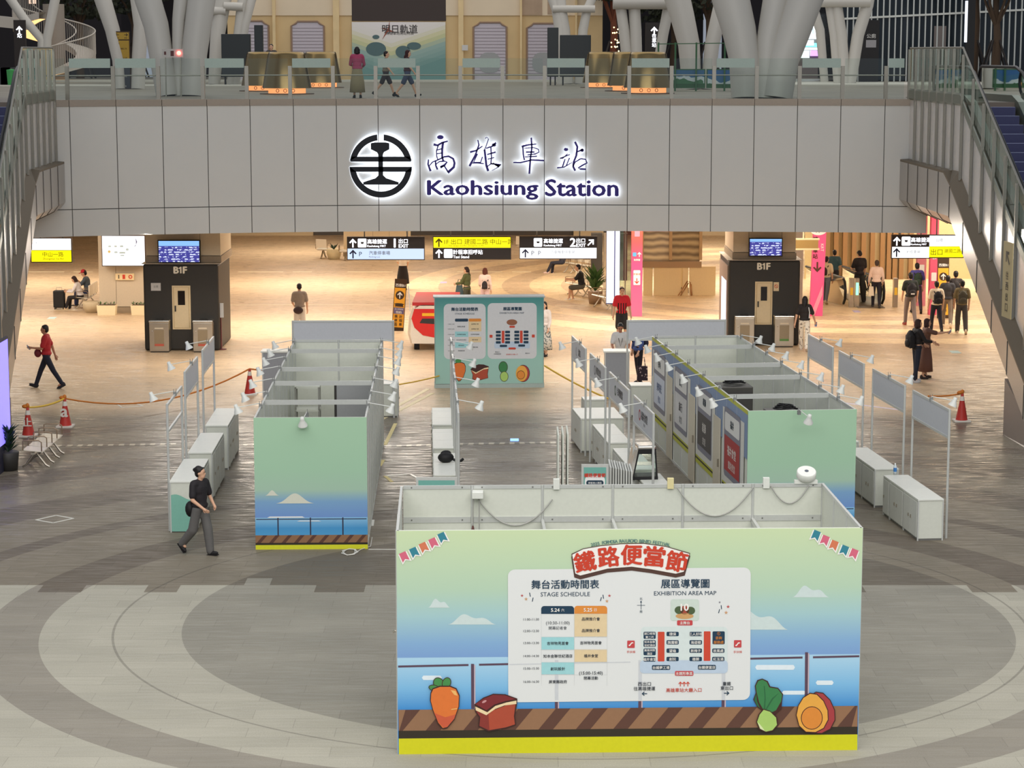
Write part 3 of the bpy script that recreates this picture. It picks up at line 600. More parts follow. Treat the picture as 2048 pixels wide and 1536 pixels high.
# ---- old station front
YB = 112.0
OW = hue('old_plaster', 224, 206, 178, rough=.7, noise=.1, ns=.8); OY = hue('old_ochre', 212, 184, 136, rough=.7, noise=.12, ns=.9)
def bx(px): return gy(px, 60, YB).x
def bz(py): return gy(1024, py, YB).z
t = thing('old_station_building', 'old plastered station building with ochre lower walls, shutters and a wide poster', 'building')
b = MB(); b.box(bx(455), bx(1205), YB, YB + 8, D, bz(31)); b.build('lower_wall', OY, t)
for px0, px1 in ((455, 704), (892, 1205)): b = MB(); b.box(bx(px0), bx(px1), YB - .06, YB + 8, bz(31), bz(-60)); b.build('upper_wall', OW, t)
b = MB(); b.box(bx(704), bx(892), YB - .05, YB + .3, bz(42), bz(-60)); b.build('dark_opening', hue('dark_opening', 58, 46, 42, rough=.5), t)
for px, w_ in ((549, 6), (673, 12), (922, 10), (1042, 4), (1152, 4)):
    b = MB(); b.box(bx(px - w_ / 2), bx(px + w_ / 2), YB - .25, YB, D, bz(-60)); b.build('pilaster', hue('pilaster_cream', 226, 200, 152, rough=.7, noise=.15, ns=2), t)
shm = hue('shutter_lilac', 196, 188, 196, rough=.5); 
def shutter(px0, px1, py0):
    x0, x1, z1 = bx(px0), bx(px1), bz(py0); k = (x1 - x0) * .13
    b = MB(); b.prism([(x0, D), (x1, D), (x1, z1 - k), (x1 - k, z1 - k * .5), (x1 - k * 1.5, z1), (x0 + k * 1.5, z1), (x0 + k, z1 - k * .5), (x0, z1 - k)], YB - .03, YB + .02); f = b.build('shutter', shm, t)
    b = MB(); z = D + .3
    while z < z1 - k: b.box(x0 + .06, x1 - .06, YB - .045, YB - .03, z, z + .025); z += .16
    b.build('slat_line', hue('slat_shadow', 150, 140, 146), f)
    b = MB().use(hue('painted_train_grey', 158, 160, 160)); cx = (x0 + x1) / 2; flat(b, rrect(cx - .55, cx + .5, D + .35, D + 1.35, .4), -.05, M.Translation((0, YB, 0))); b.build('painted_motif', parent=f)
    b = MB(); fr = [(x0, D), (x0, z1 - k), (x0 + k, z1 - k * .5), (x0 + k * 1.5, z1), (x1 - k * 1.5, z1), (x1 - k, z1 - k * .5), (x1, z1 - k), (x1, D)]
    b.tube([(x, YB - .05, z) for x, z in fr], .045, 6, smooth=False); b.build('frame', hue('shutter_frame', 150, 124, 104), f)
for a in ((472, 537, 42), (583, 648, 43), (947, 1013, 45), (1054, 1120, 47)): shutter(*a)
b = MB(); pm = mat('poster_print', (.7, .7, .7), rough=.5, noise=0); q = NT(pm); o = q.pos(); xx, _, zz = q.xyz(o)
x0, x1 = bx(704), bx(891); z0, z1 = D, bz(44)
u = q.math('DIVIDE', q.math('SUBTRACT', xx, x0), x1 - x0); v = q.math('DIVIDE', q.math('SUBTRACT', zz, z0), z1 - z0)
vv = q.math('ADD', v, q.math('MULTIPLY', q.math('ABSOLUTE', q.math('SUBTRACT', u, .42)), -.55))
c1 = q.ramp(q.math('SNAP', vv, .07), [(.0, S(110, 150, 146)), (.3, S(150, 176, 168)), (.45, S(206, 204, 150)), (.62, S(226, 222, 214)), (.9, S(232, 226, 226))]); q.put(q.b.inputs['Base Color'], c1)
b.box(x0, x1, YB - .12, YB - .05, z0, z1); pst = b.build('poster', pm, t)
b = MB(M.Translation((0, YB - .13, 0))).use(hue('poster_dark', 70, 66, 66)); b.text('明日軌道', bx(800), bz(58), h=.42, off=.012); b.text('高雄車站開站特展', bx(800), bz(66.5), h=.16)
b.use(hue('poster_rust', 150, 80, 60)); c = (bx(774), bz(60)); flat(b, [(c[0] - .3, c[1] + .1), (c[0] + .05, c[1] + .06), (c[0] + .15, c[1] + .5), (c[0] + .12, c[1] + .02), (c[0] + .4, c[1] - .1), (c[0] + .05, c[1] - .08), (c[0] - .25, c[1] - .5), (c[0] - .02, c[1] - .02)])
b.use(hue('poster_teal_dark', 84, 110, 112))
for px, py, w_, h_ in ((752, 98, 1.0, .55), (806, 104, .75, .5), (752, 74, .35, .17), (828, 92, .7, .3)): b.lathe([(0, 0), (1, 0)], 24, M.Translation((bx(px), 0, bz(py))) @ M.Diagonal((w_ * .5, 1, h_ * .62, 1)) @ M.Rotation(pi / 2, 4, 'X'))
b.build('poster_lettering', parent=pst)
b = MB(); b.box(bx(924), bx(936), YB - .3, YB - .26, bz(101), bz(90)); b.build('wall_notice', OFFW, t)
b = MB(); b.box(bx(1044), bx(1084), YB - .1, YB - .06, bz(30), bz(-10)); b.box(bx(1095), bx(1118), YB - .1, YB - .06, bz(28), bz(-10)); b.build('plaster_patch', hue('bare_plaster', 176, 152, 128, rough=.8, noise=.2, ns=2), t)
# ---- lit shop, glass hall and added dark backdrop blocks
t = thing('shop_front', 'dazzling white shop front with coloured strips behind the right columns', 'shop'); YS = 118; sx = lambda px: gy(px, 60, YS).x; sz = lambda py: gy(1600, py, YS).z
b = MB(); b.box(sx(1588), sx(1668), YS + .3, YS + 3, D, sz(-10)); b.build('wall', hue('shop_wall', 120, 110, 108), t)
b = MB().use(mat('shop_white', emit=(.82, .93, 1.0), es=2.2)); b.box(sx(1592), sx(1662), YS, YS + .3, sz(78), sz(28)); b.box(sx(1592), sx(1664), YS, YS + .3, sz(100), sz(95)); b.build('lit_fascia', parent=t)
b = MB(); 
for k in range(7): b.box(sx(1600 + k * 8), sx(1604 + k * 8), YS - .05, YS, sz(68), sz(56))
b.build('fascia_sign', mat('shop_sign_blue', emit=(.45, .6, .75), es=1.2), t)
b = MB().use(mat('shop_teal', emit=(.1, .75, .8), es=1.5)); b.box(sx(1590), sx(1640), YS, YS + .2, sz(94), sz(86)); b.use(mat('shop_white2', emit=(.9, .95, 1), es=1.5)); b.box(sx(1592), sx(1628), YS - .02, YS, sz(91), sz(80)); b.build('poster_strip', parent=t)
b = MB().use(mat('shop_violet', emit=(.55, .25, .95), es=1.6)); b.box(sx(1622), sx(1642), YS, YS + .2, sz(112), sz(101)); b.use(mat('shop_green', emit=(.6, .85, .75), es=1.3)); b.box(sx(1591), sx(1620), YS, YS + .2, sz(116), sz(101)); b.build('window_display', parent=t)
t = thing('ceiling_lamp', 'round white lamp above the dazzling shop front', 'lamp'); b = MB(); b.ell(gy(1646, 15, 116), (.55, .3, .4)); b.build('globe', mat('lamp_white', emit=(1, .97, .9), es=6), t)
t = thing('glass_hall', 'dark glass hall with slim white mullions at the right', 'building'); YG = 106.5; hx_ = lambda px: gy(px, 60, YG).x; hz_ = lambda py: gy(1800, py, YG).z
b = MB(); b.box(hx_(1672), hx_(2120), YG, YG + 6, D + .06, hz_(-40)); b.build('glazing', hue('night_glazing', 34, 42, 48, rough=.12, metal=.1), t)
for px in range(1694, 2110, 12):
    b = MB(); b.box(hx_(px) - .03, hx_(px) + .03, YG - .08, YG, D, hz_(-40)); b.build('mullion', hue('mullion_white', 200, 204, 200), t)
b = MB(); b.bar((hx_(1680), YG - .09, hz_(38)), (hx_(2120), YG - .09, hz_(16)), .05, .09); b.build('transom', hue('transom_white', 214, 216, 210), t)
b = MB(); b.box(hx_(1868), hx_(1892), YG - .06, YG - .01, hz_(100), hz_(52)); b.build('door_leaf', hue('door_grey', 120, 112, 108), t)
t = thing('information_kiosk', 'black information kiosk with white arrow panel before the glass hall', 'kiosk'); YK = 101
a, c = gy(1722, 40, YK), gy(1757, 130, YK); b = MB(); b.box(a.x, c.x, YK, YK + .4, D, a.z); b.build('body', hue('kiosk_black', 26, 24, 26), t)
b = MB().use(hue('kiosk_grey', 150, 148, 150)); a, c = gy(1732, 80, YK), gy(1752, 95, YK); b.box(a.x, c.x, YK - .02, YK, c.z, a.z); b.use(OFFW); b.text('公廁', (a.x + c.x) / 2, a.z + .18, h=.2, y=YK - .02, off=.01); b.build('panel', parent=t)
for nm, x0, x1, zt_, yy, c in (('west', -75, -26, 34, 150, (40, 33, 32)), ('mid', -25, -9, 40, 158, (38, 31, 30)), ('centre', -8, 14, 44, 165, (34, 28, 28)), ('east', 15, 36, 38, 155, (36, 30, 32)), ('far', 37, 80, 42, 150, (32, 34, 38))):  # dark blocks added to hide the pale sky beyond the deck
    t = thing('backdrop_block', {'west': 'added dark sky-hiding block farthest left behind the spiral ramp', 'mid': 'added dark sky-hiding block behind the left steel trunk', 'centre': 'added dark sky-hiding block hidden behind the old station building', 'east': 'added dark sky-hiding block behind the right steel limbs', 'far': 'added dark sky-hiding block farthest right behind the glass hall'}[nm], 'building')
    b = MB(); b.box(x0, x1, yy, yy + 6, 0, zt_); b.build('wall', hue('night_block_%s' % nm, *c, rough=.8), t)
    b = MB()
    for k in range(int((x1 - x0) * .5)):
        x = random.uniform(x0 + 1, x1 - 2); z = random.uniform(9, 16); b.box(x, x + random.uniform(.15, .5), yy - .05, yy, z, z + random.uniform(.3, .8))
    b.build('backdrop_lit_window', mat('backdrop_lights', emit=(1.0, .62, .4), es=1.0), t)
# ---- trees
LEAF = hue('night_leaves', 40, 44, 28, rough=.8); BARK = hue('bark', 74, 58, 44, rough=.9)
def tree(px, base, yy, h, cr, label, strut=True, crown=True, bark=None):
    p = gy(px, base, yy); rnd = random.Random(px); t = thing('street_tree', label, 'tree', (p.x, yy, D))
    b = MB(); b.tube([(0, 0, 0), (.08, 0, h * .4), (-.05, .05, h * .75)], [.22, .18, .1], 8)
    for k in range(5):
        a = k * 1.3; b.tube([(0, 0, h * .5), (cos(a) * .5, sin(a) * .4, h * .7), (cos(a) * cr * .7, sin(a) * cr * .6, h * .95)], [.09, .06, .03], 6)
    b.build('trunk', bark or BARK, t)
    if crown:
        b = MB()
        for k in range(1100):
            a, e = rnd.uniform(0, 2 * pi), rnd.uniform(-1, 1); r = cr * rnd.uniform(.35, 1) * (1 - .3 * abs(e)); c = V((cos(a) * r, sin(a) * r * .8, h + e * cr * .8)); s_ = rnd.uniform(.12, .26)
            u = V((rnd.uniform(-1, 1), rnd.uniform(-1, 1), rnd.uniform(-1, 1))).normalized() * s_; w2 = u.orthogonal().normalized() * s_ * .6; b.poly([c - u, c + w2, c + u, c - w2])
        b.build('foliage', LEAF, t)
    if strut:
        for k in range(4):
            a = pi / 4 + k * pi / 2; b = MB(); b.tube([(cos(a) * 1.0, sin(a) * .8, 0), (cos(a) * .2, sin(a) * .2, 1.9)], .05, 6); b.build('prop', hue('tree_prop', 34, 28, 26), t)
tree(160, 130, 118, 5.2, 2.6, 'dark propped tree between the spiral ramp and the left limbs')
tree(268, 130, 124, 5.6, 2.6, 'dark tree seen between the two left steel limbs')
tree(1225, 130, 110, 5.5, 2.0, 'propped tree with amber fairy lights at the right end of the old facade', bark=hue('rust_bark', 104, 58, 40, rough=.9))
tree(1415, 130, 122, 6.0, 3.0, 'dark bushy tree behind the crossing broad limbs'); tree(1345, 130, 124, 5.0, 2.4, 'dark tree behind the tall unlit pylon'); tree(1470, 130, 126, 6.5, 2.6, 'dark tree in the narrow gap left of the broadest trunk')
tree(1946, 130, 102, 7, 1.6, 'bare-trunked propped tree before the glass hall', crown=False); tree(1990, 125, 101, 5.0, 1.3, 'young propped tree farthest right on the deck')
t = thing('fairy_lights', 'amber fairy lights wound on the propped tree by the old facade', 'string lights'); b = MB(); p = gy(1232, 100, 108.5); rnd = random.Random(3)
for k in range(46): b.ell((p.x + rnd.uniform(-.25, .35), 108.5 + rnd.uniform(-.2, .2), D + rnd.uniform(.2, 2.6)), (.035, .035, .035), 6)
b.build('bulb', mat('amber_bulb', emit=(1, .7, .25), es=5), t, kind='stuff')
t = thing('lamp_pylon', 'tall black lamp pylon before the glass hall', 'lamp post'); p = gy(1938, 120, 99); b = MB(); b.box(p.x - .12, p.x + .22, 99, 99.3, D, D + 5); b.build('post', BLACK, t); b = MB(); b.box(p.x - .2, p.x - .12, 98.98, 99.2, D + 1.8, D + 3.6); b.build('light', mat('pylon_light', emit=(.8, .85, 1), es=1.3), t)
t = thing('exit_pylon', 'dark pylon with white lit arrow and characters between the right columns', 'sign'); p = gy(1306, 100, 104); b = MB(); b.box(p.x - .35, p.x + .35, 104, 104.2, D, gy(1306, 45, 104).z); b.build('body', hue('pylon_dark', 34, 28, 26), t)
b = MB(M.Translation((p.x + .05, 103.99, 0))).use(mat('pylon_text', emit=(.9, .92, 1), es=2)); flat(b, arrow(0, gy(1306, 62, 104).z, .4)); 
for k, c in enumerate('往車站'): b.text(c, 0, gy(1306, 72 + k * 9, 104).z, h=.2, off=.012)
b.build('lettering', parent=t)
t = thing('exit_pylon', 'dark pylon with small white lit arrow beside the spiral ramp', 'sign'); p = gy(40, 100, 98); b = MB(); b.box(p.x - .25, p.x + .25, 98, 98.2, D, gy(40, 40, 98).z); b.build('body', hue('pylon_dark2', 40, 32, 30), t)
b = MB(M.Translation((p.x, 97.99, 0))).use(mat('pylon_text', emit=(.9, .92, 1), es=2)); flat(b, arrow(0, gy(40, 60, 98).z, .35)); b.text('站', 0, gy(40, 71, 98).z, h=.2, off=.012); b.build('lettering', parent=t)
# ---- spiral ramp
t = thing('spiral_ramp', 'curving white ramp with slim balusters and warm underlight at the far left', 'ramp'); YR = 104; cxr, cyr = gy(92, 100, YR).x, YR + 2.0
RM = hue('ramp_white', 190, 182, 170, rough=.5); Rr = 1.9
def rp(a, r, dz=0): return V((cxr + r * cos(a), cyr + r * sin(a), D + .2 + (a + pi * .75) / (2.2 * pi) * 3.0 + dz))
A = [-pi * .75 + 2.2 * pi * k / 44 for k in range(45)]
b = MB(); n = len(A); vs = [rp(a, r, dz) for a in A for r, dz in ((Rr, 0), (Rr, -.3), (Rr - .9, -.3), (Rr - .9, 0))]
b.add(vs, [(4 * i + k, 4 * i + (k + 1) % 4, 4 * i + 4 + (k + 1) % 4, 4 * i + 4 + k) for i in range(n - 1) for k in range(4)]); b.build('deck_slab', RM, t)
b = MB(); b.add([rp(a, r, -.31) for a in A for r in (Rr - .1, Rr - .8)], [(2 * i, 2 * i + 1, 2 * i + 3, 2 * i + 2) for i in range(n - 1)]); b.build('underlight', mat('ramp_amber', emit=(1, .55, .2), es=1.6), t)
b = MB(); b.tube([rp(a, Rr, 1.05) for a in A], .035, 6); b.tube([rp(a, Rr - .9, 1.05) for a in A], .03, 6); b.build('handrail', RM, t)
b = MB()
for k in range(130):
    a = A[0] + (A[-1] - A[0]) * k / 129; b.tube([rp(a, Rr, 0), rp(a, Rr, 1.05)], .013, 4, False)
b.build('balusters', RM, t, kind='stuff')
b = MB(); b.lathe([(.5, 0), (.5, 3.6)], 20, M.Translation((cxr, cyr, D))); b.build('core', hue('ramp_core', 150, 140, 128), t)
b = MB(); a0 = gy(0, 30, YR - .5); a1 = gy(50, 40, YR - .5); b.bar((a0.x - 3, YR + 1.2, a0.z), (a1.x, YR + 1, a1.z - .2), 1.2, .5); b.build('landing', RM, t)
t = thing('utility_cabinets', 'row of dark grey utility cabinets with a green bin at the far left', 'cabinet'); 
for k in range(3):
    b = MB(); p = gy(2 + 9 * k, 152, 92); b.box(p.x - .2, p.x + .2, 92, 92.5, D, D + .75); b.build('cabinet_unit', hue('cab_dark', 62, 64, 66), t)
p = gy(23, 152, 91.5); b = MB(); b.lathe([(.16, 0), (.2, .62), (.21, .66), (.0, .7)], 14, M.Translation((p.x, 91.5, D))); b.build('green_bin', hue('bin_green', 60, 150, 80), label='green wheelie bin before the dark cabinets at far left', cat='bin')
# ================================================================ exhibition booths of posts and panels
RIV = hue('rivet', 120, 120, 116); JNT = hue('panel_shadow', 150, 150, 142)
def wall(par, p0, p1, n, z0, z1, split=None, m=PANEL, posts=(0, 1)):
    p0, p1 = V((*p0, 0)), V((*p1, 0)); d = (p1 - p0) / n; u = d.normalized(); nn = V((-u.y, u.x, 0))
    for i in range(n):
        a, c = p0 + d * i + u * .022, p0 + d * (i + 1) - u * .022
        b = MB().use(m)
        for za, zb in ([(z0 + .05, z1 - .05)] if not split else [(z0 + .05, split - .04), (split + .04, z1 - .05)]): b.bar((a.x, a.y, (za + zb) / 2), (c.x, c.y, (za + zb) / 2), .012, zb - za)
        b.build('panel', parent=par)
        for z in [z0 + .025, z1 - .025] + ([split] if split else []):
            b = MB(); b.bar((a.x, a.y, z), (c.x, c.y, z), .034, .05 if z != split else .085); rl = b.build('rail', ALU, par)
            if split and z > 1:
                b = MB()
                for q_ in (a + u * .12, c - u * .12): b.ell((q_.x, q_.y - .02, z), (.012, .01, .012), 6)
                b.build('rivet', RIV, rl)
    for i in range(n + 1):
        if (i == 0 and not posts[0]) or (i == n and not posts[1]): continue
        p = p0 + d * i; b = MB(); b.lathe([(.0, z0), (.024, z0), (.024, z1), (.0, z1)], 8, M.Translation((p.x, p.y, 0)), False); b.build('post', ALU, par)
# ---- the big schedule booth in front
FB = thing('schedule_booth', 'large open-topped booth in front printed with the festival schedule and area map', 'booth', (-1.49, 28.25, 0), .03)
wall(FB, (0, 3.05), (6.06, 3.05), 6, 0, 3.0, 2.5); wall(FB, (0, .04), (0, 3.05), 3, 0, 3.0, posts=(1, 0)); wall(FB, (6.06, .04), (6.06, 3.05), 3, 0, 3.0, posts=(1, 0))
b = MB(); b.box(0, 6.06, .02, .06, 0, 3.0); b.build('front_panel_back', PANEL, FB)
for k in (2, 3, 5):
    b = MB(); b.box(k * 1.01 - .02, k * 1.01 + .02, .06, 3.03, 2.43, 2.5); b.build('beam', ALU, FB)
# ---- the two long booths
def long_booth(loc, rz, label, beams):
    t = thing('long_booth', label, 'booth', loc, rz, ); Wd, Dp, Hh = 2.04, 11.15, 2.48
    wall(t, (0, 0.03), (0, Dp), 11, 0, Hh, posts=(0, 1)); wall(t, (Wd, 0.03), (Wd, Dp), 11, 0, Hh, posts=(0, 1)); wall(t, (0.0, Dp), (Wd, Dp), 2, 0, Hh, posts=(0, 0))
    b = MB(); b.box(-.01, Wd + .01, .015, .05, 0, Hh); b.build('front_panel_back', PANEL, t)
    for y in beams:
        b = MB(); b.box(.02, Wd - .02, y - .02, y + .02, Hh - .09, Hh); b.build('beam', ALU, t)
    # printed front
    gm = mat('sea_print', (.5, .6, .6), rough=.5, noise=0)
    if 'sea' not in KIDS:
        KIDS['sea'] = 1; q = NT(gm); z = q.xyz(q.obj())[2]
        q.put(q.b.inputs['Base Color'], q.ramp(q.math('DIVIDE', z, 2.5), [(0.0, S(90, 170, 215)), (.16, S(70, 150, 205)), (.24, S(140, 195, 230)), (.242, S(112, 150, 208)), (.36, S(124, 166, 204)), (.45, S(166, 198, 176)), (.6, S(164, 202, 172)), (1.0, S(168, 204, 172))]))
    b = MB(); b.box(-.02, Wd + .02, 0, .014, 0, Hh); fp_ = b.build('front_print', gm, t)
    y = -.003; b = MB()
    b.use(hue('print_yellow', 212, 214, 40)); flat(b, [(-.02, 0), (Wd + .02, 0), (Wd + .02, .085), (-.02, .085)], y)
    b.use(hue('print_dark', 44, 38, 28)); flat(b, [(-.02, .085), (Wd + .02, .085), (Wd + .02, .125), (-.02, .125)], y)
    b.use(hue('print_tan', 142, 104, 74)); flat(b, [(-.02, .125), (Wd + .02, .125), (Wd + .02, .27), (-.02, .27)], y)
    b.use(hue('print_brown', 92, 58, 46))
    for k in range(9): x = -.0 + k * .23; flat(b, [(x, .125), (x + .075, .125), (min(x + .2, Wd), .27), (x + .125, .27)], y - .001)
    b.use(hue('print_rail', 46, 42, 66)); flat(b, [(0, .565), (Wd, .565), (Wd, .58), (0, .58)], y)
    for x in (.39, .99, 1.59): flat(b, [(x, .27), (x + .022, .27), (x + .022, .6), (x, .6)], y - .001)
    b.use(hue('print_cloud', 214, 216, 200))
    def cloud(cx, cz, w_, h_): flat(b, [(cx + w_ * (k / 20 - .5), cz + h_ * max(0, (.25 + .75 * sin(pi * k / 20) ** 2) * sin(pi * k / 20))) for k in range(21)], y)
    cloud(.72, .87, .7, .19); cloud(.3, 1.02, .26, .1)
    b.use(PAPER); flat(b, [(.2, .60), (.9, .6), (.85, .625), (.25, .625)], y - .001); flat(b, [(.75, .53), (1.2, .53), (1.15, .545), (.8, .545)], y - .001)
    b.build('sea_motif', parent=fp_); return t
LB = long_booth((-4.74, 40.42, 0), .03, 'long open-topped booth at the left with a green and sea-blue printed end', (2.1, 4.6, 6.65, 9.55))
RB = long_booth((4.45, 41.2, 0), .10, 'long open-topped booth at the right with posters on its inner side wall', (2.05, 4.55, 6.4, 9.4))
# inner side of the right booth: blue print, posters, cream doors
SK = hue('wall_print_sky', 128, 148, 178); LIME = hue('lime_band', 186, 188, 66)
T = M.Rotation(-pi / 2, 4, 'Z')      # x along wall toward the viewer, faces -x
def side_print():
    b = MB(M.Translation((-.022, 11.1, 0)) @ T); L_ = 11.08
    b.use(SK); flat(b, [(0, 1.55), (L_, 1.55), (L_, 2.42), (0, 2.42)]); b.use(LIME); flat(b, [(0, 2.40), (L_, 2.40), (L_, 2.48), (0, 2.48)], -.001)
    wp = b.build('wall_print', parent=RB)
    for i, (x0, c, s1, s2, ink) in enumerate(((.3, (198, 206, 220), '好時光', '便當', (80, 104, 150)), (3.15, (206, 206, 206), '旅行', '食堂', (70, 74, 84)), (5.95, (70, 66, 66), '雄獅', '旅遊', (220, 216, 210)), (8.85, (166, 52, 52), '福井食堂', '鐵路便當', (232, 220, 214)))):
        b = MB(M.Translation((-.026, 11.1, 0)) @ T).use(hue('wall_white', 214, 214, 206)); flat(b, [(x0 - .15, .72), (x0 + 1.95, .72), (x0 + 1.95, 2.2), (x0 - .15, 2.2)]); 
        b.use(LIME); flat(b, [(x0 - .15, .55), (x0 + 1.95, .55), (x0 + 1.95, .72), (x0 - .15, .72)]); b.use(hue('print_dark', 44, 38, 28)); flat(b, [(x0 - .15, .64), (x0 + 1.95, .64), (x0 + 1.95, .68), (x0 - .15, .68)], -.001); b.build('counter_front_print', parent=wp)
        b = MB(M.Translation((-.03, 11.1, 0)) @ T).use(hue('poster_frame_grey', 128, 128, 140)); flat(b, rrect(x0 + .02, x0 + 1.62, .86, 2.24, .12)); pf = b.build('poster', parent=wp)
        b = MB(M.Translation((-.033, 11.1, 0)) @ T).use(hue('poster_top', 222, 222, 218)); flat(b, rrect(x0 + .1, x0 + 1.54, 1.78, 2.14, .08)); b.use(hue('poster_body_%d' % i, *c)); flat(b, [(x0 + .08, .98), (x0 + 1.56, .98), (x0 + 1.56, 1.68), (x0 + .08, 1.68)])
        b.use(hue('poster_ink_%d' % i, *ink)); b.text(s1, x0 + .82, 1.42, h=.2, y=-.003, off=.015); b.text(s2, x0 + .82, 1.14, h=.16, y=-.003); b.use(INK); b.text(s1[:2], x0 + .82, 1.96, h=.16, y=-.003, off=.01); b.build('poster_print', parent=pf)
    for x0 in (2.2, 5.0, 7.8):
        b = MB(M.Translation((-.03, 11.1, 0)) @ T).use(hue('door_cream', 206, 198, 178)); b.box(x0, x0 + .72, -.012, .0, .04, 1.9); dr = b.build('door', parent=RB)
        b = MB(M.Translation((-.045, 11.1, 0)) @ T).use(STEEL); b.box(x0 + .6, x0 + .64, -.03, 0, .92, 1.08); b.build('handle', parent=dr)
side_print()
# ---- back headers behind the booths
def header(loc, rz, label, W, z0, z1, logo=None, top=2.48, board=True, sgn=1):
    t = thing('header_frame', label, 'sign frame', loc, rz)
    for x in (0, W):
        b = MB(); b.lathe([(0, 0), (.024, 0), (.024, top), (0, top)], 8, M.Translation((x, 0, 0)), False); b.build('post', ALU, t)
    for z in (top - .045, z0 - .045): b = MB(); b.box(.02, W - .02, -.018, .018, z, z + .045); b.build('rail', ALU, t)
    if board:
        b = MB(); b.box(.025, W - .025, -.006, .006, z0, top - .045); bd = b.build('board', hue('header_board', 196, 199, 204, rough=.5), t)
        if logo:
            s_, c1, sub = logo; b = MB(M.Rotation(pi, 4, 'Z') if sgn < 0 else None); k = -1 if sgn < 0 else 1
            b.use(hue('logo_ink_%s' % c1[0], *c1)); zc = (z0 + top) / 2 - .02; b.lathe([(.07, 0), (.11, 0)], 20, M.Translation((k * W * .32 if k > 0 else -W * .68, -.009, zc)) @ M.Rotation(pi / 2, 4, 'X'), False)
            b.build('logo', parent=bd); b = MB(M.Rotation(pi, 4, 'Z') if sgn < 0 else None)
            b.use(hue('logo_grey', 84, 82, 84)); b.text(s_, k * W * .56 if k > 0 else -W * .44, zc + .03, h=.17, y=-.009, off=.012); 
            if sub: b.text(sub, k * W * .56 if k > 0 else -W * .44, zc - .12, h=.05, y=-.009)
            b.build('logo_lettering', parent=bd)
    return t
header((-5.5, 55.4, 0), .02, 'wide blank header frame crossing behind the left long booth', 2.52, 2.0, 2.48)
header((2.9, 55.5, 0), .05, 'wide blank header frame crossing behind the right long booth', 2.48, 2.0, 2.48)
# along the rows: x(y) lines of posts, boards face sideways
def row(xf, spans, labels, logos=None, tops=None, flip=False, boards=None):
    out = []
    for i, (y0, y1) in enumerate(spans):
        x0, x1 = xf(y0), xf(y1); L_ = hypot(x1 - x0, y1 - y0); rz = atan2(y0 - y1, x0 - x1)      # local x runs toward the viewer, so the board's -y side faces -x
        tp = (tops or [2.48] * 9)[i]
        out.append(header((x1, y1, 0), rz, labels[i], L_, tp - .52, tp, (logos or [None] * 9)[i], tp, (boards or [True] * 9)[i]))
    return out
xl = lambda y: -6.6 - .03 * (y - 42)
row(xl, [(42.05, 44.4), (45.0, 47.3), (48.35, 50.7)], ['open header frame without a board standing at the nearest left counter', 'blank header frame standing at the middle left counter', 'blank header frame standing at the far left counter'], tops=[2.48, 2.68, 2.68], boards=[False, True, True])
xcl = lambda y: -1.0 - .04 * (y - 41)
row(xcl, [(41.0, 43.4), (44.0, 46.3), (46.9, 49.2), (49.8, 52.1)], ['header frame seen edge-on beside the black bag, nearest of its line', 'header frame seen edge-on, second of the line left of the aisle', 'header frame seen edge-on, third of the line left of the aisle', 'header frame seen edge-on before the teal schedule board, farthest of its line'])
xcr = lambda y: 2.64 - .105 * (y - 40.92)
row(xcr, [(40.92, 43.2), (43.83, 46.42), (47.02, 49.33), (50.09, 52.4)], ['header frame with red round emblem, nearest of the line right of the aisle', 'header frame with dark green emblem, second of the line right of the aisle', 'header frame with grey round emblem, third of the line right of the aisle', 'header frame with faint grey lettering, farthest of the line right of the aisle'],
    logos=[('福井食堂', (166, 60, 70), 'FUKUI'), ('台灣便當', (50, 78, 60), None), ('好家文化', (110, 110, 116), 'CULTURE'), ('湖口', (176, 176, 182), None)])
xr = lambda y: 8.25 - .103 * (y - 41.4)
row(xr, [(41.4, 43.83), (44.43, 46.86), (47.63, 49.75), (50.35, 52.7)], ['blank header frame at the far right, nearest of its line', 'blank header frame, second of the far right line', 'blank header frame, third of the far right line', 'blank header frame, farthest of the far right line beside the woman in white trousers'])
# ---- arm spotlights clipped on the frames
def spot(name='arm_spotlight'):
    t = thing(name, 'x', 'spotlight'); W2 = hue('lamp_white_enamel', 222, 224, 218, rough=.35)
    b = MB(); b.tube([(0, 0, -.02), (0, 0, .05), (.43, 0, -.03)], .009, 6); b.build('arm', W2, t)
    b = MB(); b.box(-.03, .03, -.025, .025, -.05, .03); b.tube([(-.02, 0, .03), (-.03, 0, .1)], .006, 5); b.tube([(.02, .01, .03), (.02, .01, .09)], .006, 5); b.build('clamp', hue('clamp_grey', 130, 132, 130), t)
    Tm = M.Translation((.45, 0, -.05)) @ M.Rotation(R(22), 4, 'Y')
    b = MB(); b.lathe([(.0, .085), (.035, .08), (.04, .03), (.045, .0), (.085, -.075), (.09, -.10)], 16, Tm); h = b.build('head', W2, t)
    b = MB(); b.lathe([(0, -.085), (.08, -.09)], 16, Tm); b.build('lens', hue('lamp_lens', 240, 240, 232, rough=.2), h); return t
SP = [None]
def place_spot(p, rz, label, group):
    if SP[0] is None: SP[0] = spot(); o = SP[0]; o.location = p; o.rotation_euler = (0, 0, rz); tag(o, label, None, group)
    else: o = dup(SP[0], p, rz, label, group)
    return o
ORD = ['nearest', 'second nearest', 'third nearest', 'fourth', 'third farthest', 'second farthest', 'farthest']
YL = [1.35, 2.85, 4.6, 6.4, 7.9, 9.3, 10.7]
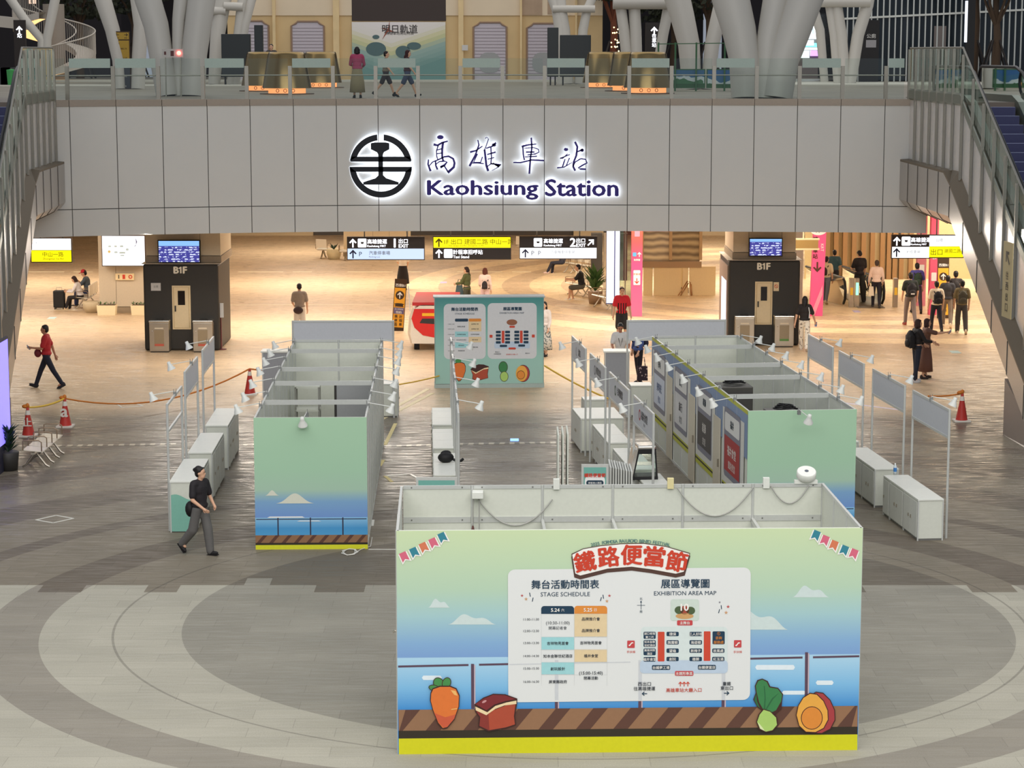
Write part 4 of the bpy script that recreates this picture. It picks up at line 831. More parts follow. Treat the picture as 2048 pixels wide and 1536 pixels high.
for B_, rz, xw, nm in ((LB, pi, 0, 'outer left wall of the left long booth'), (LB, 0, 2.04, 'aisle wall of the left long booth'), (RB, pi, 0, 'poster wall of the right long booth'), (RB, 0, 2.04, 'outer right wall of the right long booth')):
    for k, y in enumerate(YL):
        c, s_ = cos(B_.rotation_euler.z), sin(B_.rotation_euler.z); p = V((B_.location.x + xw * c - y * s_, B_.location.y + xw * s_ + y * c, 2.49))
        place_spot(p, rz + B_.rotation_euler.z, 'arm spotlight on the %s, %s of seven' % (nm, ORD[k]), 'arm spotlights on the booths')
place_spot(g(614, 829, 2.49), -pi / 2 - .1, 'white arm spotlight on the printed end of the left long booth', 'arm spotlights on the booths'); place_spot(g(1598, 824, 2.49), -pi / 2 + .3, 'white arm spotlight on the printed end of the right long booth', 'arm spotlights on the booths')
for xf, ys_, rz, nm, zz in ((xl, (43.3, 46.2, 49.5), pi, 'outside left header frames', (2.49, 2.69, 2.69)), (xcl, (42.2, 45.2, 48.1, 51), 0, 'edge-on header line left of the aisle', (2.49,) * 4), (xcr, (41.9, 45.2, 48.1, 51), pi, 'header line right of the aisle', (2.49,) * 4), (xr, (42.6, 45.6, 48.7, 51.5), .05, 'far right header line', (2.49,) * 4)):
    for k, y in enumerate(ys_): place_spot((xf(y), y, zz[k]), rz, 'white arm spotlight on the %s, %s' % (nm, ['nearest', 'second', 'third', 'farthest'][k] if len(ys_) == 4 else ['nearest', 'middle', 'farthest'][k]), 'arm spotlights on the header frames')
# ---- white display counters, each unit by itself
def counter(x0, x1, L_, h, loc, rz, label, side=1, group='white display counters'):
    t = thing('display_counter', label, 'counter', loc, rz, group); W = x1 - x0
    b = MB(); b.box(x0 + .015, x1 - .015, .015, L_ - .015, .04, h - .03); b.build('body', PANEL, t)
    b = MB(); b.box(x0, x1, 0, L_, h - .03, h); b.build('top', WHITE, t, bev=.004)
    b = MB(); b.box(x0 + .03, x1 - .03, .03, L_ - .03, 0, .04); b.build('plinth', hue('plinth_grey', 120, 120, 116), t)
    for x in (x0 + .012, x1 - .012):
        for y in (.012, L_ - .012): b = MB(); b.box(x - .012, x + .012, y - .012, y + .012, .0, h - .03); b.build('corner_post', ALU, t)
    xs_ = x1 if side > 0 else x0; n = 2 if L_ > .8 else 1
    for k in range(n):
        ya, yb = .03 + (L_ - .06) * k / n, .03 + (L_ - .06) * (k + 1) / n; b = MB(); b.box(min(xs_, xs_ + side * .012) , max(xs_, xs_ + side * .012), ya + .006, yb - .006, .07, h - .06); d = b.build('door', hue('counter_door', 206, 208, 200, rough=.5), t)
        b = MB(); yk = yb - .08 if k == 0 else ya + .08; b.box(min(xs_ + side * .012, xs_ + side * .03), max(xs_ + side * .012, xs_ + side * .03), yk - .012, yk + .012, h * .5 - .03, h * .5 + .03); b.build('lock', STEEL, d)
    return t
def crow(xf, W, y0, h, lens, rz, nm, side):
    y = y0
    for k, l in enumerate(lens):
        counter(0, W, l - .006, h, (xf(y), y, 0), rz, 'white display counter in the %s, %s unit' % (nm, ['front', 'middle', 'rear'][k]), side); y += l
for y0, nm in ((41.9, 'nearest left row behind the woman in black'), (45.0, 'second left row'), (48.35, 'farthest left row')): crow(lambda y: -6.6 - .03 * (y - 42) + .03, .5, y0, 1.0, (.45, .98, .98), .03, nm, 1)
for y0, nm in ((43.6, 'aisle row holding the black bag'), (46.65, 'middle row left of the aisle'), (49.65, 'farthest row left of the aisle')): crow(lambda y: -1.56 - .04 * (y - 43.6), .5, y0, .8, (.98, .98, .48), .04, nm, -1)
for y0, nm in ((44.2, 'row under the dark green emblem'), (47.3, 'row under the grey round emblem')): crow(lambda y: 2.42 - .105 * (y - 44), .5, y0, .8, (.98, .98, .48), .105, nm, -1)
crow(lambda y: 2.75 - .105 * (y - 41), .5, 41.3, .8, (.98, .98, .48), .105, 'row under the red emblem carrying the warmer', -1)
counter(0, 1.0, 1.55, .8, (1.58, 50.5, 0), .1, 'extra wide white display counter farthest right of the aisle', -1); counter(0, .55, .5, .8, (1.75, 53.3, 0), .1, 'small white display counter standing alone behind the extra wide one', -1)
for y0, nm in ((41.15, 'nearest far right row'), (44.25, 'second far right row by the water bottle'), (47.4, 'third far right row'), (50.3, 'farthest far right row')): crow(lambda y: 7.66 - .103 * (y - 41.1), .5, y0, .8, (.98, .98, .48), .103, nm, -1)
counter(0, .55, .6, .8, (3.0, 55.6, 0), .05, 'white display counter under the header frame by the man in blue', -1); counter(0, .4, .6, .86, (-3.28, 55.5, 0), .02, 'white display counter under the header frame by the taxi banner', 1)
b = MB(); 
n = 14; zz = [.70 + .05 * sin(k / n * 5.2 + .4) - .02 * k / n for k in range(n + 1)]
b.use(hue('teal_wave', 128, 186, 168)); flat(b, [(.0, .02), (.5, .02)] + [(.5 - .5 * k / n, zz[n - k]) for k in range(n + 1)], -.003); o = b.build('wave_print', label='teal wave print covering the end of the nearest left counter', cat='print'); o.location = (-6.57, 41.905, 0); o.rotation_euler = (0, 0, .03)
def desk(x0, x1, y, label):
    t = thing('reception_desk', label, 'desk', (x0, y, 0)); W = x1 - x0
    b = MB(); b.box(0.02, W - .02, 0, .5, 0, 1.22); b.build('body', GREYP, t); b = MB(); b.box(-.03, W + .02, -.02, .53, 1.22, 1.26); b.build('top', WHITE, t); b = MB(); b.box(.0, .03, -.01, .51, 0, 1.22); b.box(W - .03, W, -.01, .51, 0, 1.22); b.build('edge_post', ALU, t)
desk(2.47, 3.13, 58.7, 'grey tall reception desk before the man with a lanyard'); desk(-6.66, -5.95, 58.7, 'grey tall reception desk behind the left long booth')
# ---- odds and ends around the booths
t = thing('food_warmer', 'foil-wrapped glass food warmer on the counter under the red emblem', 'food warmer', (2.62, 43.1, .8), .1)
FOIL = hue('kitchen_foil', 214, 210, 204, rough=.2, metal=.9, noise=.3, ns=30)
b = MB(); b.prism([(-.24, .02), (.24, .02), (.2, .6), (-.12, .6)], .02, .44); b.build('glass_body', GLASS, t); b = MB(); b.box(-.26, .26, 0, .46, 0, .06); b.build('base', BLACK, t)
b = MB(); b.box(-.15, .22, -.02, .48, .58, .68); b.build('top_cover', FOIL, t, bev=.03); b = MB(); b.box(-.14, .215, -.03, -.01, .52, .62); b.build('top_band', BLACK, t)
b = MB()
for p0, p1 in (((-.24, 0, .05), (-.12, 0, .6)), ((.24, 0, .05), (.2, 0, .6)), ((.24, .45, .05), (.2, .45, .6)), ((-.24, .45, .05), (-.12, .45, .6))): b.bar(p0, p1, .03, .03)
b.build('frame', BLACK, t); b = MB(); b.prism([(-.34, -.02), (-.26, .0), (-.14, .62), (-.2, .6)], -.02, .47); b.build('foil_side', FOIL, t)
b = MB(); b.box(-.2, .2, .05, .4, .28, .29); b.build('shelf', CHROME, t)
for k in range(3):
    b = MB(); b.box(.86 + .09 * k, .89 + .09 * k, 41.3 + .06 * k, 42.3 + .06 * k, 0, 2.0); b.build('spare_panel', PANEL, label='white spare wall panel standing on edge in the aisle, %s of three' % ('leftmost', 'middle', 'rightmost')[k], cat='panel', group='spare panels standing in the aisle')
for k in range(9):
    b = MB(); b.box(1.72 + .045 * k, 1.75 + .045 * k, 38.4 - .02 * k, 39.2 - .02 * k, 0, 1.93 - .006 * k); b.build('stacked_board', hue('board_%d' % (k % 2), 196 - 18 * (k % 2), 198 - 18 * (k % 2), 192 - 18 * (k % 2)), label='thin upright board in the pack beside the teal poster stand', cat='board', group='pack of upright boards behind the schedule booth')
def poster_stand(px0, px1, py, y, label):
    a, c = gy(px0, py, y), gy(px1, py, y); W = c.x - a.x; H = a.z; t = thing('poster_stand', label, 'sign', (a.x, y, 0))
    b = MB(); b.box(0, W, 0, .04, 0, H); b.build('frame', ALU, t); b = MB().use(hue('stand_teal', 112, 172, 160)); flat(b, [(.04, H - .45), (W - .04, H - .45), (W - .04, H - .05), (.04, H - .05)], -.004); b.use(PAPER); flat(b, rrect(.06, W - .06, H - .9, H - .2, .08), -.006)
    b.use(RED); b.text('鐵路便當節', W / 2, H - .19, h=.07, y=-.008, off=.03); b.use(INK); flat(b, rrect(W * .18, W * .82, H - .37, H - .28, .04), -.009); b.use(PAPER); b.text('便當達人展區', W / 2, H - .325, wd=W * .5, y=-.011); b.use(INK); b.text('活動時間', W * .3, H - .5, h=.05, y=-.009); b.build('poster', parent=t)
poster_stand(1163, 1217, 929, 38.3, 'teal poster stand beside the pack of upright boards'); poster_stand(832, 914, 955, 38.0, 'teal poster stand peeping over the schedule booth at the end of the bag counter')
t = thing('shoulder_bag', 'black shoulder bag lying on the aisle counter', 'bag', (-1.36, 45.0, .8), .4)
b = MB(); b.ell((0, 0, .1), (.17, .14, .11), 16); b.ell((.02, .05, .17), (.12, .08, .07), 12); b.build('body', hue('bag_black', 16, 16, 18), t); b = MB(); b.tube([(.1, -.05, .08), (.2, -.12, .03), (.3, -.08, .02), (.36, -.05, .05)], .028, 8); b.build('strap', BLACK, t)
t = thing('water_bottle', 'small water bottle with blue label on the nearest far right counter', 'bottle', (*g(1790, 949, .8).xy, .8))
b = MB(); b.lathe([(0, 0), (.032, .0), (.034, .1), (.034, .16), (.014, .2), (.014, .215)], 14); b.build('body', hue('bottle_clear', 214, 222, 226, rough=.1), t); b = MB(); b.lathe([(.035, .06), (.035, .14)], 14); b.build('label_band', hue('bottle_blue', 64, 124, 190), t); b = MB(); b.lathe([(.016, .205), (.016, .23), (0, .23)], 12); b.build('cap', PAPER, t)
# inside the long booths
def in_booth(B_, x, y): c, s_ = cos(B_.rotation_euler.z), sin(B_.rotation_euler.z); return (B_.location.x + x * c - y * s_, B_.location.y + x * s_ + y * c, 0)
t = thing('open_shelf', 'tall white open shelf inside the left long booth', 'shelf', in_booth(LB, .15, 8.6), .03)
for z in (.1, .7, 1.2, 1.72):
    b = MB(); b.box(0, .56, 0, .42, z, z + .05); b.build('shelf_board', PANEL, t)
for x, y in ((.02, .02), (.54, .02), (.02, .4), (.54, .4)):
    b = MB(); b.box(x - .02, x + .02, y - .02, y + .02, 0, 1.75); b.build('upright', JNT, t)
t = thing('partition_panel', 'grey partition with a dark post inside the left long booth', 'panel', in_booth(LB, 1.12, 6.9), .03); b = MB(); b.box(.05, .88, 0, .03, 0, 2.1); b.build('sheet', hue('partition_grey', 152, 154, 156), t); b = MB(); b.box(0, .05, -.01, .04, 0, 2.12); b.build('post', DARK, t)
t = thing('storage_bench', 'low white bench inside the left long booth by the aisle wall', 'bench', in_booth(LB, 1.45, 9.2), .03); b = MB(); b.box(0, .52, 0, 1.6, .95, 1.0); b.build('top', WHITE, t); b = MB(); b.box(.02, .5, .02, 1.58, 0, .95); b.build('body', PANEL, t)
def fridge(x, y, h, label, cab):
    t = thing('refrigerator', label, 'refrigerator', in_booth(RB, x, y), .1); b = MB(); b.box(0, .72, 0, .75, 0.05, h); b.build('cabinet', hue('fridge_grey', 88, 86, 82, rough=.4, metal=.4), t, bev=.02)
    b = MB(); b.box(.03, .69, -.03, 0, .08, h - .1); b.build('door', hue('fridge_door', 74, 72, 70, rough=.35), t); b = MB(); b.box(.05, .1, .02, .06, h - .14, h - .06); b.box(.05, .1, -.035, -.03, h - .09, h - .04); b.build('badge', CHROME, t)
    b = MB(); pts = [(.36 + .26 * cos(a * .7) * (1 - .02 * a), .37 + .2 * sin(a * .7) * (.6 if int(a) % 3 else 1), h + .03 + .004 * a) for a in range(26)]; b.tube(pts, .017, 6); o = b.build('power_cable', BLACK, label=cab, cat='cable'); o.location = t.location; o.rotation_euler = (0, 0, .1)
fridge(.75, 6.6, 1.93, 'dark grey refrigerator deeper inside the right long booth', 'black cable coiled on the deeper refrigerator'); fridge(.98, 2.55, 2.0, 'dark grey refrigerator nearest the green end of the right long booth', 'black cable coiled on the nearer refrigerator')
for x, y, h, l in ((.35, 7.7, 1.5, 'white storage cabinet beside the deeper refrigerator'), (.5, 3.5, 1.75, 'white storage cabinet beside the nearer refrigerator')):
    t = thing('storage_cabinet', l, 'cabinet', in_booth(RB, x, y), .1); b = MB(); b.box(0, .5, 0, .8, 0, h - .04); b.build('body', PANEL, t); b = MB(); b.box(-.01, .51, -.01, .81, h - .04, h); b.build('top', WHITE, t)
# on the schedule booth: sockets, cables, lamp
def fbp(x, y, z): c, s_ = cos(.03), sin(.03); return V((-1.49 + x * c - y * s_, 28.25 + x * s_ + y * c, z))
CAB = hue('grey_cable', 170, 170, 164); 
def hang(x0, x1, zt, sag, label, y=3.02):
    b = MB(); pts = [fbp(x0 + (x1 - x0) * k / 16, y - .03, zt - sag * (1 - (2 * k / 16 - 1) ** 2)) for k in range(17)]; b.tube(pts, .011, 6); b.build('cable', CAB, label=label, cat='cable')
hang(1.1, 2.16, 2.8, .38, 'grey cable drooping along the back of the schedule booth at left'); hang(3.95, 5.05, 2.96, .42, 'grey cable drooping along the back of the schedule booth at centre right'); hang(5.3, 5.85, 2.98, .26, 'short grey cable drooping below the round fan')
for x, yl, l in ((2.22, 0, 'white socket box on the back rail, leftmost of three'), (3.86, 1, 'yellowed socket box on the back rail, middle of three'), (5.24, 0, 'white socket box on the back rail, rightmost of three')):
    b = MB(); b.box(-.045, .045, -.05, .03, -.06, .09); b.use(hue('socket_dot', 60, 60, 60)) if False else None
    o = b.build('socket_box', hue('socket_yellow', 226, 214, 160) if yl else WHITE, label=l, cat='socket box', group='socket boxes on the schedule booth'); o.location = fbp(x, 3.05, 3.0)
t = thing('round_fan', 'small round white fan on the back right corner of the schedule booth', 'fan', fbp(5.82, 3.05, 3.0), 0)
Tm = M.Translation((0, 0, .13)) @ M.Rotation(R(-28), 4, 'X') @ M.Rotation(R(90), 4, 'X')
b = MB(); b.lathe([(0, -.07), (.12, -.07), (.14, -.05), (.14, .04), (.13, .05)], 28, M.Translation((0, 0, .14)) @ M.Rotation(R(25), 4, 'X')); b.build('housing', WHITE, t); b = MB(); b.lathe([(0, .052), (.13, .05)], 28, M.Translation((0, 0, .14)) @ M.Rotation(R(25), 4, 'X')); b.build('grille', hue('fan_grille', 226, 228, 222), t)
b = MB(); b.lathe([(0, .056), (.03, .054)], 16, M.Translation((0, 0, .14)) @ M.Rotation(R(25), 4, 'X')); b.build('hub', hue('fan_hub', 90, 96, 106), t); b = MB(); b.box(-.17, .16, -.04, .04, 0, .05); b.box(-.03, .03, -.03, .03, .03, .1); b.build('base', WHITE, t)
t = thing('floodlight', 'white floodlight with a dark lamp hanging on the second post of the schedule booth', 'lamp', fbp(1.08, 2.98, 2.86)); b = MB(); b.box(-.07, .09, -.14, .04, -.02, .08); b.build('case', WHITE, t, bev=.01)
b = MB(); b.tube([(-.05, -.03, 0), (-.07, -.03, -.5), (-.05, -.05, -.62)], .01, 6); b.tube([(.03, -.03, 0), (.03, -.03, -.68)], .01, 6); b.build('cord', CAB, t); b = MB(); b.lathe([(0, .0), (.11, 0), (.12, -.1), (0, -.12)], 16, M.Translation((.0, -.06, -.64))); b.build('transformer', DARK, t); b = MB(); b.lathe([(.03, 0), (.012, .09), (0, .1)], 10, M.Translation((-.06, -.05, -.52))); b.build('plug', hue('plug_maroon', 90, 50, 44), t)
t = thing('door_lever', 'small grey lever sticking out of the left wall of the schedule booth', 'handle', fbp(-.02, 1.2, 1.35)); b = MB(); b.tube([(0, 0, 0), (-.06, 0, 0)], .012, 6); b.build('stem', STEEL, t); b = MB(); b.tube([(-.06, .01, 0), (-.06, -.12, .01)], .014, 6); b.build('grip', STEEL, t)
b = MB(); p0 = g(700, 1103); pts = [V((p0.x + .13 * cos(a * .9) * (1 + .25 * sin(a * 2.1)), p0.y - .1 + .26 * sin(a * .9), .012 + .002 * (a % 3))) for a in range(22)] + [g(722, 1100) + V((0, 0, .012)), g(741, 1094) + V((0, .0, .012)), g(735, 1085) + V((.06, .4, .012))]; b.tube(pts, .009, 5); b.build('cable_coil', hue('white_cable', 214, 212, 204), label='thin white cable coiled on the floor before the left long booth', cat='cable')
# ================================================================ print on the front of the schedule booth
fgm = mat('festival_print', (.6, .7, .6), rough=.45, noise=0); q = NT(fgm); z = q.xyz(q.obj())[2]
q.put(q.b.inputs['Base Color'], q.ramp(q.math('DIVIDE', z, 3.0), [(.19, S(52, 138, 210)), (.3, S(128, 190, 232)), (.435, S(176, 216, 238)), (.437, S(126, 164, 214)), (.5, S(134, 176, 216)), (.62, S(166, 204, 208)), (.74, S(184, 212, 186)), (1.0, S(204, 222, 178))]))
def fp(px, py):
    v = (py - 1054) / (1507.5 - 1054); xl_, xr_ = 797, 1722 - 6 * v; k = (px - xl_) / (xr_ - xl_); yt, yb = 1058 - 8 * k, 1511.5 - 8 * k
    return (k * 6.06, 3.0 * (1 - (py - yt) / (yb - yt)))
b = MB(); b.box(-.01, 6.07, 0, .018, 0, 3.0); FPN = b.build('front_panel', fgm, FB)
LAY = [0]
def pl_(m, pts, lay, bb): bb.use(m); flat(bb, [fp(*p) for p in pts], -.0015 * lay)
PK = 6.06 / 922
b = MB()
C_ = lambda n, *c: hue('ink_' + n, *c)
def cloud2(cx, cy, w_, h_, m, lay=1): pl_(m, [(cx + w_ * (.5 - k / 24), cy - h_ * (sin(pi * k / 24) ** 1.6) * (.72 + .28 * sin(pi * k / 24 * 3 + .6))) for k in range(25)], lay, b)
CL = C_('cloud', 206, 222, 220)
cloud2(879, 1212, 44, 26, CL); cloud2(944, 1246, 96, 30, CL); cloud2(1620, 1190, 74, 34, CL); cloud2(1510, 1256, 130, 60, CL)
WH = C_('glint', 228, 240, 246); glint = lambda x0, x1, y0, y1: pl_(WH, [(x0 + 3, y0), (x1 - 3, y0), (x1, (y0 + y1) / 2), (x1 - 3, y1), (x0 + 3, y1), (x0, (y0 + y1) / 2)], 1, b)
glint(844, 884, 1350, 1359); glint(1510, 1590, 1328, 1338); glint(1632, 1668, 1360, 1369); glint(1564, 1612, 1381, 1389)
RL = C_('railing', 92, 70, 88); RL2 = C_('railing_light', 196, 180, 190)
for x0, x1 in ((797, 937), (958, 1103), (1120, 1271), (1288, 1437), (1455, 1605), (1626, 1719)):
    y = lambda x: 1331.5 - 21.5 * (x - 797) / 925; pl_(RL, [(x0, y(x0) - 2), (x1, y(x1) - 2), (x1, y(x1) + 2), (x0, y(x0) + 2)], 2, b)
for x in (945, 1112, 1279, 1446, 1613):
    yt = 1326 - 24 * (x - 945) / 668; pl_(RL, [(x - 3, yt), (x + 3, yt), (x + 3, 1418), (x - 3, 1418)], 2, b); pl_(RL2, [(x + 3, yt + 2), (x + 5.5, yt + 2), (x + 5.5, 1418), (x + 3, 1418)], 2, b)
def band(y0, y1, m, lay): pl_(m, [(797, y0 + 4), (1717, y0 - 4), (1717, y1 - 4), (797, y1 + 4)], lay, b)
band(1416, 1459, C_('deck_tan', 150, 112, 82), 3); band(1459, 1475, C_('deck_dark', 52, 44, 32), 3); band(1475, 1509.5, C_('deck_yellow', 216, 214, 24), 3)
SB = C_('stripe', 96, 64, 52)
for k in range(13):
    x = 768 + k * 75; yk = lambda xx: 4 - 8 * (xx - 797) / 920
    pts = [(x + 8, 1459), (x + 37, 1459), (x + 72, 1416), (x + 43, 1416)]; pts = [(min(max(a, 798), 1716), c + yk(a)) for a, c in pts]; pl_(SB, pts, 4, b)
b.build('seaside_scene', parent=FPN)
# white board, headings
b = MB(); BD = mat('board_white', S(228, 231, 230), rough=.45, noise=0)
def pxr(x0, x1, y0, y1, r, **k): return [(a, -c) for a, c in rrect(x0, x1, -y1, -y0, r, **k)]
pl_(BD, [(x, y + 2.5 - 5 * (x - 1016) / 484) for x, y in pxr(1016, 1500, 1132, 1402, 14)], 5, b)
GH = C_('ghost', 206, 210, 214)
for x in (1112, 1279, 1446): pl_(GH, [(x - 3, 1318), (x + 4, 1318), (x + 4, 1400), (x - 3, 1400)], 6, b)
pl_(GH, [(1018, 1326), (1260, 1321), (1260, 1323), (1018, 1328)], 6, b); b.build('notice_board', parent=FPN)
def tx(bb, m, s_, px, py, hpx=None, wpx=None, lay=9, off=.0, rot=0, mode='c'):
    x, z = fp(px, py); bb.use(m); bb.text(s_, x, z, h=hpx * PK if hpx else None, wd=wpx * PK if wpx else None, y=-.0015 * lay, off=off, rot=rot, mode=mode)
b = MB(); NV = C_('navy', 24, 58, 82); TL = C_('teal', 70, 120, 124)
tx(b, NV, '舞台活動時間表', 1130, 1164, wpx=134, off=.016); tx(b, NV, 'STAGE SCHEDULE', 1130, 1184, wpx=98); b.build('heading', parent=FPN); b = MB(); tx(b, NV, '展區導覽圖', 1369, 1162, wpx=96, off=.016); tx(b, NV, 'EXHIBITION AREA MAP', 1369, 1181.5, wpx=124); b.build('heading', parent=FPN)
b = MB(); WT = C_('white', 244, 242, 236); TR = C_('title_red', 206, 64, 40); TD = C_('title_dark', 84, 58, 50)
ch = [('鐵', 1169, 1118, .20), ('路', 1216, 1108, .11), ('便', 1262, 1104, .0), ('當', 1307, 1107, -.08), ('節', 1352, 1117, -.16)]
def title_box(grow, dy, m, lay):
    top = [(1144 - grow, 1104), (1166, 1093), (1200, 1087), (1240, 1083), (1285, 1082), (1330, 1088), (1377 + grow, 1102)]; bot = [(1366 + grow, 1138), (1350, 1142), (1300, 1133), (1262, 1128), (1214, 1132), (1160, 1146), (1150 - grow, 1142)]
    pl_(m, [(x, y - grow + dy) for x, y in top] + [(x, y + grow + dy) for x, y in bot], lay, b)
title_box(2, 6, TD, 9); title_box(1.6, 0, TD, 10); title_box(0, 0, WT, 11)
for c, x, y, r in ch: tx(b, TR, c, x, y, hpx=40, wpx=41, lay=14, off=.035, rot=r)
s_ = '2025 FORMOSA RAILROAD BENTO FESTIVAL'; n = len(s_)
for i, c in enumerate(s_):
    u = i / (n - 1) * 2 - 1
    if c != ' ': tx(b, TL, c, 1260 + 77 * u, 1076 + 8 * u * u, hpx=6.4, lay=9, off=.01, rot=-.2 * u)
b.build('festival_title', parent=FPN)
# bunting
b = MB(); cols = [C_('flag_pink', 214, 104, 128), C_('flag_teal', 52, 132, 150), C_('flag_orange', 214, 122, 86)]
def flag(cx, cy, a, c, s_=1.0):
    def rt(u, v): return (cx + u * cos(a) - v * sin(a), cy + u * sin(a) + v * cos(a))
    pl_(WT, [rt(u * 1.15, v) for u, v in ((-8, -7), (8, -7), (9, 15), (0, 9), (-8, 15))], 5, b); pl_(cols[c], [rt(u, v) for u, v in ((-7, -8), (7, -8), (7.5, 11), (0, 6), (-7, 11))], 6, b)
for k, (x, y, c) in enumerate(((810, 1108, 0), (830, 1099, 1), (849, 1089, 2), (868, 1080, 0), (886, 1069, 1))): flag(x, y, -.42, c)
b.build('bunting', parent=FPN); b = MB()
for k, (x, y, c) in enumerate(((1630, 1063, 1), (1648, 1073, 0), (1666, 1083, 2), (1687, 1093, 1), (1706, 1100, 0))): flag(x, y, .38, c)
b.build('bunting', parent=FPN)
# timetable
b = MB(); OR_ = C_('orange', 224, 142, 58); SAND = C_('sand', 228, 206, 164); AQ = C_('aqua', 160, 214, 218); TXT_ = C_('text', 60, 66, 74); LNE = C_('line', 212, 214, 214)
def cell(x0, x1, y0, y1, m, lay=7, **k): pl_(m, [(x, y) for x, y in ((x0, y0), (x1, y0), (x1, y1), (x0, y1))], lay, b)
pl_(NV, pxr(1082, 1147.5, 1208, 1224, 6, corners='bc'), 7, b); pl_(OR_, pxr(1148, 1213.5, 1207.5, 1223.5, 6, corners='bc'), 7, b)
tx(b, WT, '5.24', 1110, 1216, hpx=7.2, off=.02); tx(b, WT, '六', 1125, 1216, hpx=6); tx(b, WT, '5.25', 1175, 1215.5, hpx=7.2, off=.02); tx(b, WT, '日', 1190, 1215.5, hpx=6)
cell(1148, 1213.5, 1224, 1270, SAND); cell(1082, 1147.5, 1271, 1296.5, AQ); cell(1148, 1213, 1296, 1321.5, SAND); cell(1082, 1147.5, 1322.5, 1347, AQ)
for y in (1270.5, 1296.5, 1322, 1347.5): cell(1082, 1213, y, y + .5, LNE, 8)
for x in (1082, 1147.7, 1213): cell(x, x + .5, 1224, 1370, LNE, 8)
for y, s_ in ((1235, '11:00-11:30'), (1258.5, '12:00-12:30'), (1283, '13:00-13:30'), (1309.5, '14:00-14:30'), (1335, '15:00-15:30'), (1362, '16:00-16:30')): tx(b, TXT_, s_, 1062, y, wpx=31)
tx(b, TXT_, '(10:30-11:00)', 1115, 1243, wpx=47); tx(b, TXT_, '開幕記者會', 1115, 1252.5, wpx=36)
for s_, x, y, w_ in (('品牌推介會', 1181, 1234, 36), ('品牌推介會', 1181, 1257.5, 36), ('吉祥物見面會', 1115, 1283.5, 43), ('吉祥物見面會', 1181, 1282.5, 43), ('知本金聯世紀酒店', 1115, 1309.5, 58), ('福井食堂', 1181, 1309, 28), ('創玩設計', 1115, 1335.5, 29), ('屏東縣政府', 1115, 1362, 36), ('(15:00-15:40)', 1181, 1345, 47), ('閉幕活動', 1181, 1354.5, 28)): tx(b, TXT_, s_, x, y, wpx=w_, off=.008)
def star(cx, cy, r, m): pl_(m, [(cx + (r if k % 2 == 0 else r * .42) * sin(k * pi / 5), cy - (r if k % 2 == 0 else r * .42) * cos(k * pi / 5)) for k in range(10)], 7, b)
RS, TS = C_('confetti_red', 190, 84, 84), C_('confetti_tan', 206, 160, 120)
for x, y, r, m in ((1044, 1187, 3.2, RS), (1052, 1194, 3.8, TS), (1218, 1187, 3.4, RS), (1213, 1198, 3.8, TS), (1455, 1209, 3.8, RS), (1451, 1221, 4.2, TS), (1438, 1200, 2.6, C_('confetti_grey', 130, 130, 140))): star(x, y, r, m)
for x, y, a in ((1059, 1185, .4), (1066, 1195, -.4), (1205, 1189, .3), (1202, 1194, -.5), (1441, 1210, .2), (1438, 1218, -.5)): pl_(NV, [(x - .8, y - 4), (x + .8, y - 4), (x + .8 + 4 * a, y + 4), (x - .8 + 4 * a, y + 4)], 7, b)
b.build('timetable', parent=FPN)
# area map
b = MB(); MG, MB2 = C_('map_ground', 216, 228, 226), C_('map_blue', 190, 208, 226)
pl_(MG, pxr(1281, 1454, 1250, 1344, 8), 7, b); pl_(MB2, pxr(1279, 1455, 1318, 1345, 8), 7.5, b)
def tag_(x0, x1, y0, y1, s_, m=NV, t=WT): pl_(m, pxr(x0, x1, y0, y1, 2.4), 8, b); L = s_.split('/'); [tx(b, t, l, (x0 + x1) / 2, y0 + (y1 - y0) * (k + .5) / len(L), hpx=min(6.4, (y1 - y0) * .72 / len(L)), lay=10, off=.006) for k, l in enumerate(L)]
for y0, y1, s_ in ((1260, 1274.5, '湖口老街/第二代'), (1277, 1291, '知本金聯/世紀酒店'), (1294, 1308, '高雄洲際/酒店'), (1311.5, 1321, '福井食堂')): tag_(1286, 1310.5, y0, y1, s_)
for k, (a, c, d) in enumerate((('環保', '三人好棧', ''), ('旗魔蝦', '海遊棚', ''), ('望龜', '新梅子', '故風處'), ('創玩', '雄獅', '紅玉滿'))):
    y = 1260 + 17 * k; tag_(1332, 1356.5, y, y + 9, a); tag_(1378, 1403, y, y + 9, c)
    if d: tag_(1423.5, 1448, y, y + 9, d)
tag_(1424, 1448.5, 1259, 1285.5, '①/咨詢/服務處', NV, OR_)
RD = C_('map_red', 206, 72, 50); pl_(RD, pxr(1314.5, 1328, 1260, 1320.5, 1.5), 8, b); pl_(RD, pxr(1406.5, 1420, 1259, 1319.5, 1.5), 8, b)
tag_(1303, 1339.5, 1328, 1338, '台鐵夢工場'); tag_(1395, 1431, 1327.5, 1337.5, '台鐵便當店'); tag_(1349, 1386, 1340, 1350, '主題形象區', C_('map_crimson', 200, 70, 74)); tag_(1353, 1384, 1236.5, 1247, '主舞台', C_('map_crimson', 200, 70, 74))
for x in (1261, 1474.5):
    pl_(C_('map_crimson', 200, 70, 74), pxr(x - 7.5, x + 7.5, 1278 - (x > 1300), 1293 - (x > 1300), 1.5), 8, b); pl_(WT, [(x - 4.5, 1289), (x - 2, 1289), (x + 2, 1283.5), (x + 4.5, 1283.5), (x + 4.5, 1281.5), (x + 1, 1281.5), (x - 3, 1286.5), (x - 4.5, 1286.5)], 9, b); tx(b, RD, '手扶梯', x, 1301, wpx=17)
pl_(C_('stage_card', 206, 220, 210), pxr(1340, 1397, 1194, 1237.5, 5), 7, b)
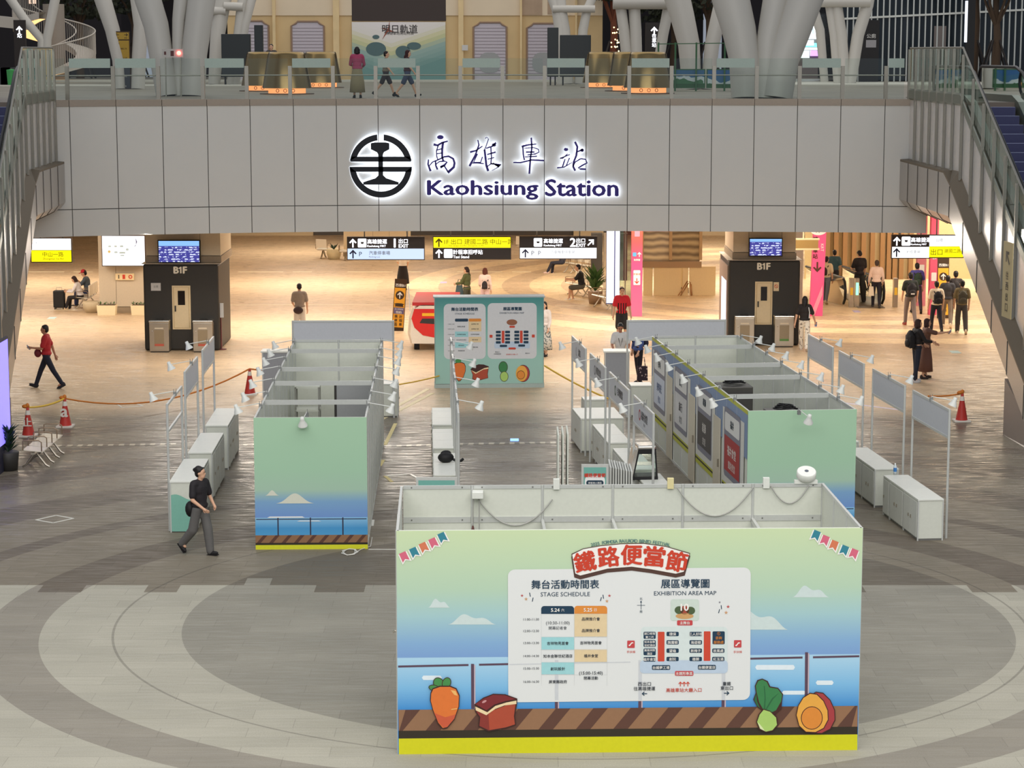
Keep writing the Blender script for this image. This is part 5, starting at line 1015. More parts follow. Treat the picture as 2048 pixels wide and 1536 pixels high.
for x, y, rx, ry, m in ((1368, 1228, 18, 6, C_('bento_tan', 206, 160, 104)), (1357, 1216, 9, 8, C_('bento_green', 76, 96, 62)), (1380, 1217, 9, 8, C_('bento_green', 76, 96, 62)), (1368, 1216, 9, 9, C_('bento_red', 168, 74, 58))): pl_(m, [(x + rx * cos(k * pi / 10), y + ry * sin(k * pi / 10)) for k in range(20)], 8 + (m is not None) * .3, b)
tx(b, WT, '10', 1368, 1210, hpx=14, off=.03, lay=10); tx(b, NV, '北', 1281, 1193, hpx=5.5); tx(b, NV, '南', 1281, 1219, hpx=5.5); pl_(NV, [(1280.6, 1200), (1281.6, 1200), (1281.6, 1215), (1280.6, 1215)], 8, b); pl_(NV, [(1273, 1206), (1289, 1206), (1289, 1206.8), (1273, 1206.8)], 8, b); pl_(NV, [(1281, 1196.5), (1283, 1200.5), (1279, 1200.5)], 8, b)
tx(b, TXT_, '西出口', 1288, 1366.5, wpx=26, off=.006); tx(b, TXT_, '往高雄捷運', 1288, 1376, wpx=43, off=.006); tx(b, TXT_, '臺鐵', 1453, 1366, wpx=16, off=.006); tx(b, TXT_, '東出口', 1453, 1375, wpx=25, off=.006); tx(b, RD, '高雄車站大廳入口', 1367, 1379, wpx=71, off=.006)
def arr(x, y, h, a, m): b.use(m); cx, cz = fp(x, y); flat(b, arrow(cx, cz, h * PK, a), -.014)
for x in (1360, 1367.5, 1375): arr(x, 1366.5, 10, 0, RD)
arr(1288, 1386.5, 11, pi / 2, NV); arr(1453, 1385.5, 11, -pi / 2, NV); b.build('area_map', parent=FPN)
# printed vegetables and dishes
def food(name, shapes):
    b = MB()
    for i, (m, pts) in enumerate(shapes): pl_(m, pts, 16 + i * .6, b)
    b.build(name, parent=FPN)
def el(cx, cy, rx, ry, a=0, n=24): return [(cx + rx * cos(t) * cos(a) - ry * sin(t) * sin(a), cy + rx * cos(t) * sin(a) + ry * sin(t) * cos(a)) for t in [2 * pi * k / n for k in range(n)]]
OL = C_('outline', 66, 34, 30); GR = C_('leaf_green', 70, 142, 76); GL = C_('leaf_dark', 42, 104, 62)
def car(k): return [(890 + (x - 890) * k, 1412 + (y - 1412) * k) for x, y in ((862, 1385), (866, 1376), (880, 1371), (900, 1371), (912, 1376), (918, 1390), (917, 1412), (908, 1438), (894, 1455), (885, 1457), (876, 1446), (866, 1420), (861, 1400))]
food('carrot_print', [(OL, el(878, 1366, 11, 14, -.5)), (GR, el(878, 1366, 9.5, 12.5, -.5)), (OL, el(893, 1364, 9, 12, .35)), (GR, el(893, 1364, 7.5, 10.5, .35)), (OL, el(868, 1374, 11, 6.5, .2)), (GR, el(868, 1374, 9.5, 5, .2)), (OL, car(1.04)), (C_('carrot', 226, 120, 52), car(.98)), (C_('carrot_shade', 206, 92, 60), [(868, 1425), (890, 1434), (911, 1428), (908, 1437), (894, 1454), (886, 1455), (877, 1445)]), (C_('carrot_lite', 240, 186, 108), [(901, 1378), (911, 1380), (915, 1390), (908, 1388)]), (C_('carrot_lite', 240, 186, 108), [(902, 1417), (914, 1415), (914, 1417), (902, 1419)])])
food('braised_pork_print', [(OL, [(948, 1408), (966, 1394), (986, 1386), (1010, 1387), (1034, 1396), (1033, 1410), (1029, 1432), (1031, 1450), (1012, 1457), (976, 1464), (956, 1454), (958, 1434), (950, 1424)]), (C_('pork', 176, 76, 52), [(951, 1415), (976, 1424), (1031, 1402), (1027, 1432), (1029, 1449), (1011, 1455), (977, 1461), (958, 1452), (960, 1434), (953, 1424)]), (C_('pork_side', 140, 54, 46), [(951, 1415), (976, 1424), (978, 1461), (958, 1452), (960, 1434), (953, 1424)]), (C_('pork_fat', 240, 218, 172), [(950, 1412), (974, 1424), (990, 1411), (1012, 1404), (1032, 1400), (1032, 1407), (1008, 1410), (990, 1417), (972, 1430), (951, 1420)]), (C_('pork_skin', 126, 42, 46), [(950, 1407), (967, 1396), (986, 1388), (1009, 1389), (1031, 1397), (1010, 1401), (988, 1408), (972, 1420)]), (C_('pork_glint', 206, 150, 150), el(968, 1402, 5, 2.2, -.5))])
food('pak_choi_print', [(OL, [(1511, 1384), (1509, 1370), (1514, 1358), (1524, 1355), (1535, 1360), (1540, 1371), (1556, 1374), (1566, 1387), (1564, 1402), (1563, 1418), (1549, 1430), (1530, 1424), (1515, 1415), (1506, 1398)]), (GL, [(1508, 1398), (1512, 1386), (1514, 1402), (1520, 1416), (1514, 1411)]), (C_('choi_leaf', 58, 130, 76), [(1513, 1384), (1511, 1370), (1516, 1360), (1524, 1357), (1533, 1362), (1538, 1373), (1555, 1376), (1564, 1388), (1562, 1402), (1552, 1420), (1540, 1426), (1527, 1420), (1518, 1404)]), (GL, [(1527, 1419), (1529, 1395), (1527, 1370), (1529, 1370), (1531, 1395), (1530, 1420)]), (GL, [(1530, 1419), (1544, 1395), (1557, 1385), (1546, 1397), (1532, 1420)]), (OL, [(1526, 1417), (1540, 1421), (1554, 1434), (1556, 1450), (1546, 1463), (1532, 1466), (1518, 1460), (1512, 1444), (1517, 1428)]), (C_('choi_stem', 172, 208, 110), [(1527, 1419), (1540, 1423), (1552, 1435), (1554, 1450), (1545, 1461), (1532, 1464), (1520, 1458), (1514, 1444), (1519, 1429)]), (C_('choi_pale', 220, 232, 176), [(1515, 1444), (1520, 1458), (1530, 1463), (1526, 1457), (1519, 1448)])])
def egg(k, dx=0): return [(1625 + dx + (x - 1625) * k, 1428 + (y - 1428) * k) for x, y in ((1594, 1430), (1598, 1410), (1608, 1393), (1622, 1384), (1636, 1386), (1650, 1400), (1659, 1420), (1660, 1440), (1651, 1458), (1634, 1467), (1614, 1466), (1600, 1453))]
food('braised_egg_print', [(OL, egg(1.05, 10)), (C_('egg_shell', 170, 62, 66), egg(1.0, 10)), (OL, egg(1.0, -2)), (C_('egg_white', 236, 172, 72), egg(.95, -2)), (OL, el(1624, 1436, 22, 24)), (C_('yolk', 226, 142, 56), el(1624, 1436, 20.5, 22.5))])
# ================================================================ teal schedule board in the hall
SBD = thing('schedule_board', 'free-standing teal board with schedule and area map at the end of the aisle', 'sign', (-2.12, 60.45, 0), .045)
tm = mat('teal_print', (.3, .6, .6), rough=.5, noise=0); q = NT(tm); z = q.xyz(q.obj())[2]; q.put(q.b.inputs['Base Color'], q.ramp(q.math('DIVIDE', z, 2.5), [(.0, S(160, 200, 188)), (.35, S(158, 202, 190)), (.7, S(120, 180, 170)), (1, S(72, 142, 140))]))
b = MB(); b.box(0, 3.0, .04, .55, .04, 2.48); b.build('body', hue('board_side', 150, 170, 168), SBD); b = MB(); b.box(-.03, 3.03, .02, .58, 2.48, 2.52); b.build('top_rail', hue('board_rail', 176, 180, 180), SBD); b = MB(); b.box(0.02, 2.98, 0, .04, .1, 2.49); b.build('print_sheet', tm, SBD); b = MB(); b.box(-.01, 3.01, .0, .56, .0, .12); b.build('skirting', hue('board_skirt', 170, 186, 180), SBD)
def bp_(px, py): return ((px - 862) / 225 * 3.0, 2.52 * (1 - (py - 591) / (776 - 591)))
def bpoly(b, m, pts, lay): b.use(m); flat(b, [bp_(*p) for p in pts], -.002 * lay)
BK = 3.0 / 225; b = MB()
PG = C_('board_paper', 214, 216, 218)
bpoly(b, PG, pxr(881, 967, 605, 717, 10), 1, ); bpoly(b, PG, pxr(971, 1072, 604, 717, 10), 1); sheet = b.build('notice_sheets', parent=SBD)
b = MB()
def bt(m, s_, px, py, wpx=None, hpx=None, off=.0, lay=4):
    x, z = bp_(px, py); b.use(m); b.text(s_, x, z, wd=wpx * BK if wpx else None, h=hpx * BK if hpx else None, y=-.002 * lay, off=off)
bt(NV, '舞台活動時間表', 924, 616, 55, off=.03); bt(NV, 'STAGE SCHEDULE', 924, 625, 40); bm_ = MB(); b_, b = b, bm_; bt(NV, '展區導覽圖', 1022, 615.5, 38, off=.03); bt(NV, 'EXHIBITION AREA MAP', 1021, 624, 50); b.build('heading', parent=sheet); b = b_
bpoly(b, NV, pxr(904, 931, 635, 641, 2), 2); bpoly(b, OR_, pxr(932, 958, 635, 641, 2), 2); bpoly(b, SAND, pxr(932, 958, 641, 661, .5), 2); bpoly(b, AQ, pxr(904, 931, 661, 672, .5), 2); bpoly(b, SAND, pxr(932, 958, 672, 683, .5), 2); bpoly(b, AQ, pxr(904, 931, 683, 694, .5), 2)
for i, y in enumerate((646, 656, 667, 678, 689, 700)): bt(TXT_, ('11:00-11:30', '12:00-12:30', '13:00-13:30', '14:00-14:30', '15:00-15:30', '16:00-16:30')[i], 896, y, 13)
for s_, x, y, w_ in (('開幕記者會', 917, 651, 16), ('品牌推介會', 945, 646, 15), ('品牌推介會', 945, 656, 15), ('吉祥物見面會', 917, 667, 18), ('吉祥物見面會', 945, 667, 18), ('知本金聯世紀酒店', 917, 678, 20), ('福井食堂', 945, 678, 12), ('創玩設計', 917, 689, 12), ('屏東縣政府', 917, 700, 14), ('閉幕活動', 945, 693, 12)): bt(TXT_, s_, x, y, w_)
b.build('schedule', parent=sheet); b = MB()
bpoly(b, MB2, pxr(985, 1058, 682, 696, 3), 2)
for x0, x1 in ((988, 998), (1007, 1017), (1026, 1036), (1045, 1055)):
    for k in range(4): bpoly(b, NV, pxr(x0, x1, 660 + 7 * k, 665 + 7 * k, 1), 3)
bpoly(b, RD, pxr(1000, 1005.5, 660, 685, .5), 3); bpoly(b, RD, pxr(1037.5, 1043, 660, 685, .5), 3); bpoly(b, NV, pxr(996, 1011, 688.5, 693, 1.5), 4); bpoly(b, NV, pxr(1034, 1048, 688, 692.5, 1.5), 4); bpoly(b, RD, pxr(1014, 1029, 694, 698, 1.5), 4)
for x in (978, 1065): bpoly(b, RD, pxr(x - 3, x + 3, 668, 674, .8), 3)
bpoly(b, C_('bento_brown', 150, 96, 70), el(1021, 643, 11, 6), 3); bpoly(b, RD, pxr(1016, 1027, 650, 654, 1), 4); bt(TXT_, '西出口', 991, 703, 9); bt(TXT_, '往高雄捷運', 991, 707, 15); bt(RD, '高雄車站大廳入口', 1021, 708, 24); bt(TXT_, '東出口', 1053, 706, 9); b.build('area_map', parent=sheet)
def sh(k, px0, py0, pts): return [((x - px0) * k[0] + k[1], (y - py0) * k[0] + k[2]) for x, y in pts]
b = MB()
for i, (m, p) in enumerate(((OL, car(1.04)), (C_('carrot', 226, 120, 52), car(.96)), (GR, el(884, 1364, 14, 9)))): bpoly(b, m, sh((.44, 913, 742), 890, 1412, p), 2 + i)
b.build('carrot_print', parent=SBD); b = MB()
for i, (m, p) in enumerate(((OL, [(948, 1408), (966, 1394), (986, 1386), (1010, 1387), (1034, 1396), (1029, 1432), (1031, 1450), (976, 1464), (956, 1454), (958, 1434)]), (C_('pork', 176, 76, 52), [(951, 1415), (976, 1424), (1031, 1402), (1027, 1432), (1029, 1449), (977, 1461), (958, 1452), (960, 1434)]), (C_('pork_fat', 240, 218, 172), [(950, 1412), (974, 1424), (1012, 1404), (1032, 1400), (1032, 1407), (1008, 1410), (972, 1430)]))): bpoly(b, m, sh((.44, 954, 745), 990, 1425, p), 2 + i)
b.build('pork_print', parent=SBD); b = MB()
for i, (m, p) in enumerate(((OL, el(1003, 734, 9.5, 12)), (C_('choi_leaf', 58, 130, 76), el(1003, 734, 8.6, 11)), (OL, el(1005, 753, 8.6, 10.5)), (C_('choi_stem', 172, 208, 110), el(1005, 753, 7.7, 9.6)))): bpoly(b, m, p, 2 + i)
b.build('pak_choi_print', parent=SBD); b = MB()
for i, (m, p) in enumerate(((OL, el(1044, 747, 14, 17.5)), (C_('egg_shell', 170, 62, 66), el(1044, 747, 13, 16.5)), (C_('egg_white', 236, 172, 72), el(1041, 747, 12, 16)), (OL, el(1039.5, 750, 8.3, 9)), (C_('yolk', 226, 142, 56), el(1039.5, 750, 7.5, 8)))): bpoly(b, m, p, 2 + i)
b.build('egg_print', parent=SBD)
# ================================================================ kiosks of the hall
KB = hue('kiosk_charcoal', 50, 47, 42, rough=.5)
SCRM = mat('timetable_screen', (.1, .1, .3), rough=.3, noise=0); q = NT(SCRM); o_ = q.obj(); xx, _, zz = q.xyz(o_)
rowm = q.math('GREATER_THAN', q.math('FRACT', q.math('MULTIPLY', zz, 14.0)), .45); colm = q.math('GREATER_THAN', q.noise(q.vm('MULTIPLY', o_, (9, 1, 14)), 1.0, 1), .5)
scol = q.mix(q.math('MULTIPLY', rowm, colm), S(62, 62, 150), S(214, 222, 250)); scol = q.mix(q.math('GREATER_THAN', zz, .17), scol, S(140, 190, 245))
q.put(q.b.inputs['Emission Color'], scol); q.b.inputs['Emission Strength'].default_value = 1.15; q.put(q.b.inputs['Base Color'], (0.02, 0.02, 0.03))
def kiosk(x0, x1, y, dep, label, doorx, binxs, binlabs, scr, scl, notice, ghost):
    t = thing('service_kiosk', label, 'kiosk', (x0, y, 0)); W = x1 - x0
    b = MB(); b.box(0, W, 0, dep, 0, 2.68); b.build('body', KB, t, bev=.06)
    b = MB(); b.box(-.04, W + .06, -.0, dep, 2.681, 2.70); b.build('roof_edge', hue('kiosk_edge', 196, 186, 170), t)
    b = MB().use(hue('letter_white', 244, 236, 216)); xc = (doorx[0] + doorx[1]) / 2 - x0; b.text('B', xc - .14, 2.5, h=.2, y=-.03, off=.05, thick=.02); b.text('F', xc + .13, 2.5, h=.2, y=-.03, off=.05, thick=.02); b.prism([(xc - .02, 2.4), (xc + .025, 2.4), (xc + .025, 2.6), (xc - .01, 2.6), (xc - .055, 2.565), (xc - .055, 2.53), (xc - .02, 2.545)], -.03, 0); b.build('lettering', parent=t)
    d0, d1 = doorx[0] - x0, doorx[1] - x0; b = MB(); b.box(d0, d1, -.03, 0, .66, 2.02); d = b.build('door', CREAM, t, bev=.008)
    b = MB(); fr = [(d0 + .05, .71), (d1 - .05, .71), (d1 - .05, 1.97), (d0 + .05, 1.97), (d0 + .05, .71)]; b.tube([(x, -.032, z) for x, z in fr], .008, 4, smooth=False); b.build('door_bead', hue('door_bead', 196, 170, 120), d)
    b = MB(); b.box(d0 + .18, d1 - .17, -.036, -.03, 1.42, 1.86); b.build('window', hue('dark_glass', 34, 28, 26, rough=.15), d)
    b = MB(); b.box(d0 + .08, d0 + .12, -.06, -.03, 1.22, 1.4); b.build('handle', DARK, d)
    if notice:
        n0, z0, kind = notice; b = MB().use(OFFW if kind else CREAM); b.box(n0 - x0, n0 - x0 + (.3 if kind else .17), -.012, 0, z0, z0 + (.24 if kind else .28)); b.use(hue('notice_line', 120, 116, 110) if kind else RED)
        c = (n0 - x0 + (.15 if kind else .085), z0 + .13)
        if kind: b.text('注意', c[0], c[1], h=.07, y=-.014)
        else: b.lathe([(.045, 0), (.06, 0)], 16, M.Translation((c[0], -.014, c[1] + .02)) @ M.Rotation(pi / 2, 4, 'X'), False); b.bar((c[0] - .035, -.015, c[1] + .055), (c[0] + .035, -.015, c[1] - .015), .004, .014)
        b.build('notice', parent=t)
    # waste bins before it
    for bx_, bl in zip(binxs, binlabs):
        bt_ = thing('waste_bin', bl[0], 'bin', (bx_, y - .46, 0), 0, 'steel waste bins before the kiosks')
        b = MB(); b.prism([(-.3, .03), (.3, .03), (.3, .92), (-.3, .92)], 0, .44); b.build('body', STEEL, bt_, bev=.015)
        b = MB(); b.box(-.31, .31, -.02, .44, .92, .99); b.build('lid', CHROME, bt_, bev=.02); b = MB(); b.box(-.12, .12, .06, .3, .991, 1.0); b.build('opening', DARK, bt_)
        b = MB(); b.box(-.26, .26, -.015, 0, .08, .86); dd = b.build('door', STEEL, bt_); b = MB(); b.box(-.15, .15, -.02, -.014, .2, .70); b.build('window', hue('bin_window', 148, 132, 106, rough=.15), dd); b = MB(); b.box(-.14, .14, -.024, -.019, .2, .27); b.build('liner', hue(*bl[1]), dd); b = MB(); b.ell((-.21, -.02, .66), (.02, .015, .02), 8); b.build('lock', CHROME, dd); b = MB(); b.box(-.13, .13, -.022, -.014, .73, .77); b.build('slot_label', hue('slot_pale', 220, 206, 180), dd); b = MB(); b.box(-.28, .28, .02, .42, 0, .03); b.build('foot', DARK, bt_)
    a, c = gy(scr[0], scr[2], y - .1), gy(scr[1], scr[3], y - .1); st = thing('timetable_screen', scl, 'screen', ((a.x + c.x) / 2, y - .1, (a.z + c.z) / 2), 0); w_, h_ = (c.x - a.x) / 2, (a.z - c.z) / 2
    b = MB(); b.box(-w_ - .03, w_ + .03, 0, .1, -h_ - .03, h_ + .03); b.build('case', BLACK, st); b = MB(); b.box(-w_, w_, -.006, 0, -h_, h_); o = b.build('display', SCRM, st)
    b = MB(); b.box(-.12, .12, .1, .31, -.06, .12); b.build('mount', DARK, st); return t
kiosk(-11.36, -9.04, 68.24, 2.8, 'dark kiosk marked B1F at the left with a cream door', (gy(344, 600, 68.2).x, gy(381, 600, 68.2).x), (gy(319, 690, 67.8).x, gy(406, 690, 67.8).x), (('steel waste bin at the left of the left dark kiosk', ('liner_red', 190, 90, 70)), ('steel waste bin at the right of the left dark kiosk', ('liner_red', 190, 90, 70))), (317, 399, 482, 524), 'bright train timetable screen above the left dark kiosk', (gy(302, 590, 68.2).x, 1.86, 1), 0)
kiosk(6.79, 9.03, 69.45, 2.9, 'dark kiosk marked B1F at the right beside the pink post', (gy(1510, 600, 69.4).x, gy(1545, 600, 69.4).x), (gy(1489, 690, 69).x, gy(1568, 690, 69).x), (('steel waste bin at the left of the right dark kiosk', ('liner_tan', 150, 134, 108)), ('steel waste bin with green liner at the right of the right dark kiosk', ('liner_green', 96, 140, 72))), (1500, 1563, 478, 511), 'bright train timetable screen above the right dark kiosk', (gy(1547, 590, 69.4).x, 1.72, 0), 0)
b = MB(); b.use(hue('side_case', 150, 130, 118)); b.box(6.76, 6.79, 69.6, 72.2, .3, 2.5); b.use(mat('side_glow', emit=(.70, .78, 1.0), es=1.3)); b.box(6.75, 6.759, 69.9, 71.4, .4, 2.0); b.build('light_panel', label='pale blue light panel on the side of the right dark kiosk', cat='light panel')
# ================================================================ lit signs
def glow(n, r, g_, b_, es): return mat('glow_' + n, (.02, .02, .02), emit=S(r, g_, b_), es=es)
GW, GY, GWB = glow('white', 250, 252, 255, 1.6), glow('yellow', 255, 240, 0, 1.25), glow('paleblue', 206, 224, 252, 1.15); GK = hue('sign_dark_face', 60, 50, 46, rough=.4); GL_ = glow('letter', 250, 250, 255, 2.0); SI = hue('sign_ink', 50, 52, 90); FR = hue('sign_frame', 92, 78, 68, metal=.4)
def hang_sign(px0, px1, py0, py1, y, label, rows, rz=0):
    a, c = gy(px0, py0, y), gy(px1, py1, y); W, H = c.x - a.x, a.z - c.z; t = thing('hanging_sign', label, 'sign', (a.x, y, c.z), rz, 'lit hanging signs under the bridge')
    b = MB(); b.box(-.02, W + .02, 0, .16, -.02, H + .02); b.build('case', FR, t)
    n = len(rows); b = MB()
    for i, (face, items) in enumerate(rows):
        z1 = H - H * i / n; z0 = z1 - H / n; b.use(face); b.box(0, W, -.006, 0, z0 + .008, z1 - .004)
    f = b.build('lit_face', parent=t); b = MB()
    for i, (face, items) in enumerate(rows):
        z1 = H - H * i / n; z0 = z1 - H / n; hh = H / n
        for it in items:
            k, m = it[0], it[1]; b.use(m)
            if k == 'arrow': flat(b, arrow(it[2] * W, (z0 + z1) / 2, hh * .8, it[3]), -.012)
            elif k == 'text': b.text(it[4], it[2] * W, z0 + hh * it[5], h=hh * it[3], y=-.012, off=it[6] if len(it) > 6 else .0, mode='l')
            elif k == 'box': flat(b, rrect(it[2] * W, it[2] * W + hh * .78, z0 + hh * .1, z0 + hh * .9, .03), -.012)
            elif k == 'train': flat(b, [(it[2] * W + hh * .3, z0 + hh * .42), (it[2] * W + hh * .5, z0 + hh * .42), (it[2] * W + hh * .56, z0 + hh * .6), (it[2] * W + hh * .24, z0 + hh * .6)], -.016)
    b.build('lettering', parent=f)
    b = MB()
    for k in (.22, .78): b.tube([(W * k, .08, H), (W * k, .08, 4.7 - c.z)], .02, 6)
    b.build('hanger', RAILM, t); return t
BI = hue('dim_ink', 128, 132, 150); YI = hue('olive_ink', 128, 120, 10)
hang_sign(695, 848, 475, 519, 68.0, 'hanging sign with exit one above and parking below, left of three', [(GK, [('arrow', GL_, .07, 0), ('box', GL_, .135), ('train', GK, .135), ('text', GL_, .26, .42, '高雄捷運', .64, .02), ('text', GL_, .26, .24, 'Kaohsiung MRT', .2, .02), ('text', GL_, .61, .78, '1', .5, .03), ('text', GL_, .67, .42, '出口', .68, .02), ('text', GL_, .67, .3, 'EXIT', .24, .03)]), (GWB, [('arrow', SI, .07, 0), ('text', SI, .15, .4, 'P', .5), ('text', BI, .28, .36, '汽車停車場', .6, .01), ('text', BI, .28, .2, 'Parking Lot', .22)])])
hang_sign(867, 1021, 474, 518, 68.0, 'hanging sign with yellow exit row above a taxi row, middle of three', [(GY, [('arrow', YI, .07, 0), ('text', YI, .14, .5, '1F 出口 建國二路 中山一路', .58), ('text', YI, .2, .18, 'Exit  Jianguo 2nd Rd.  Zhongshan 1st Rd.', .2)]), (GK, [('arrow', GL_, .07, 0), ('box', GL_, .135), ('text', GL_, .255, .42, '計程車招呼站', .64, .02), ('text', GL_, .255, .24, 'Taxi Stand', .2, .02)])])
hang_sign(1040, 1193, 474, 517, 68.0, 'hanging sign with exit two and a slanting arrow, right of three', [(GK, [('box', GL_, .18), ('train', GK, .18), ('text', GL_, .31, .42, '高雄捷運', .64, .02), ('text', GL_, .31, .24, 'Kaohsiung MRT', .2, .02), ('text', GL_, .655, .78, '2', .5, .03), ('text', GL_, .735, .42, '出口', .68, .02), ('text', GL_, .735, .3, 'EXIT', .24, .03), ('arrow', GL_, .925, -pi / 4)]), (GW, [('arrow', SI, .07, 0), ('text', SI, .15, .4, 'P  P', .5), ('text', BI, .4, .3, '汽車機車停車場', .6)])])
hang_sign(62, 143, 477, 524, 69.5, 'white and yellow hanging sign at the far left under the escalator', [(GW, [('text', BI, .12, .2, 'K   |   |', .6)]), (GY, [('text', YI, .28, .42, '中山一路', .66), ('text', YI, .28, .22, 'Zhongshan 1st Rd.', .25)])])
hang_sign(1785, 1858, 471, 516, 70.0, 'hanging sign with metro arrow and parking row at the far right', [(GK, [('arrow', GL_, .12, 0), ('box', GL_, .25), ('train', GK, .25), ('text', GL_, .5, .42, '高雄捷運', .62, .02), ('text', GL_, .5, .2, 'Kaohsiung MRT', .2, .02)]), (GW, [('arrow', SI, .12, 0), ('text', BI, .4, .3, 'P 停車場', .55)])])
hang_sign(1859, 1926, 471, 515, 70.0, 'white and yellow hanging sign farthest right beside the escalator', [(GW, [('text', BI, .2, .3, '台鐵', .6)]), (GY, [('text', YI, .05, .55, '出口', .5), ('text', YI, .45, .35, '建國二路', .6)])])
# map lightbox on the left pillar
YM = 77.9; a, c = gy(204, 472, YM), gy(290, 531, YM); t = thing('map_lightbox', 'dazzling white map lightbox on the wide left pillar', 'lightbox', (a.x, YM, c.z)); W, H = c.x - a.x, a.z - c.z
b = MB(); b.box(-.03, W + .03, 0, .4, -.03, H + .03); b.build('case', FR, t); b = MB(); b.box(0, W, -.006, 0, 0, H); f = b.build('lit_face', glow('map', 248, 252, 255, 1.9), t)
b = MB().use(hue('map_faint', 190, 214, 226)); 
for k, (u, v, w_, h_) in enumerate(((.14, .62, .07, .06), (.28, .62, .07, .06), (.42, .62, .08, .07), (.28, .42, .08, .06), (.4, .4, .14, .07), (.42, .32, .1, .04), (.56, .5, .06, .08))): flat(b, rrect(u * W, (u + w_) * W, v * H, (v + h_) * H, .02), -.01)
b.use(hue('map_gold', 220, 200, 130)); b.lathe([(0, 0), (.05, 0)], 14, M.Translation((.16 * W, -.01, .47 * H)) @ M.Rotation(pi / 2, 4, 'X')); b.use(hue('map_swirl', 120, 120, 160)); flat(b, [(.74 * W, .62 * H), (.8 * W, .72 * H), (.79 * W, .95 * H), (.83 * W, .8 * H), (.79 * W, .66 * H)], -.01); b.build('map_print', parent=f)
YM = 78.25; a, c = gy(231, 547, YM), gy(268, 560, YM); b = MB().use(hue('fire_plate', 236, 214, 170)); b.box(a.x, c.x, YM - .02, YM + .05, c.z, a.z); b.use(RED); b.lathe([(.04, 0), (.07, 0)], 14, M.Translation((c.x - .12, YM - .03, (a.z + c.z) / 2)) @ M.Rotation(pi / 2, 4, 'X'), False); b.box(a.x + .25, a.x + .34, YM - .03, YM - .02, c.z + .04, a.z - .04); b.use(DARK); b.box(a.x + .1, a.x + .13, YM - .03, YM - .02, c.z + .05, a.z - .05); b.build('fire_plate', label='cream fire equipment plate on the wide left pillar', cat='sign')
# tall lightbox post and pink posts
YV = 77.3; t = thing('lightbox_post', 'tall slim white lightbox on a post behind the man in the red jersey', 'lightbox', (gy(1226, 600, YV).x, YV, 0)); zb = gy(1226, 606, YV).z
b = MB(); b.box(-.24, .23, 0, .2, zb - .04, 4.6); b.build('case', hue('post_navy', 54, 56, 110), t); b = MB(); b.box(-.23, .03, -.01, 0, zb, 4.58); b.box(.07, .22, -.01, 0, zb, 4.58); f = b.build('lit_face', GW, t); b = MB(); b.tube([(0, .1, 0), (0, .1, zb)], .05, 10); b.build('post', RAILM, t)
b = MB().use(BI)
for k, cc in enumerate('捷運'): b.text(cc, -.08, 3.9 - k * .3, h=.14, y=-.014)
b.build('lettering', parent=f)
pkm = mat('pink_gradient', (.8, .2, .4), rough=.4, noise=0); q = NT(pkm); z = q.xyz(q.obj())[2]; q.put(q.b.inputs['Base Color'], q.ramp(q.math('DIVIDE', z, 4.5), [(.0, S(222, 108, 150)), (.4, S(226, 84, 140)), (.58, S(236, 92, 96)), (.74, S(238, 120, 84)), (.8, S(216, 70, 150)), (1, S(230, 90, 160))]))
PK1 = hue('pink_post', 236, 92, 146, rough=.4); PK2 = hue('pink_pale', 246, 150, 176)
def pinkpost(px0, px1, y, label, m, kind, lean=0.0):
    x0, x1 = gy(px0, 630, y).x, gy(px1, 630, y).x; W = x1 - x0; t = thing('pink_post', label, 'post', ((x0 + x1) / 2, y, 0)); b = MB(); b.prism([(-W / 2, 0), (W / 2, 0), (W / 2 + lean, 4.65), (-W / 2 + lean, 4.65)], 0, .3); b.build('body', m, t)
    b = MB(M.Translation((0, -.012, 0)))
    if kind == 1:
        b.use(PAPER)
        for k, c in enumerate((PAPER, PK2, PK2)): b.use(c); flat(b, rrect(-.09, .09, 3.55 - k * .38, 3.75 - k * .38, .01))
        b.use(hue('access_blue', 90, 170, 220)); flat(b, rrect(-.15, -.02, 2.1, 2.24, .02), -.001); b.use(PAPER); flat(b, arrow(.08, 2.17, .17)); b.text('無障礙', 0, 1.98, h=.07, off=.02); flat(b, rrect(-.12, .12, 1.1, 1.62, .03)); b.use(RED); flat(b, arrow(0, 1.24, .2, pi), -.002); b.text('停車場', 0, 1.48, h=.08, y=-.002)
    elif kind == 2:
        b.use(PK2); flat(b, [(-W / 2 + .02, .05), (-.05, .05), (W / 2 - .02, .75), (W / 2 - .02, 1.1)], .002); flat(b, [(-.2, 4.4), (.3, 4.0), (.3, 4.25), (.0, 4.5)], .002)
        b.use(PAPER); b.lathe([(0, 0), (1, 0)], 24, M.Translation((.02, 0, 3.0)) @ M.Diagonal((.28, 1, .17, 1)) @ M.Rotation(pi / 2, 4, 'X')); b.use(BROWN); b.text('K', .02, 3.0, h=.16, y=-.003, shear=.3)
        for k, cc in enumerate('捷運車站'): b.text(cc, -.08, 2.7 - k * .2, h=.17, off=.02)
        b.use(PAPER); b.text('KRT', .16, 2.4, h=.1, rot=-pi / 2); b.use(BROWN); flat(b, arrow(0, 1.72, .36, pi)); b.use(RED); flat(b, rrect(.06, .3, 3.6, 3.95, .03)); b.use(PAPER); b.ell((.18, -.002, 3.78), (.07, .003, .1), 10)
    else:
        b.use(hue('access_blue', 90, 170, 220)); flat(b, rrect(-.11, -.01, 2.14, 2.26, .02), -.001); b.use(PAPER); flat(b, arrow(.06, 2.2, .14)); b.text('電梯', 0, 2.0, h=.07, off=.02); flat(b, rrect(-.09, .09, 1.2, 1.5, .02))
    b.build('print', parent=t); return t
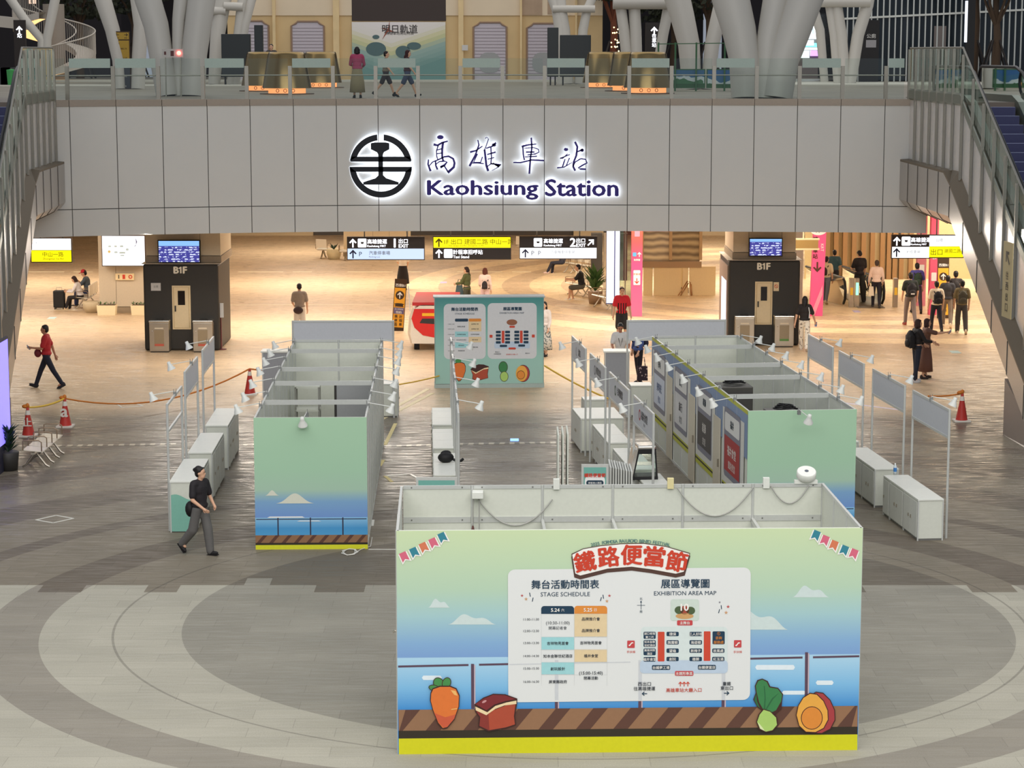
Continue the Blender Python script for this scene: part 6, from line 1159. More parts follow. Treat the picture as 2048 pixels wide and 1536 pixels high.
pinkpost(1262, 1284, 77.2, 'pink and orange gradient post beside the tall lightbox', pkm, 1); pinkpost(1620, 1645, 77.3, 'bright pink metro post with a down arrow beside the right kiosk', PK1, 2, .12); pinkpost(1858, 1873, 77.6, 'pink lift post among the group with backpacks', hue('pink_lift', 226, 92, 124), 3); pinkpost(1832, 1850, 80.5, 'plain rose post behind the group with backpacks', hue('rose_plain', 216, 130, 144), 0)
a, c = gy(1260, 461, 79.0), gy(1443, 462, 79.0); b = MB(); b.box(a.x, c.x, 79, 79.2, a.z - .03, a.z + .12); b.build('pink_beam', hue('pink_beam', 224, 96, 156), label='thin pink beam running from the gradient post to the right kiosk', cat='beam')
p = gy(1600, 486, 75); b = MB().use(hue('blank_sign', 160, 130, 76)); b.box(p.x - .35, p.x + .62, 75, 75.1, p.z - .18, p.z + .1); b.use(CREAM); b.box(p.x - .4, p.x + .66, 75.0, 75.12, p.z - .24, p.z - .18); b.box(p.x - .4, p.x + .66, 75, 75.12, p.z + .1, p.z + .15); b.box(p.x + .1, p.x + .14, 75.04, 75.08, p.z + .15, 4.7); b.build('blank_sign', label='blank tan hanging sign between the right kiosk and the pink metro post', cat='sign')
b = MB(); b.box(9.75, 10.3, 78.5, 80, 0, 4.6); o = b.build('lift_tower', hue('lift_grey', 150, 142, 128, rough=.4, metal=.4), label='grey lift tower behind the right kiosk', cat='lift'); 
# taxi banner
def banner(px0, px1, py, H, y, label, rot):
    x0, x1 = gy(px0, py, y).x, gy(px1, py, y).x; W = x1 - x0; t = thing('taxi_banner', label, 'sign', ((x0 + x1) / 2, y, 0)); t.rotation_euler = (R(-5), R(rot), 0)
    b = MB(); b.box(-W / 2, W / 2, 0, .05, 0, H); b.build('panel', BRN, t); b = MB(); b.box(-W / 2 + .02, W / 2 - .02, -.006, 0, .12, H * .83); b.build('orange_face', hue('banner_orange', 244, 178, 52), t)
    b = MB(M.Translation((0, -.012, 0))).use(PAPER); b.text('西側B1', 0, H * .88, wd=W * .8, off=.02); b.use(BRN); b.lathe([(0, 0), (W * .36, 0)], 24, M.Translation((0, .002, H * .69)) @ M.Rotation(pi / 2, 4, 'X')); b.use(PAPER); flat(b, arrow(0, H * .69, W * .55), -.004)
    b.use(BRN); flat(b, [(-.15, H * .47), (.15, H * .47), (.12, H * .5), (.17, H * .52), (.08, H * .535), (-.08, H * .535), (-.17, H * .52), (-.12, H * .5)]); b.use(hue('banner_blue', 110, 104, 150)); flat(b, [(-.17, H * .33), (.17, H * .33), (.17, H * .45), (-.17, H * .45)], .001); b.use(PAPER); b.text('身心障礙者', 0, H * .42, wd=.28, y=-.002); b.text('特約', 0, H * .36, h=.09, y=-.002, off=.02)
    b.use(BRN)
    for k, cc in enumerate('計程車'): b.text(cc, W * .2, H * (.28 - .075 * k), h=.1, off=.015)
    for k, cc in enumerate('乘車區'): b.text(cc, -W * .2, H * (.28 - .075 * k), h=.1, off=.015)
    b.build('lettering', parent=t); return t
banner(783, 807, 663, 1.72, 73.1, 'orange standing taxi banner left of the red train cart', 4); banner(1874, 1897, 640, 2.1, 76.6, 'orange taxi banner partly hidden behind the group with backpacks', 0)
# small train cart behind the board
t = thing('train_cart', 'small red and white train cart half hidden by the teal board', 'train cart', (g(862, 668).x, 68.2, 0))
b = MB(); pr = [(-.55, .12), (.95, .12), (.95, 1.4), (-.38, 1.4), (-.5, .8)]
def sec(y, k): return [(-.52 * k, y, .22), (-.6 * k, y, .5), (-.55 * k, y, 1.0), (-.42 * k, y, 1.3), (-.2 * k, y, 1.42), (.3, y, 1.42), (.9, y, 1.3), (1.0, y, 1.0), (1.0, y, .22)]
secs = [sec(0, .82), sec(.2, .95), sec(.6, 1.0), sec(3.0, 1.0)]; n = 9; vs = [v for s_ in secs for v in s_]
b.add(vs, [(i * n + k, i * n + (k + 1) % n, (i + 1) * n + (k + 1) % n, (i + 1) * n + k) for i in range(3) for k in range(n)] + [tuple(range(n))[::-1]]); b.build('body', hue('cart_cream', 240, 226, 206, rough=.35), t)
b = MB(); b.poly([(-.36, -.012, 1.3), (-.45, -.012, 1.0), (-.36, -.012, .72), (-.1, -.012, .48), (.3, -.012, .4), (.9, -.012, .4), (.9, -.012, 1.3)]); b.build('red_front', hue('cart_red', 222, 44, 40, rough=.3), t)
b = MB(); b.poly([(-.2, -.018, .86), (.4, -.018, .82), (.4, -.018, 1.0), (-.12, -.018, 1.0)]); b.build('windscreen', DARK, t); b = MB(); b.box(-.12, .3, -.03, -.01, 1.08, 1.17); b.build('lamp', hue('cart_amber', 250, 186, 40), t)
b = MB(); b.box(-.42, .98, .0, 3.0, 1.40, 1.5); b.build('roof', hue('cart_roof_red', 196, 48, 48), t)
for x in (-.3, .6):
    for y in (.3, 2.5): b = MB(); b.lathe([(0, -.08), (.14, -.08), (.14, .08), (0, .08)], 14, M.Translation((x, y, .14)) @ M.Rotation(pi / 2, 4, 'Y')); b.build('wheel', BLACK, t)
b = MB(); b.tube([(-.5, .2, 1.2), (-.55, .2, 2.0)], .015, 6); b.build('aerial', PAPER, t)
# queue-post sign right of the left kiosk
p = g(443, 699); t = thing('post_sign', 'slim stanchion with a small pale plate right of the left kiosk', 'sign', p); b = MB(); b.lathe([(0, 0), (.16, 0), (.16, .02), (.03, .03), (.02, 1.0), (0, 1.0)], 14); b.build('stand', hue('stanchion_maroon', 110, 60, 54), t); b = MB(); b.box(-.09, .09, -.02, .0, 1.0, 1.45); b.build('plate', OFFW, t)
# ================================================================ benches
PERF = mat('perforated_steel', S(238, 230, 212), rough=.25, metal=.25, noise=0)
def bench(p, rz, n, label, back=True):
    t = thing('waiting_bench', label, 'bench', p, rz); W = .56
    for k in range(n):
        b = MB(); x0 = -n * W / 2 + k * W + .03; pr = [(0, .42), (.02, .45), (.46, .41), (.46, .39), (.03, .43)]; b.add([(x, y, z) for x in (x0, x0 + W - .06) for y, z in pr], [(0, 1, 2, 3, 4)[::-1], (5, 6, 7, 8, 9)] + [(i, (i + 1) % 5, (i + 1) % 5 + 5, i + 5) for i in range(5)]); b.build('seat', PERF, t)
        if back:
            b = MB(); b.box(x0, x0 + W - .06, .46, .5, .48, .86); b.build('backrest', PERF, t)
    for k in range(n + 1):
        x = -n * W / 2 + k * W; b = MB(); b.tube([(x, .03, .44), (x, .03, .64), (x, .1, .66), (x, .38, .66), (x, .44, .62), (x, .44, .42)], .014, 6); b.build('armrest', hue('bronze_arm', 140, 120, 98, metal=.7, rough=.3), t)
    b = MB(); b.box(-n * W / 2, n * W / 2, .2, .28, .34, .39); b.build('beam', STEEL, t)
    for x in ([-n * W / 2 + .3, n * W / 2 - .3] if n < 4 else [-n * W / 2 + .3, -.3, .3, n * W / 2 - .3]):
        b = MB(); b.tube([(x, .24, .36), (x, .02, .06), (x, -.06, .02)], .024, 6); b.tube([(x, .24, .36), (x, .46, .06), (x, .54, .02)], .024, 6); b.build('leg', STEEL, t)
    return t
p0, p1 = g(42, 950), g(106, 895); bench((p0 + p1) / 2 + V((-.1, -.0, 0)), atan2(p1.y - p0.y, p1.x - p0.x) + pi, 4, 'backless steel waiting bench with four seats at the near left by the cones', back=False)
bench(g(160, 618) + V((-.1, .6, 0)), pi / 2 + pi, 3, 'steel waiting bench under the man in a red cap at the left pillar'); bench(V((2.55, 83.6, 0)), -pi / 2 + .5, 4, 'steel waiting bench of the man in black with bare knees'); bench(V((3.2, 79.6, 0)), -pi / 2 + .4, 3, 'steel waiting bench beside the tall lightbox'); bench(V((2.6, 92.0, 0)), -pi / 2 + .5, 4, 'steel waiting bench farther back under the right hanging sign')
bench(g(651, 515), pi * .9, 1, 'single far steel seat left of the left hanging sign'); bench(g(692, 519) , pi, 1, 'single far steel seat before the pale cream pillar', back=False); bench(V((.9, 101, 0)), pi * .8, 2, 'far steel seats between the middle and right hanging signs')
# ---- planters and pots
def leafy(par, c, r, n, m, hmin=.1, seed=1):
    rnd = random.Random(seed); b = MB()
    for k in range(n):
        a = rnd.uniform(0, 2 * pi); l = r * rnd.uniform(.6, 1.2); d = V((cos(a) * .7, sin(a) * .7, rnd.uniform(.5, 1.2))).normalized(); s_ = V((-sin(a), cos(a), 0)) * l * .12; o = V(c); b.poly([o, o + d * l * .5 + s_, o + d * l + V((0, 0, -l * .12)), o + d * l * .5 - s_])
    return b.build('leaves', m, par)
LG = hue('pot_leaf', 70, 104, 54); LD = hue('pot_leaf_dark', 38, 62, 40)
for i, (px0, px1, lab) in enumerate(((194, 232, 'cream trough planter at the left foot of the wide left pillar'), (262, 290, 'cream trough planter at the right foot of the wide left pillar'))):
    a, c = g(px0, 630), g(px1, 630); t = thing('trough_planter', lab, 'planter', (a.x, a.y - .05, 0)); W = c.x - a.x; b = MB(); b.prism([(0.03, 0), (W - .03, 0), (W, .34), (0, .34)], 0, .4); b.build('trough', hue('trough_cream', 240, 222, 184), t); b = MB(); b.box(.03, W - .03, .03, .37, .33, .345); b.build('soil', hue('soil', 90, 70, 50), t)
    for k in range(4): leafy(t, (W * (.15 + .23 * k), .2, .34), .16, 7, LG, seed=k + i * 5)
p = g(183, 625); t = thing('round_pot', 'round stone pot between the left bench and the wide pillar', 'pot', p); b = MB(); b.lathe([(0, 0), (.2, 0), (.3, .2), (.31, .36), (.28, .4), (.25, .36), (0, .34)], 20); b.build('bowl', hue('pot_stone', 196, 180, 150), t)
p = g(668, 518); t = thing('round_pot', 'far round pot with a dark plant left of the left hanging sign', 'pot', p); b = MB(); b.lathe([(0, 0), (.25, 0), (.33, .25), (.33, .45), (0, .42)], 18); b.build('bowl', hue('pot_far', 220, 204, 164), t); leafy(t, (0, 0, .42), .4, 16, LD, seed=4)
p = g(16, 945); t = thing('potted_shrub', 'dark potted shrub at the near left edge behind the backless bench', 'plant', (p.x - .05, p.y + .3, 0)); b = MB(); b.lathe([(0, 0), (.2, 0), (.24, .4), (.22, .42), (0, .38)], 16); b.build('pot', DARK, t)
for k in range(5): leafy(t, (0, 0, .4 + .1 * k), .36, 16, LD, seed=20 + k)
p = V((3.05, 81.2, 0)); t = thing('potted_palm', 'green potted plant behind the seated man in black', 'plant', p); b = MB(); b.lathe([(0, 0), (.22, 0), (.28, .45), (0, .42)], 16); b.build('pot', hue('pot_brown', 150, 120, 90), t)
for k in range(4): leafy(t, (0, 0, .45 + .15 * k), .8, 12, LG, seed=30 + k)
# glass booth strip behind the tall lightbox
t = thing('glass_partition', 'green glass partition between the tall lightbox and the gradient post', 'partition', (gy(1250, 610, 80).x, 80, 0)); b = MB(); b.box(-.35, .3, 0, .03, .05, 3.6); b.build('glass', GLASSD, t); b = MB(); b.box(-.37, -.33, -.01, .04, 0, 3.6); b.box(.28, .32, -.01, .04, 0, 3.6); b.box(-.02, .02, -.01, .04, 0, 3.6); b.build('frame', RAILM, t); b = MB(); b.bar((-.4, 0, 3.95), (.4, 0, 3.5), .1, .1); b.build('sloping_rail', CREAM, t)
t = thing('ticket_kiosks', 'dark vending cabinets behind the seated man in black', 'vending machine', (4.1, 89.5, 0))
for k in range(3): b = MB(); b.box(-.9 + .5 * k, -.45 + .5 * k, 0, .5, 0, 1.9); b.build('cabinet', (DARK, STEEL, DARK)[k], t)
# ---- hall escalator
t = thing('hall_escalator', 'hall escalator with steel sides where people step on, right of the pink metro post', 'escalator'); e0 = 80.3
def ex(px): return gy(px, 600, e0).x
for nm, x, lab in (('l', ex(1688), 1), ('r', ex(1765), 1)):
    dr = .33
    b = MB(); b.add([(x, e0, .05), (x, e0 + .4, .05), (x - .8, e0 + 4.5, .05), (x - .8, e0 + 4.5, .95), (x, e0 + .4, .95), (x, e0, .6)], [(0, 1, 2, 3, 4, 5)]); b.build('balustrade_glass', GLASSD, t)
    b = MB(); b.tube([(x, e0 + .1, .1), (x, e0 - .25, .3), (x, e0 - .3, .6), (x, e0 - .1, .9), (x, e0 + .3, 1.0), (x - .8, e0 + 4.5, 1.02)], .05, 8); b.build('handrail', RUB, t)
for px, lab in ((1700, 0), (1711, 1), (1788, 0)):
    b = MB(); x = ex(px); b.box(x - .075, x + .075, e0 - .35, e0 - .1, 0, 1.05); nw = b.build('newel_post', STEEL, t)
    b = MB(); b.box(x - .05, x + .05, e0 - .358, e0 - .35, .45, .72 if not lab else .9); b.build('indicator', mat('exit_green', emit=(.1, .9, .5), es=1.5) if lab else hue('warning_yellow', 240, 196, 60), nw)
b = MB(); b.box(ex(1712), ex(1765), e0 - .6, e0 + 4, .0, .03); b.build('comb_plate', hue('comb_grey', 130, 118, 104, rough=.4, metal=.5), t); b = MB(); b.bar((ex(1658), e0 + 1.5, .75), (ex(1688), e0 + .2, 1.0), .12, .06); b.build('side_rail', CHROME, t)
b = MB(); b.add([(ex(1655), e0 + 2.4, .02), (ex(1688), e0 + .2, .02), (ex(1688), e0 + .2, .95), (ex(1655), e0 + 2.4, .75)], [(0, 1, 2, 3)]); b.build('side_panel', hue('esc_side', 206, 186, 150, rough=.3, metal=.4), t)
# ================================================================ cones, rope, floor marks
CON = hue('cone_red', 186, 52, 44, rough=.5); CW = hue('cone_white', 226, 220, 210); OR2 = hue('barrier_rope', 206, 120, 40); YR_ = hue('barrier_tape', 232, 190, 70)
def cone(px, py, label, cap=None, text=None):
    p = g(px, py); t = thing('traffic_cone', label, 'cone', p, 0, 'red traffic cones'); b = MB(); b.box(-.2, .2, -.2, .2, 0, .035); b.build('base', CW, t); b = MB(); b.lathe([(.15, .03), (.115, .22), (.04, .62), (.035, .70), (0, .71)], 22); b.build('body', CON, t)
    b = MB(); b.lathe([(.062, .52), (.045, .63)], 22); b.build('band', CW, t)
    if cap: b = MB(); b.ell((0, 0, .74), (.05, .05, .06), 10); b.ell((-.06, 0, .72), (.08, .06, .05), 8); b.build('knot', OR2, t)
    if text: b = MB().use(CW); b.text(text, 0, .36, h=.2, y=-.115, off=.03); b.build('lettering', parent=t)
    return p + V((0, 0, .7))
c1 = cone(57, 872, 'red traffic cone with an orange knot behind the backless bench', True, '止'); c2 = cone(131, 853, 'red traffic cone standing second from the left edge', True, 'a'); c3 = cone(500, 789, 'red traffic cone beside the left long booth', False); c4 = cone(1923, 842, 'red traffic cone at the right before the escalator support', True)
def rope(name, pts, r, m, label):
    b = MB(); b.tube(pts, r, 6); return b.build(name, m, label=label, cat='barrier')
def sag(a, c, s_, n=14): return [a.lerp(c, k / n) - V((0, 0, s_ * (1 - (2 * k / n - 1) ** 2))) for k in range(n + 1)]
rope('barrier_rope', sag(c1, c2, .06), .025, YR_, 'yellow barrier rope between the two leftmost cones'); rope('barrier_rope', sag(c2, c3, .45), .022, OR2, 'long orange barrier rope sagging from the second cone to the booth cone'); rope('barrier_rope', sag(c3, V((-6.1, 59.5, .7)), .05), .022, OR2, 'orange barrier rope from the booth cone to the grey desk')
rope('barrier_rope', sag(V((-3.3, 57.5, .5)), V((-2.0, 60.4, .35)), .03), .02, YR_, 'yellow barrier rope behind the left long booth reaching the teal board'); rope('barrier_rope', sag(V((.9, 60.6, .6)), V((2.55, 57.2, .2)), .05), .025, YR_, 'yellow barrier rope running from the teal board to the right'); rope('barrier_rope', sag(c4, V((10.5, 55.5, .55)), .03), .022, OR2, 'orange barrier rope running left from the right cone')
def mark(pts, wd, m, label, group=None, h=.006):
    b = MB()
    for a, c in zip(pts[:-1], pts[1:]):
        a, c = g(*a), g(*c); a.z = c.z = h / 2; b.bar(a, c, wd, h)
    return b.build('floor_tape', m, label=label, cat='floor tape', group=group)
mark([(90, 892), (352, 888)], .2, tapeY, 'striped tape strip on the floor left of the counters'); mark([(486, 890), (512, 889)], .2, tapeY, 'short striped tape strip between the left counters and the booth'); mark([(735, 893), (862, 890)], .2, tapeY, 'striped tape strip between the left booth and the aisle counter'); mark([(918, 888), (1112, 885)], .2, tapeY, 'striped tape strip crossing the middle aisle'); mark([(1140, 885), (1152, 885)], .2, tapeY, 'short striped tape strip beside the spare panels'); mark([(1262, 905), (1310, 900)], .2, tapeY, 'striped tape strip under the dark green emblem')
mark([(748, 838), (856, 778)], .12, hue('tape_pale_gold', 240, 224, 180), 'pale tape line slanting from the booth corner to the teal board, upper'); mark([(757, 842), (866, 786)], .12, hue('tape_pale_gold', 240, 224, 180), 'pale tape line slanting from the booth corner to the teal board, lower'); mark([(791, 847), (770, 890)], .09, hue('tape_gold', 234, 216, 150), 'gold tape line beside the left booth corner')
mark([(765, 920), (758, 932)], .12, hue('tape_gold', 234, 216, 150), 'short gold tape dash beside the left booth wall'); mark([(742, 1040), (740, 1052)], .14, tapeW, 'short white tape dash near the printed end of the left booth'); mark([(737, 1099), (798, 1099)], .03, tapeW, 'thin white tape line between the left booth and the schedule booth')
mark([(230, 806), (265, 805), (286, 812), (244, 815), (230, 806)], .05, tapeW, 'white tape rectangle on the floor near the second cone'); mark([(72, 1040), (112, 1031), (147, 1037), (106, 1046), (72, 1040)], .04, tapeW, 'white tape diamond on the floor at the near left'); mark([(770, 952), (820, 948), (836, 957)], .06, tapeW, 'white tape corner left of the peeping poster stand'); mark([(770, 952), (784, 964)], .08, hue('tape_gold', 234, 216, 150), 'gold tape dash left of the peeping poster stand')
mark([(1690, 806), (1800, 820)], .10, hue('tape_lilac', 236, 224, 240), 'pale tape line behind the second far right header frame'); mark([(1093, 765), (1118, 766)], .12, hue('tape_pale', 236, 222, 196), 'short pale tape line right of the teal board')
def light_patch(px, py, w_, l_, m, label):  # thin flat patch whose colour paints projected light on the floor
    p = g(px, py); b = MB(); b.box(p.x - w_ / 2, p.x + w_ / 2, p.y - l_ / 2, p.y + l_ / 2, 0.0, .006); return b.build('floor_light_patch', m, label=label, cat='floor light patch')
CY = hue('patch_cyan', 190, 226, 232, rough=.3); LI = hue('patch_lilac', 196, 180, 222, rough=.3)
light_patch(104, 636, .26, .5, CY, 'pale cyan projected light painted on the floor before the left bench'); light_patch(1910, 704, .3, .55, CY, 'pale cyan projected light painted on the floor right of the couple'); light_patch(887, 565, .26, .6, LI, 'lilac projected light painted on the floor left of the woman in olive'); light_patch(1713, 623, .24, .6, LI, 'lilac projected light painted on the floor before the hall escalator'); b = MB(); p = g(1029, 880); b.box(p.x - .1, p.x + .1, p.y - .16, p.y + .1, 0, .02); b.build('screen_reflection', mat('blue_reflection', emit=(.12, .38, 1.0), es=1.6), label='small glowing blue patch painting a screen reflection on the middle aisle floor', cat='light')  # last, a glowing blue patch in place of a screen's reflection
# ================================================================ people
def soft(vol, vox, name, m, parent, extra=None, smooth=4):
    """closed pieces fused into one continuous skin"""
    o = vol.build('x'); o.data.materials.clear(); md = o.modifiers.new('r', 'REMESH'); md.mode = 'VOXEL'; md.voxel_size = vox; md.use_smooth_shade = True
    s_ = o.modifiers.new('s', 'SMOOTH'); s_.iterations = smooth; s_.factor = .5
    dg = bpy.context.evaluated_depsgraph_get(); me = bpy.data.meshes.new_from_object(o.evaluated_get(dg), depsgraph=dg); bpy.data.objects.remove(o)
    if extra is not None:
        bm = bmesh.new(); bm.from_mesh(me); t = bpy.data.meshes.new('t'); t.from_pydata([tuple(v) for v in extra.v], [], extra.f); bm.from_mesh(t); bpy.data.meshes.remove(t)
        for f in bm.faces: f.smooth = True
        bm.to_mesh(me); bm.free()
    me.name = name; me.materials.append(m); r = bpy.data.objects.new(name, me); COL.objects.link(r)
    if parent is not None: r.parent = parent
    return r
def cap(b, p, q_, r0, r1, n=10):
    p, q_ = V(p), V(q_); d = (q_ - p); l = d.length or .001; d /= l; k = 3
    pts = [p - d * r0 * cos(pi / 2 * i / k) for i in range(k)] + [p, q_] + [q_ + d * r1 * sin(pi / 2 * (i + 1) / k) for i in range(k)]
    rs = [max(.002, r0 * sin(pi / 2 * i / k)) for i in range(k)] + [r0, r1] + [max(.002, r1 * cos(pi / 2 * (i + 1) / k)) for i in range(k)]
    return b.tube(pts, rs, n)
SKIN = hue('skin', 214, 168, 138, rough=.55); SKIN2 = hue('skin_tan', 176, 122, 94, rough=.55); HAIRB = hue('hair_black', 24, 20, 20, rough=.5); HAIRBR = hue('hair_brown', 70, 42, 30, rough=.5); FACE = hue('face_dark', 50, 28, 24)
NP = [0]
def person(label, loc, face, h=1.68, legs=((12, 6), (-14, 10)), arms=((8, 8, 15), (-8, 8, 15)), sit=None, lean=0, head=(0, 0), top=None, sleeve=.45, low=None, cut=1.0, skirt=None, shoes=(30, 30, 32), hair='short', hairc=None, skin=None, wide=1.0, flare=1.0, z0=0.0, hold=None, mask=False, capc=None, topm=None, lowm=None, hang_=0.0):
    NP[0] += 1; hue2 = lambda n, c: mat('%s_%d_%d_%d' % (n, *c), S(*c), rough=.75, noise=.1, ns=30)
    t = thing('person', label, 'person', loc, R(face)); k = h / 1.70; skin = skin or SKIN; fem = wide < 1
    t.scale = (k, k, k)
    sw = .185 * (.92 if fem else 1); hip = .52 if sit is not None else .93
    if sit is not None: hip = sit + .08
    def leg(sd, a, bd):
        a_, b_ = R(a), R(a - bd); H_ = V((sd * .09, 0, hip - .03)); sp = sd * .015
        K = H_ + V((sp, sin(a_) * .43, -cos(a_) * .43)); A = K + V((0, sin(b_) * .41, -cos(b_) * .41)); return H_, K, A, b_
    L = [leg(-1, *legs[0]), leg(1, *legs[1])]
    if sit is None:
        low_ = min(l[2].z for l in L) - .085; hip -= low_; L = [leg(-1, *legs[0]), leg(1, *legs[1])]
    ln = R(lean); up = V((0, sin(ln), cos(ln))); P0 = V((0, 0, hip)); SH = P0 + up * .47; NK = P0 + up * .53; HD = P0 + up * .66 + V((0, .03, 0))
    def arm(sd, f, o, bd, tw=.5):
        S_ = SH + V((sd * sw, 0, -.02)); f_, o_ = R(f), R(o); d = V((sd * sin(o_), sin(f_) * cos(o_), -cos(f_) * cos(o_))); E_ = S_ + d * .28
        g_ = R(f + bd); d2 = V((sd * sin(o_) - sd * tw * sin(R(bd)), sin(g_), -cos(g_))).normalized(); return S_, E_, E_ + d2 * .25, d2
    A_ = [arm(-1, *arms[0]), arm(1, *arms[1])]
    b = MB(); b.ell(P0 + up * .05, (.155, .115, .13)); b.ell(P0 + up * .22, (.135, .10, .17)); b.ell(P0 + up * .38, (.165, .115, .16)); cap(b, SH + V((-sw * .8, 0, -.0)), SH + V((sw * .8, 0, 0)), .062, .062)
    cap(b, P0 + up * .46, HD - up * .06, .055, .05)
    HT = M.Translation(HD) @ M.Rotation(R(head[1]), 4, 'Z') @ M.Rotation(R(-head[0]), 4, 'X')
    def hp(x, y, z): return HT @ V((x, y, z))
    b2 = MB(HT); b2.ell((0, 0, .03), (.075, .093, .105)); b2.ell((0, .03, -.05), (.055, .06, .06)); b2.ell((0, .098, -.005), (.013, .022, .022), 8); b2.ell((0, .082, -.052), (.028, .014, .012), 8)
    for sd in (-1, 1): b2.ell((sd * .078, -.005, .0), (.012, .022, .032), 8)
    b.v, n0 = b.v, len(b.v); b.v += b2.v; b.f += [tuple(i + n0 for i in f) for f in b2.f]; b.mi += b2.mi; b.sm += b2.sm
    ex = MB()
    for sd, (S_, E_, W_, d2) in zip((-1, 1), A_):
        cap(b, S_, E_, .052, .042); cap(b, E_, W_, .041, .028)
        side = V((sd, 0, 0)) - d2 * d2.dot(V((sd, 0, 0))); side.normalize(); nrm = d2.cross(side) * sd
        Pm = W_ + d2 * .05; cap(b, W_, W_ + d2 * .07, .028, .032)
        wd_ = nrm if abs(nrm.y) > .5 else side; wd_ = nrm
        for q_ in range(4):
            o_ = W_ + d2 * .08 + wd_ * (.027 - .018 * q_); l_ = (.062, .072, .068, .052)[q_]; c_ = side * (-sd if False else -1)
            kn = o_ + d2 * l_ * .55 + c_ * .006; cap(ex, o_, kn, .0095, .009, 6); cap(ex, kn, kn + d2 * l_ * .4 + c_ * .022, .009, .0075, 6)
        th = W_ + d2 * .03 + wd_ * .028; cap(ex, th, th + d2 * .03 + wd_ * .024, .011, .0095, 6); cap(ex, th + d2 * .03 + wd_ * .024, th + d2 * .06 + wd_ * .024, .0095, .008, 6)
    for sd, (H_, K, A, b_) in zip((-1, 1), L): cap(b, H_, K, .082, .056); cap(b, K, A, .055, .036); cap(b, A, A + V((sd * .015, .09, -.05)), .04, .03)
    body = soft(b, .014, 'body', skin, t, ex)
    b = MB(HT).use(FACE)
    for sd in (-1, 1): b.ell((sd * .031, .089, .022), (.012, .006, .007), 8); b.box(sd * .031 - .018, sd * .031 + .018, .088, .093, .04, .046)
    b.use(hue('lip', 150, 84, 76)); b.ell((0, .093, -.05), (.022, .006, .007), 8); b.build('face_features', parent=t)
    hm = hue2('hair', hairc) if hairc else HAIRB; b = MB(HT); b.ell((0, -.022, .055), (.085, .093, .092), 14); b.ell((0, -.05, .01), (.08, .065, .09), 12); cap(b, (-.045, .048, .105), (.045, .048, .105), .018, .018)
    if hair == 'bob': cap(b, (-.07, -.02, .03), (-.075, .0, -.08), .035, .03); cap(b, (.07, -.02, .03), (.075, 0, -.08), .035, .03); b.ell((0, -.06, -.05), (.085, .05, .09))
    if hair == 'long': b.ell((0, -.07, -.08), (.085, .05, .16)); cap(b, (0, -.08, -.1), (0, -.1, -.3), .075, .05); cap(b, (-.07, -.02, .03), (-.07, -.03, -.12), .03, .025); cap(b, (.07, -.02, .03), (.07, -.03, -.12), .03, .025)
    if hair == 'bun': b.ell((0, -.11, .07), (.045, .045, .042)); b.ell((0, -.04, .08), (.08, .08, .075))
    if hair == 'tail': b.ell((0, -.1, .03), (.035, .03, .03)); cap(b, (0, -.12, .02), (0, -.13, -.16), .03, .015)
    soft(b, .014, 'hair', hm, t, smooth=2)
    if capc: b = MB(HT); b.lathe([(.094, .05), (.092, .1), (.06, .15), (0, .165)], 16); b.ell((0, .12, .06), (.07, .07, .012)); b.build('cap', hue2('cap', capc), t)
    if mask: b = MB(HT); b.ell((0, .06, -.045), (.062, .05, .042)); b.build('face_mask', hue('mask_white', 226, 228, 230), t)
    if top:
        g_ = .024; b = MB(); b.ell(P0 + up * .36, (.165 + g_, .115 + g_, .17 + g_)); cap(b, P0 + up * (.10 - hang_ * .5), P0 + up * .3, .12 * wide, .12 * wide); b.ell(P0 + up * (.07 - hang_ * .6), (.158 + g_, .12 + g_, .085)); b.ell(P0 + up * .2, (.142 + g_, .105 + g_, .17)); cap(b, SH + V((-sw * .8, 0, 0)), SH + V((sw * .8, 0, 0)), .062 + g_, .062 + g_); cap(b, P0 + up * .47, P0 + up * .505, .07, .066)
        for S_, E_, W_, d2 in A_:
            if sleeve <= .6: cap(b, S_, S_.lerp(E_, sleeve * 1.6), .068, .07)
            else: cap(b, S_, E_, .066, .056); cap(b, E_, E_.lerp(W_, sleeve), .056, .045)
        soft(b, .017, 'shirt', topm or hue2('cloth', top), t)
    if low and not skirt:
        b = MB(); b.ell(P0 + up * .03, (.168, .128, .12))
        for H_, K, A, b_ in L:
            if cut < .6: cap(b, H_, H_.lerp(K, cut * 1.7), .098, .095)
            else: cap(b, H_, K, .094, .072 * flare); cap(b, K, K.lerp(A, cut), .071 * flare, .058 * flare)
        soft(b, .017, 'trousers' if cut >= .6 else 'shorts', lowm or hue2('cloth', low), t)
    if skirt:
        b = MB(); z1 = hip + .1; n = 24; prof = [(.15, z1), (.18, hip - .05), (.19 + .05 * skirt, hip - .05 - .35 * skirt), (.21 + .06 * skirt, hip - .05 - .72 * skirt), (.2, hip - .06 - .72 * skirt), (.14, hip)]
        b.lathe(prof, n, M.Diagonal((1, .8, 1, 1))); b.build('skirt', lowm or hue2('cloth', low), t)
    for sd, (H_, K, A, b_) in zip((-1, 1), L):
        b = MB(); T_ = M.Translation(A) @ M.Rotation(max(-.9, min(.5, b_ if sit is None else 0)) * .9, 4, 'X') @ M.Rotation(-sd * .12, 4, 'Z'); b2 = MB(T_); b2.ell((0, .055, -.045), (.046, .135, .042), 12); b2.ell((0, -.02, -.02), (.045, .06, .055), 10); b2.box(-.04, .04, -.07, .17, -.088, -.07); b2.build('shoe', hue2('shoe', shoes), t)
    wr = [t, A_, k]; PEOPLE[label] = wr; return t
PEOPLE = {}
def world_of(label, i):
    t, A_, k = PEOPLE[label]; W_, d2 = A_[i][2], A_[i][3]; return M.LocRotScale(t.location, t.rotation_euler, t.scale) @ (W_ + d2 * .1)
def fy_(yh, h=1.7): return (yh - 18.4 * h / 1.7) / (1 - .178 * h / 1.7)
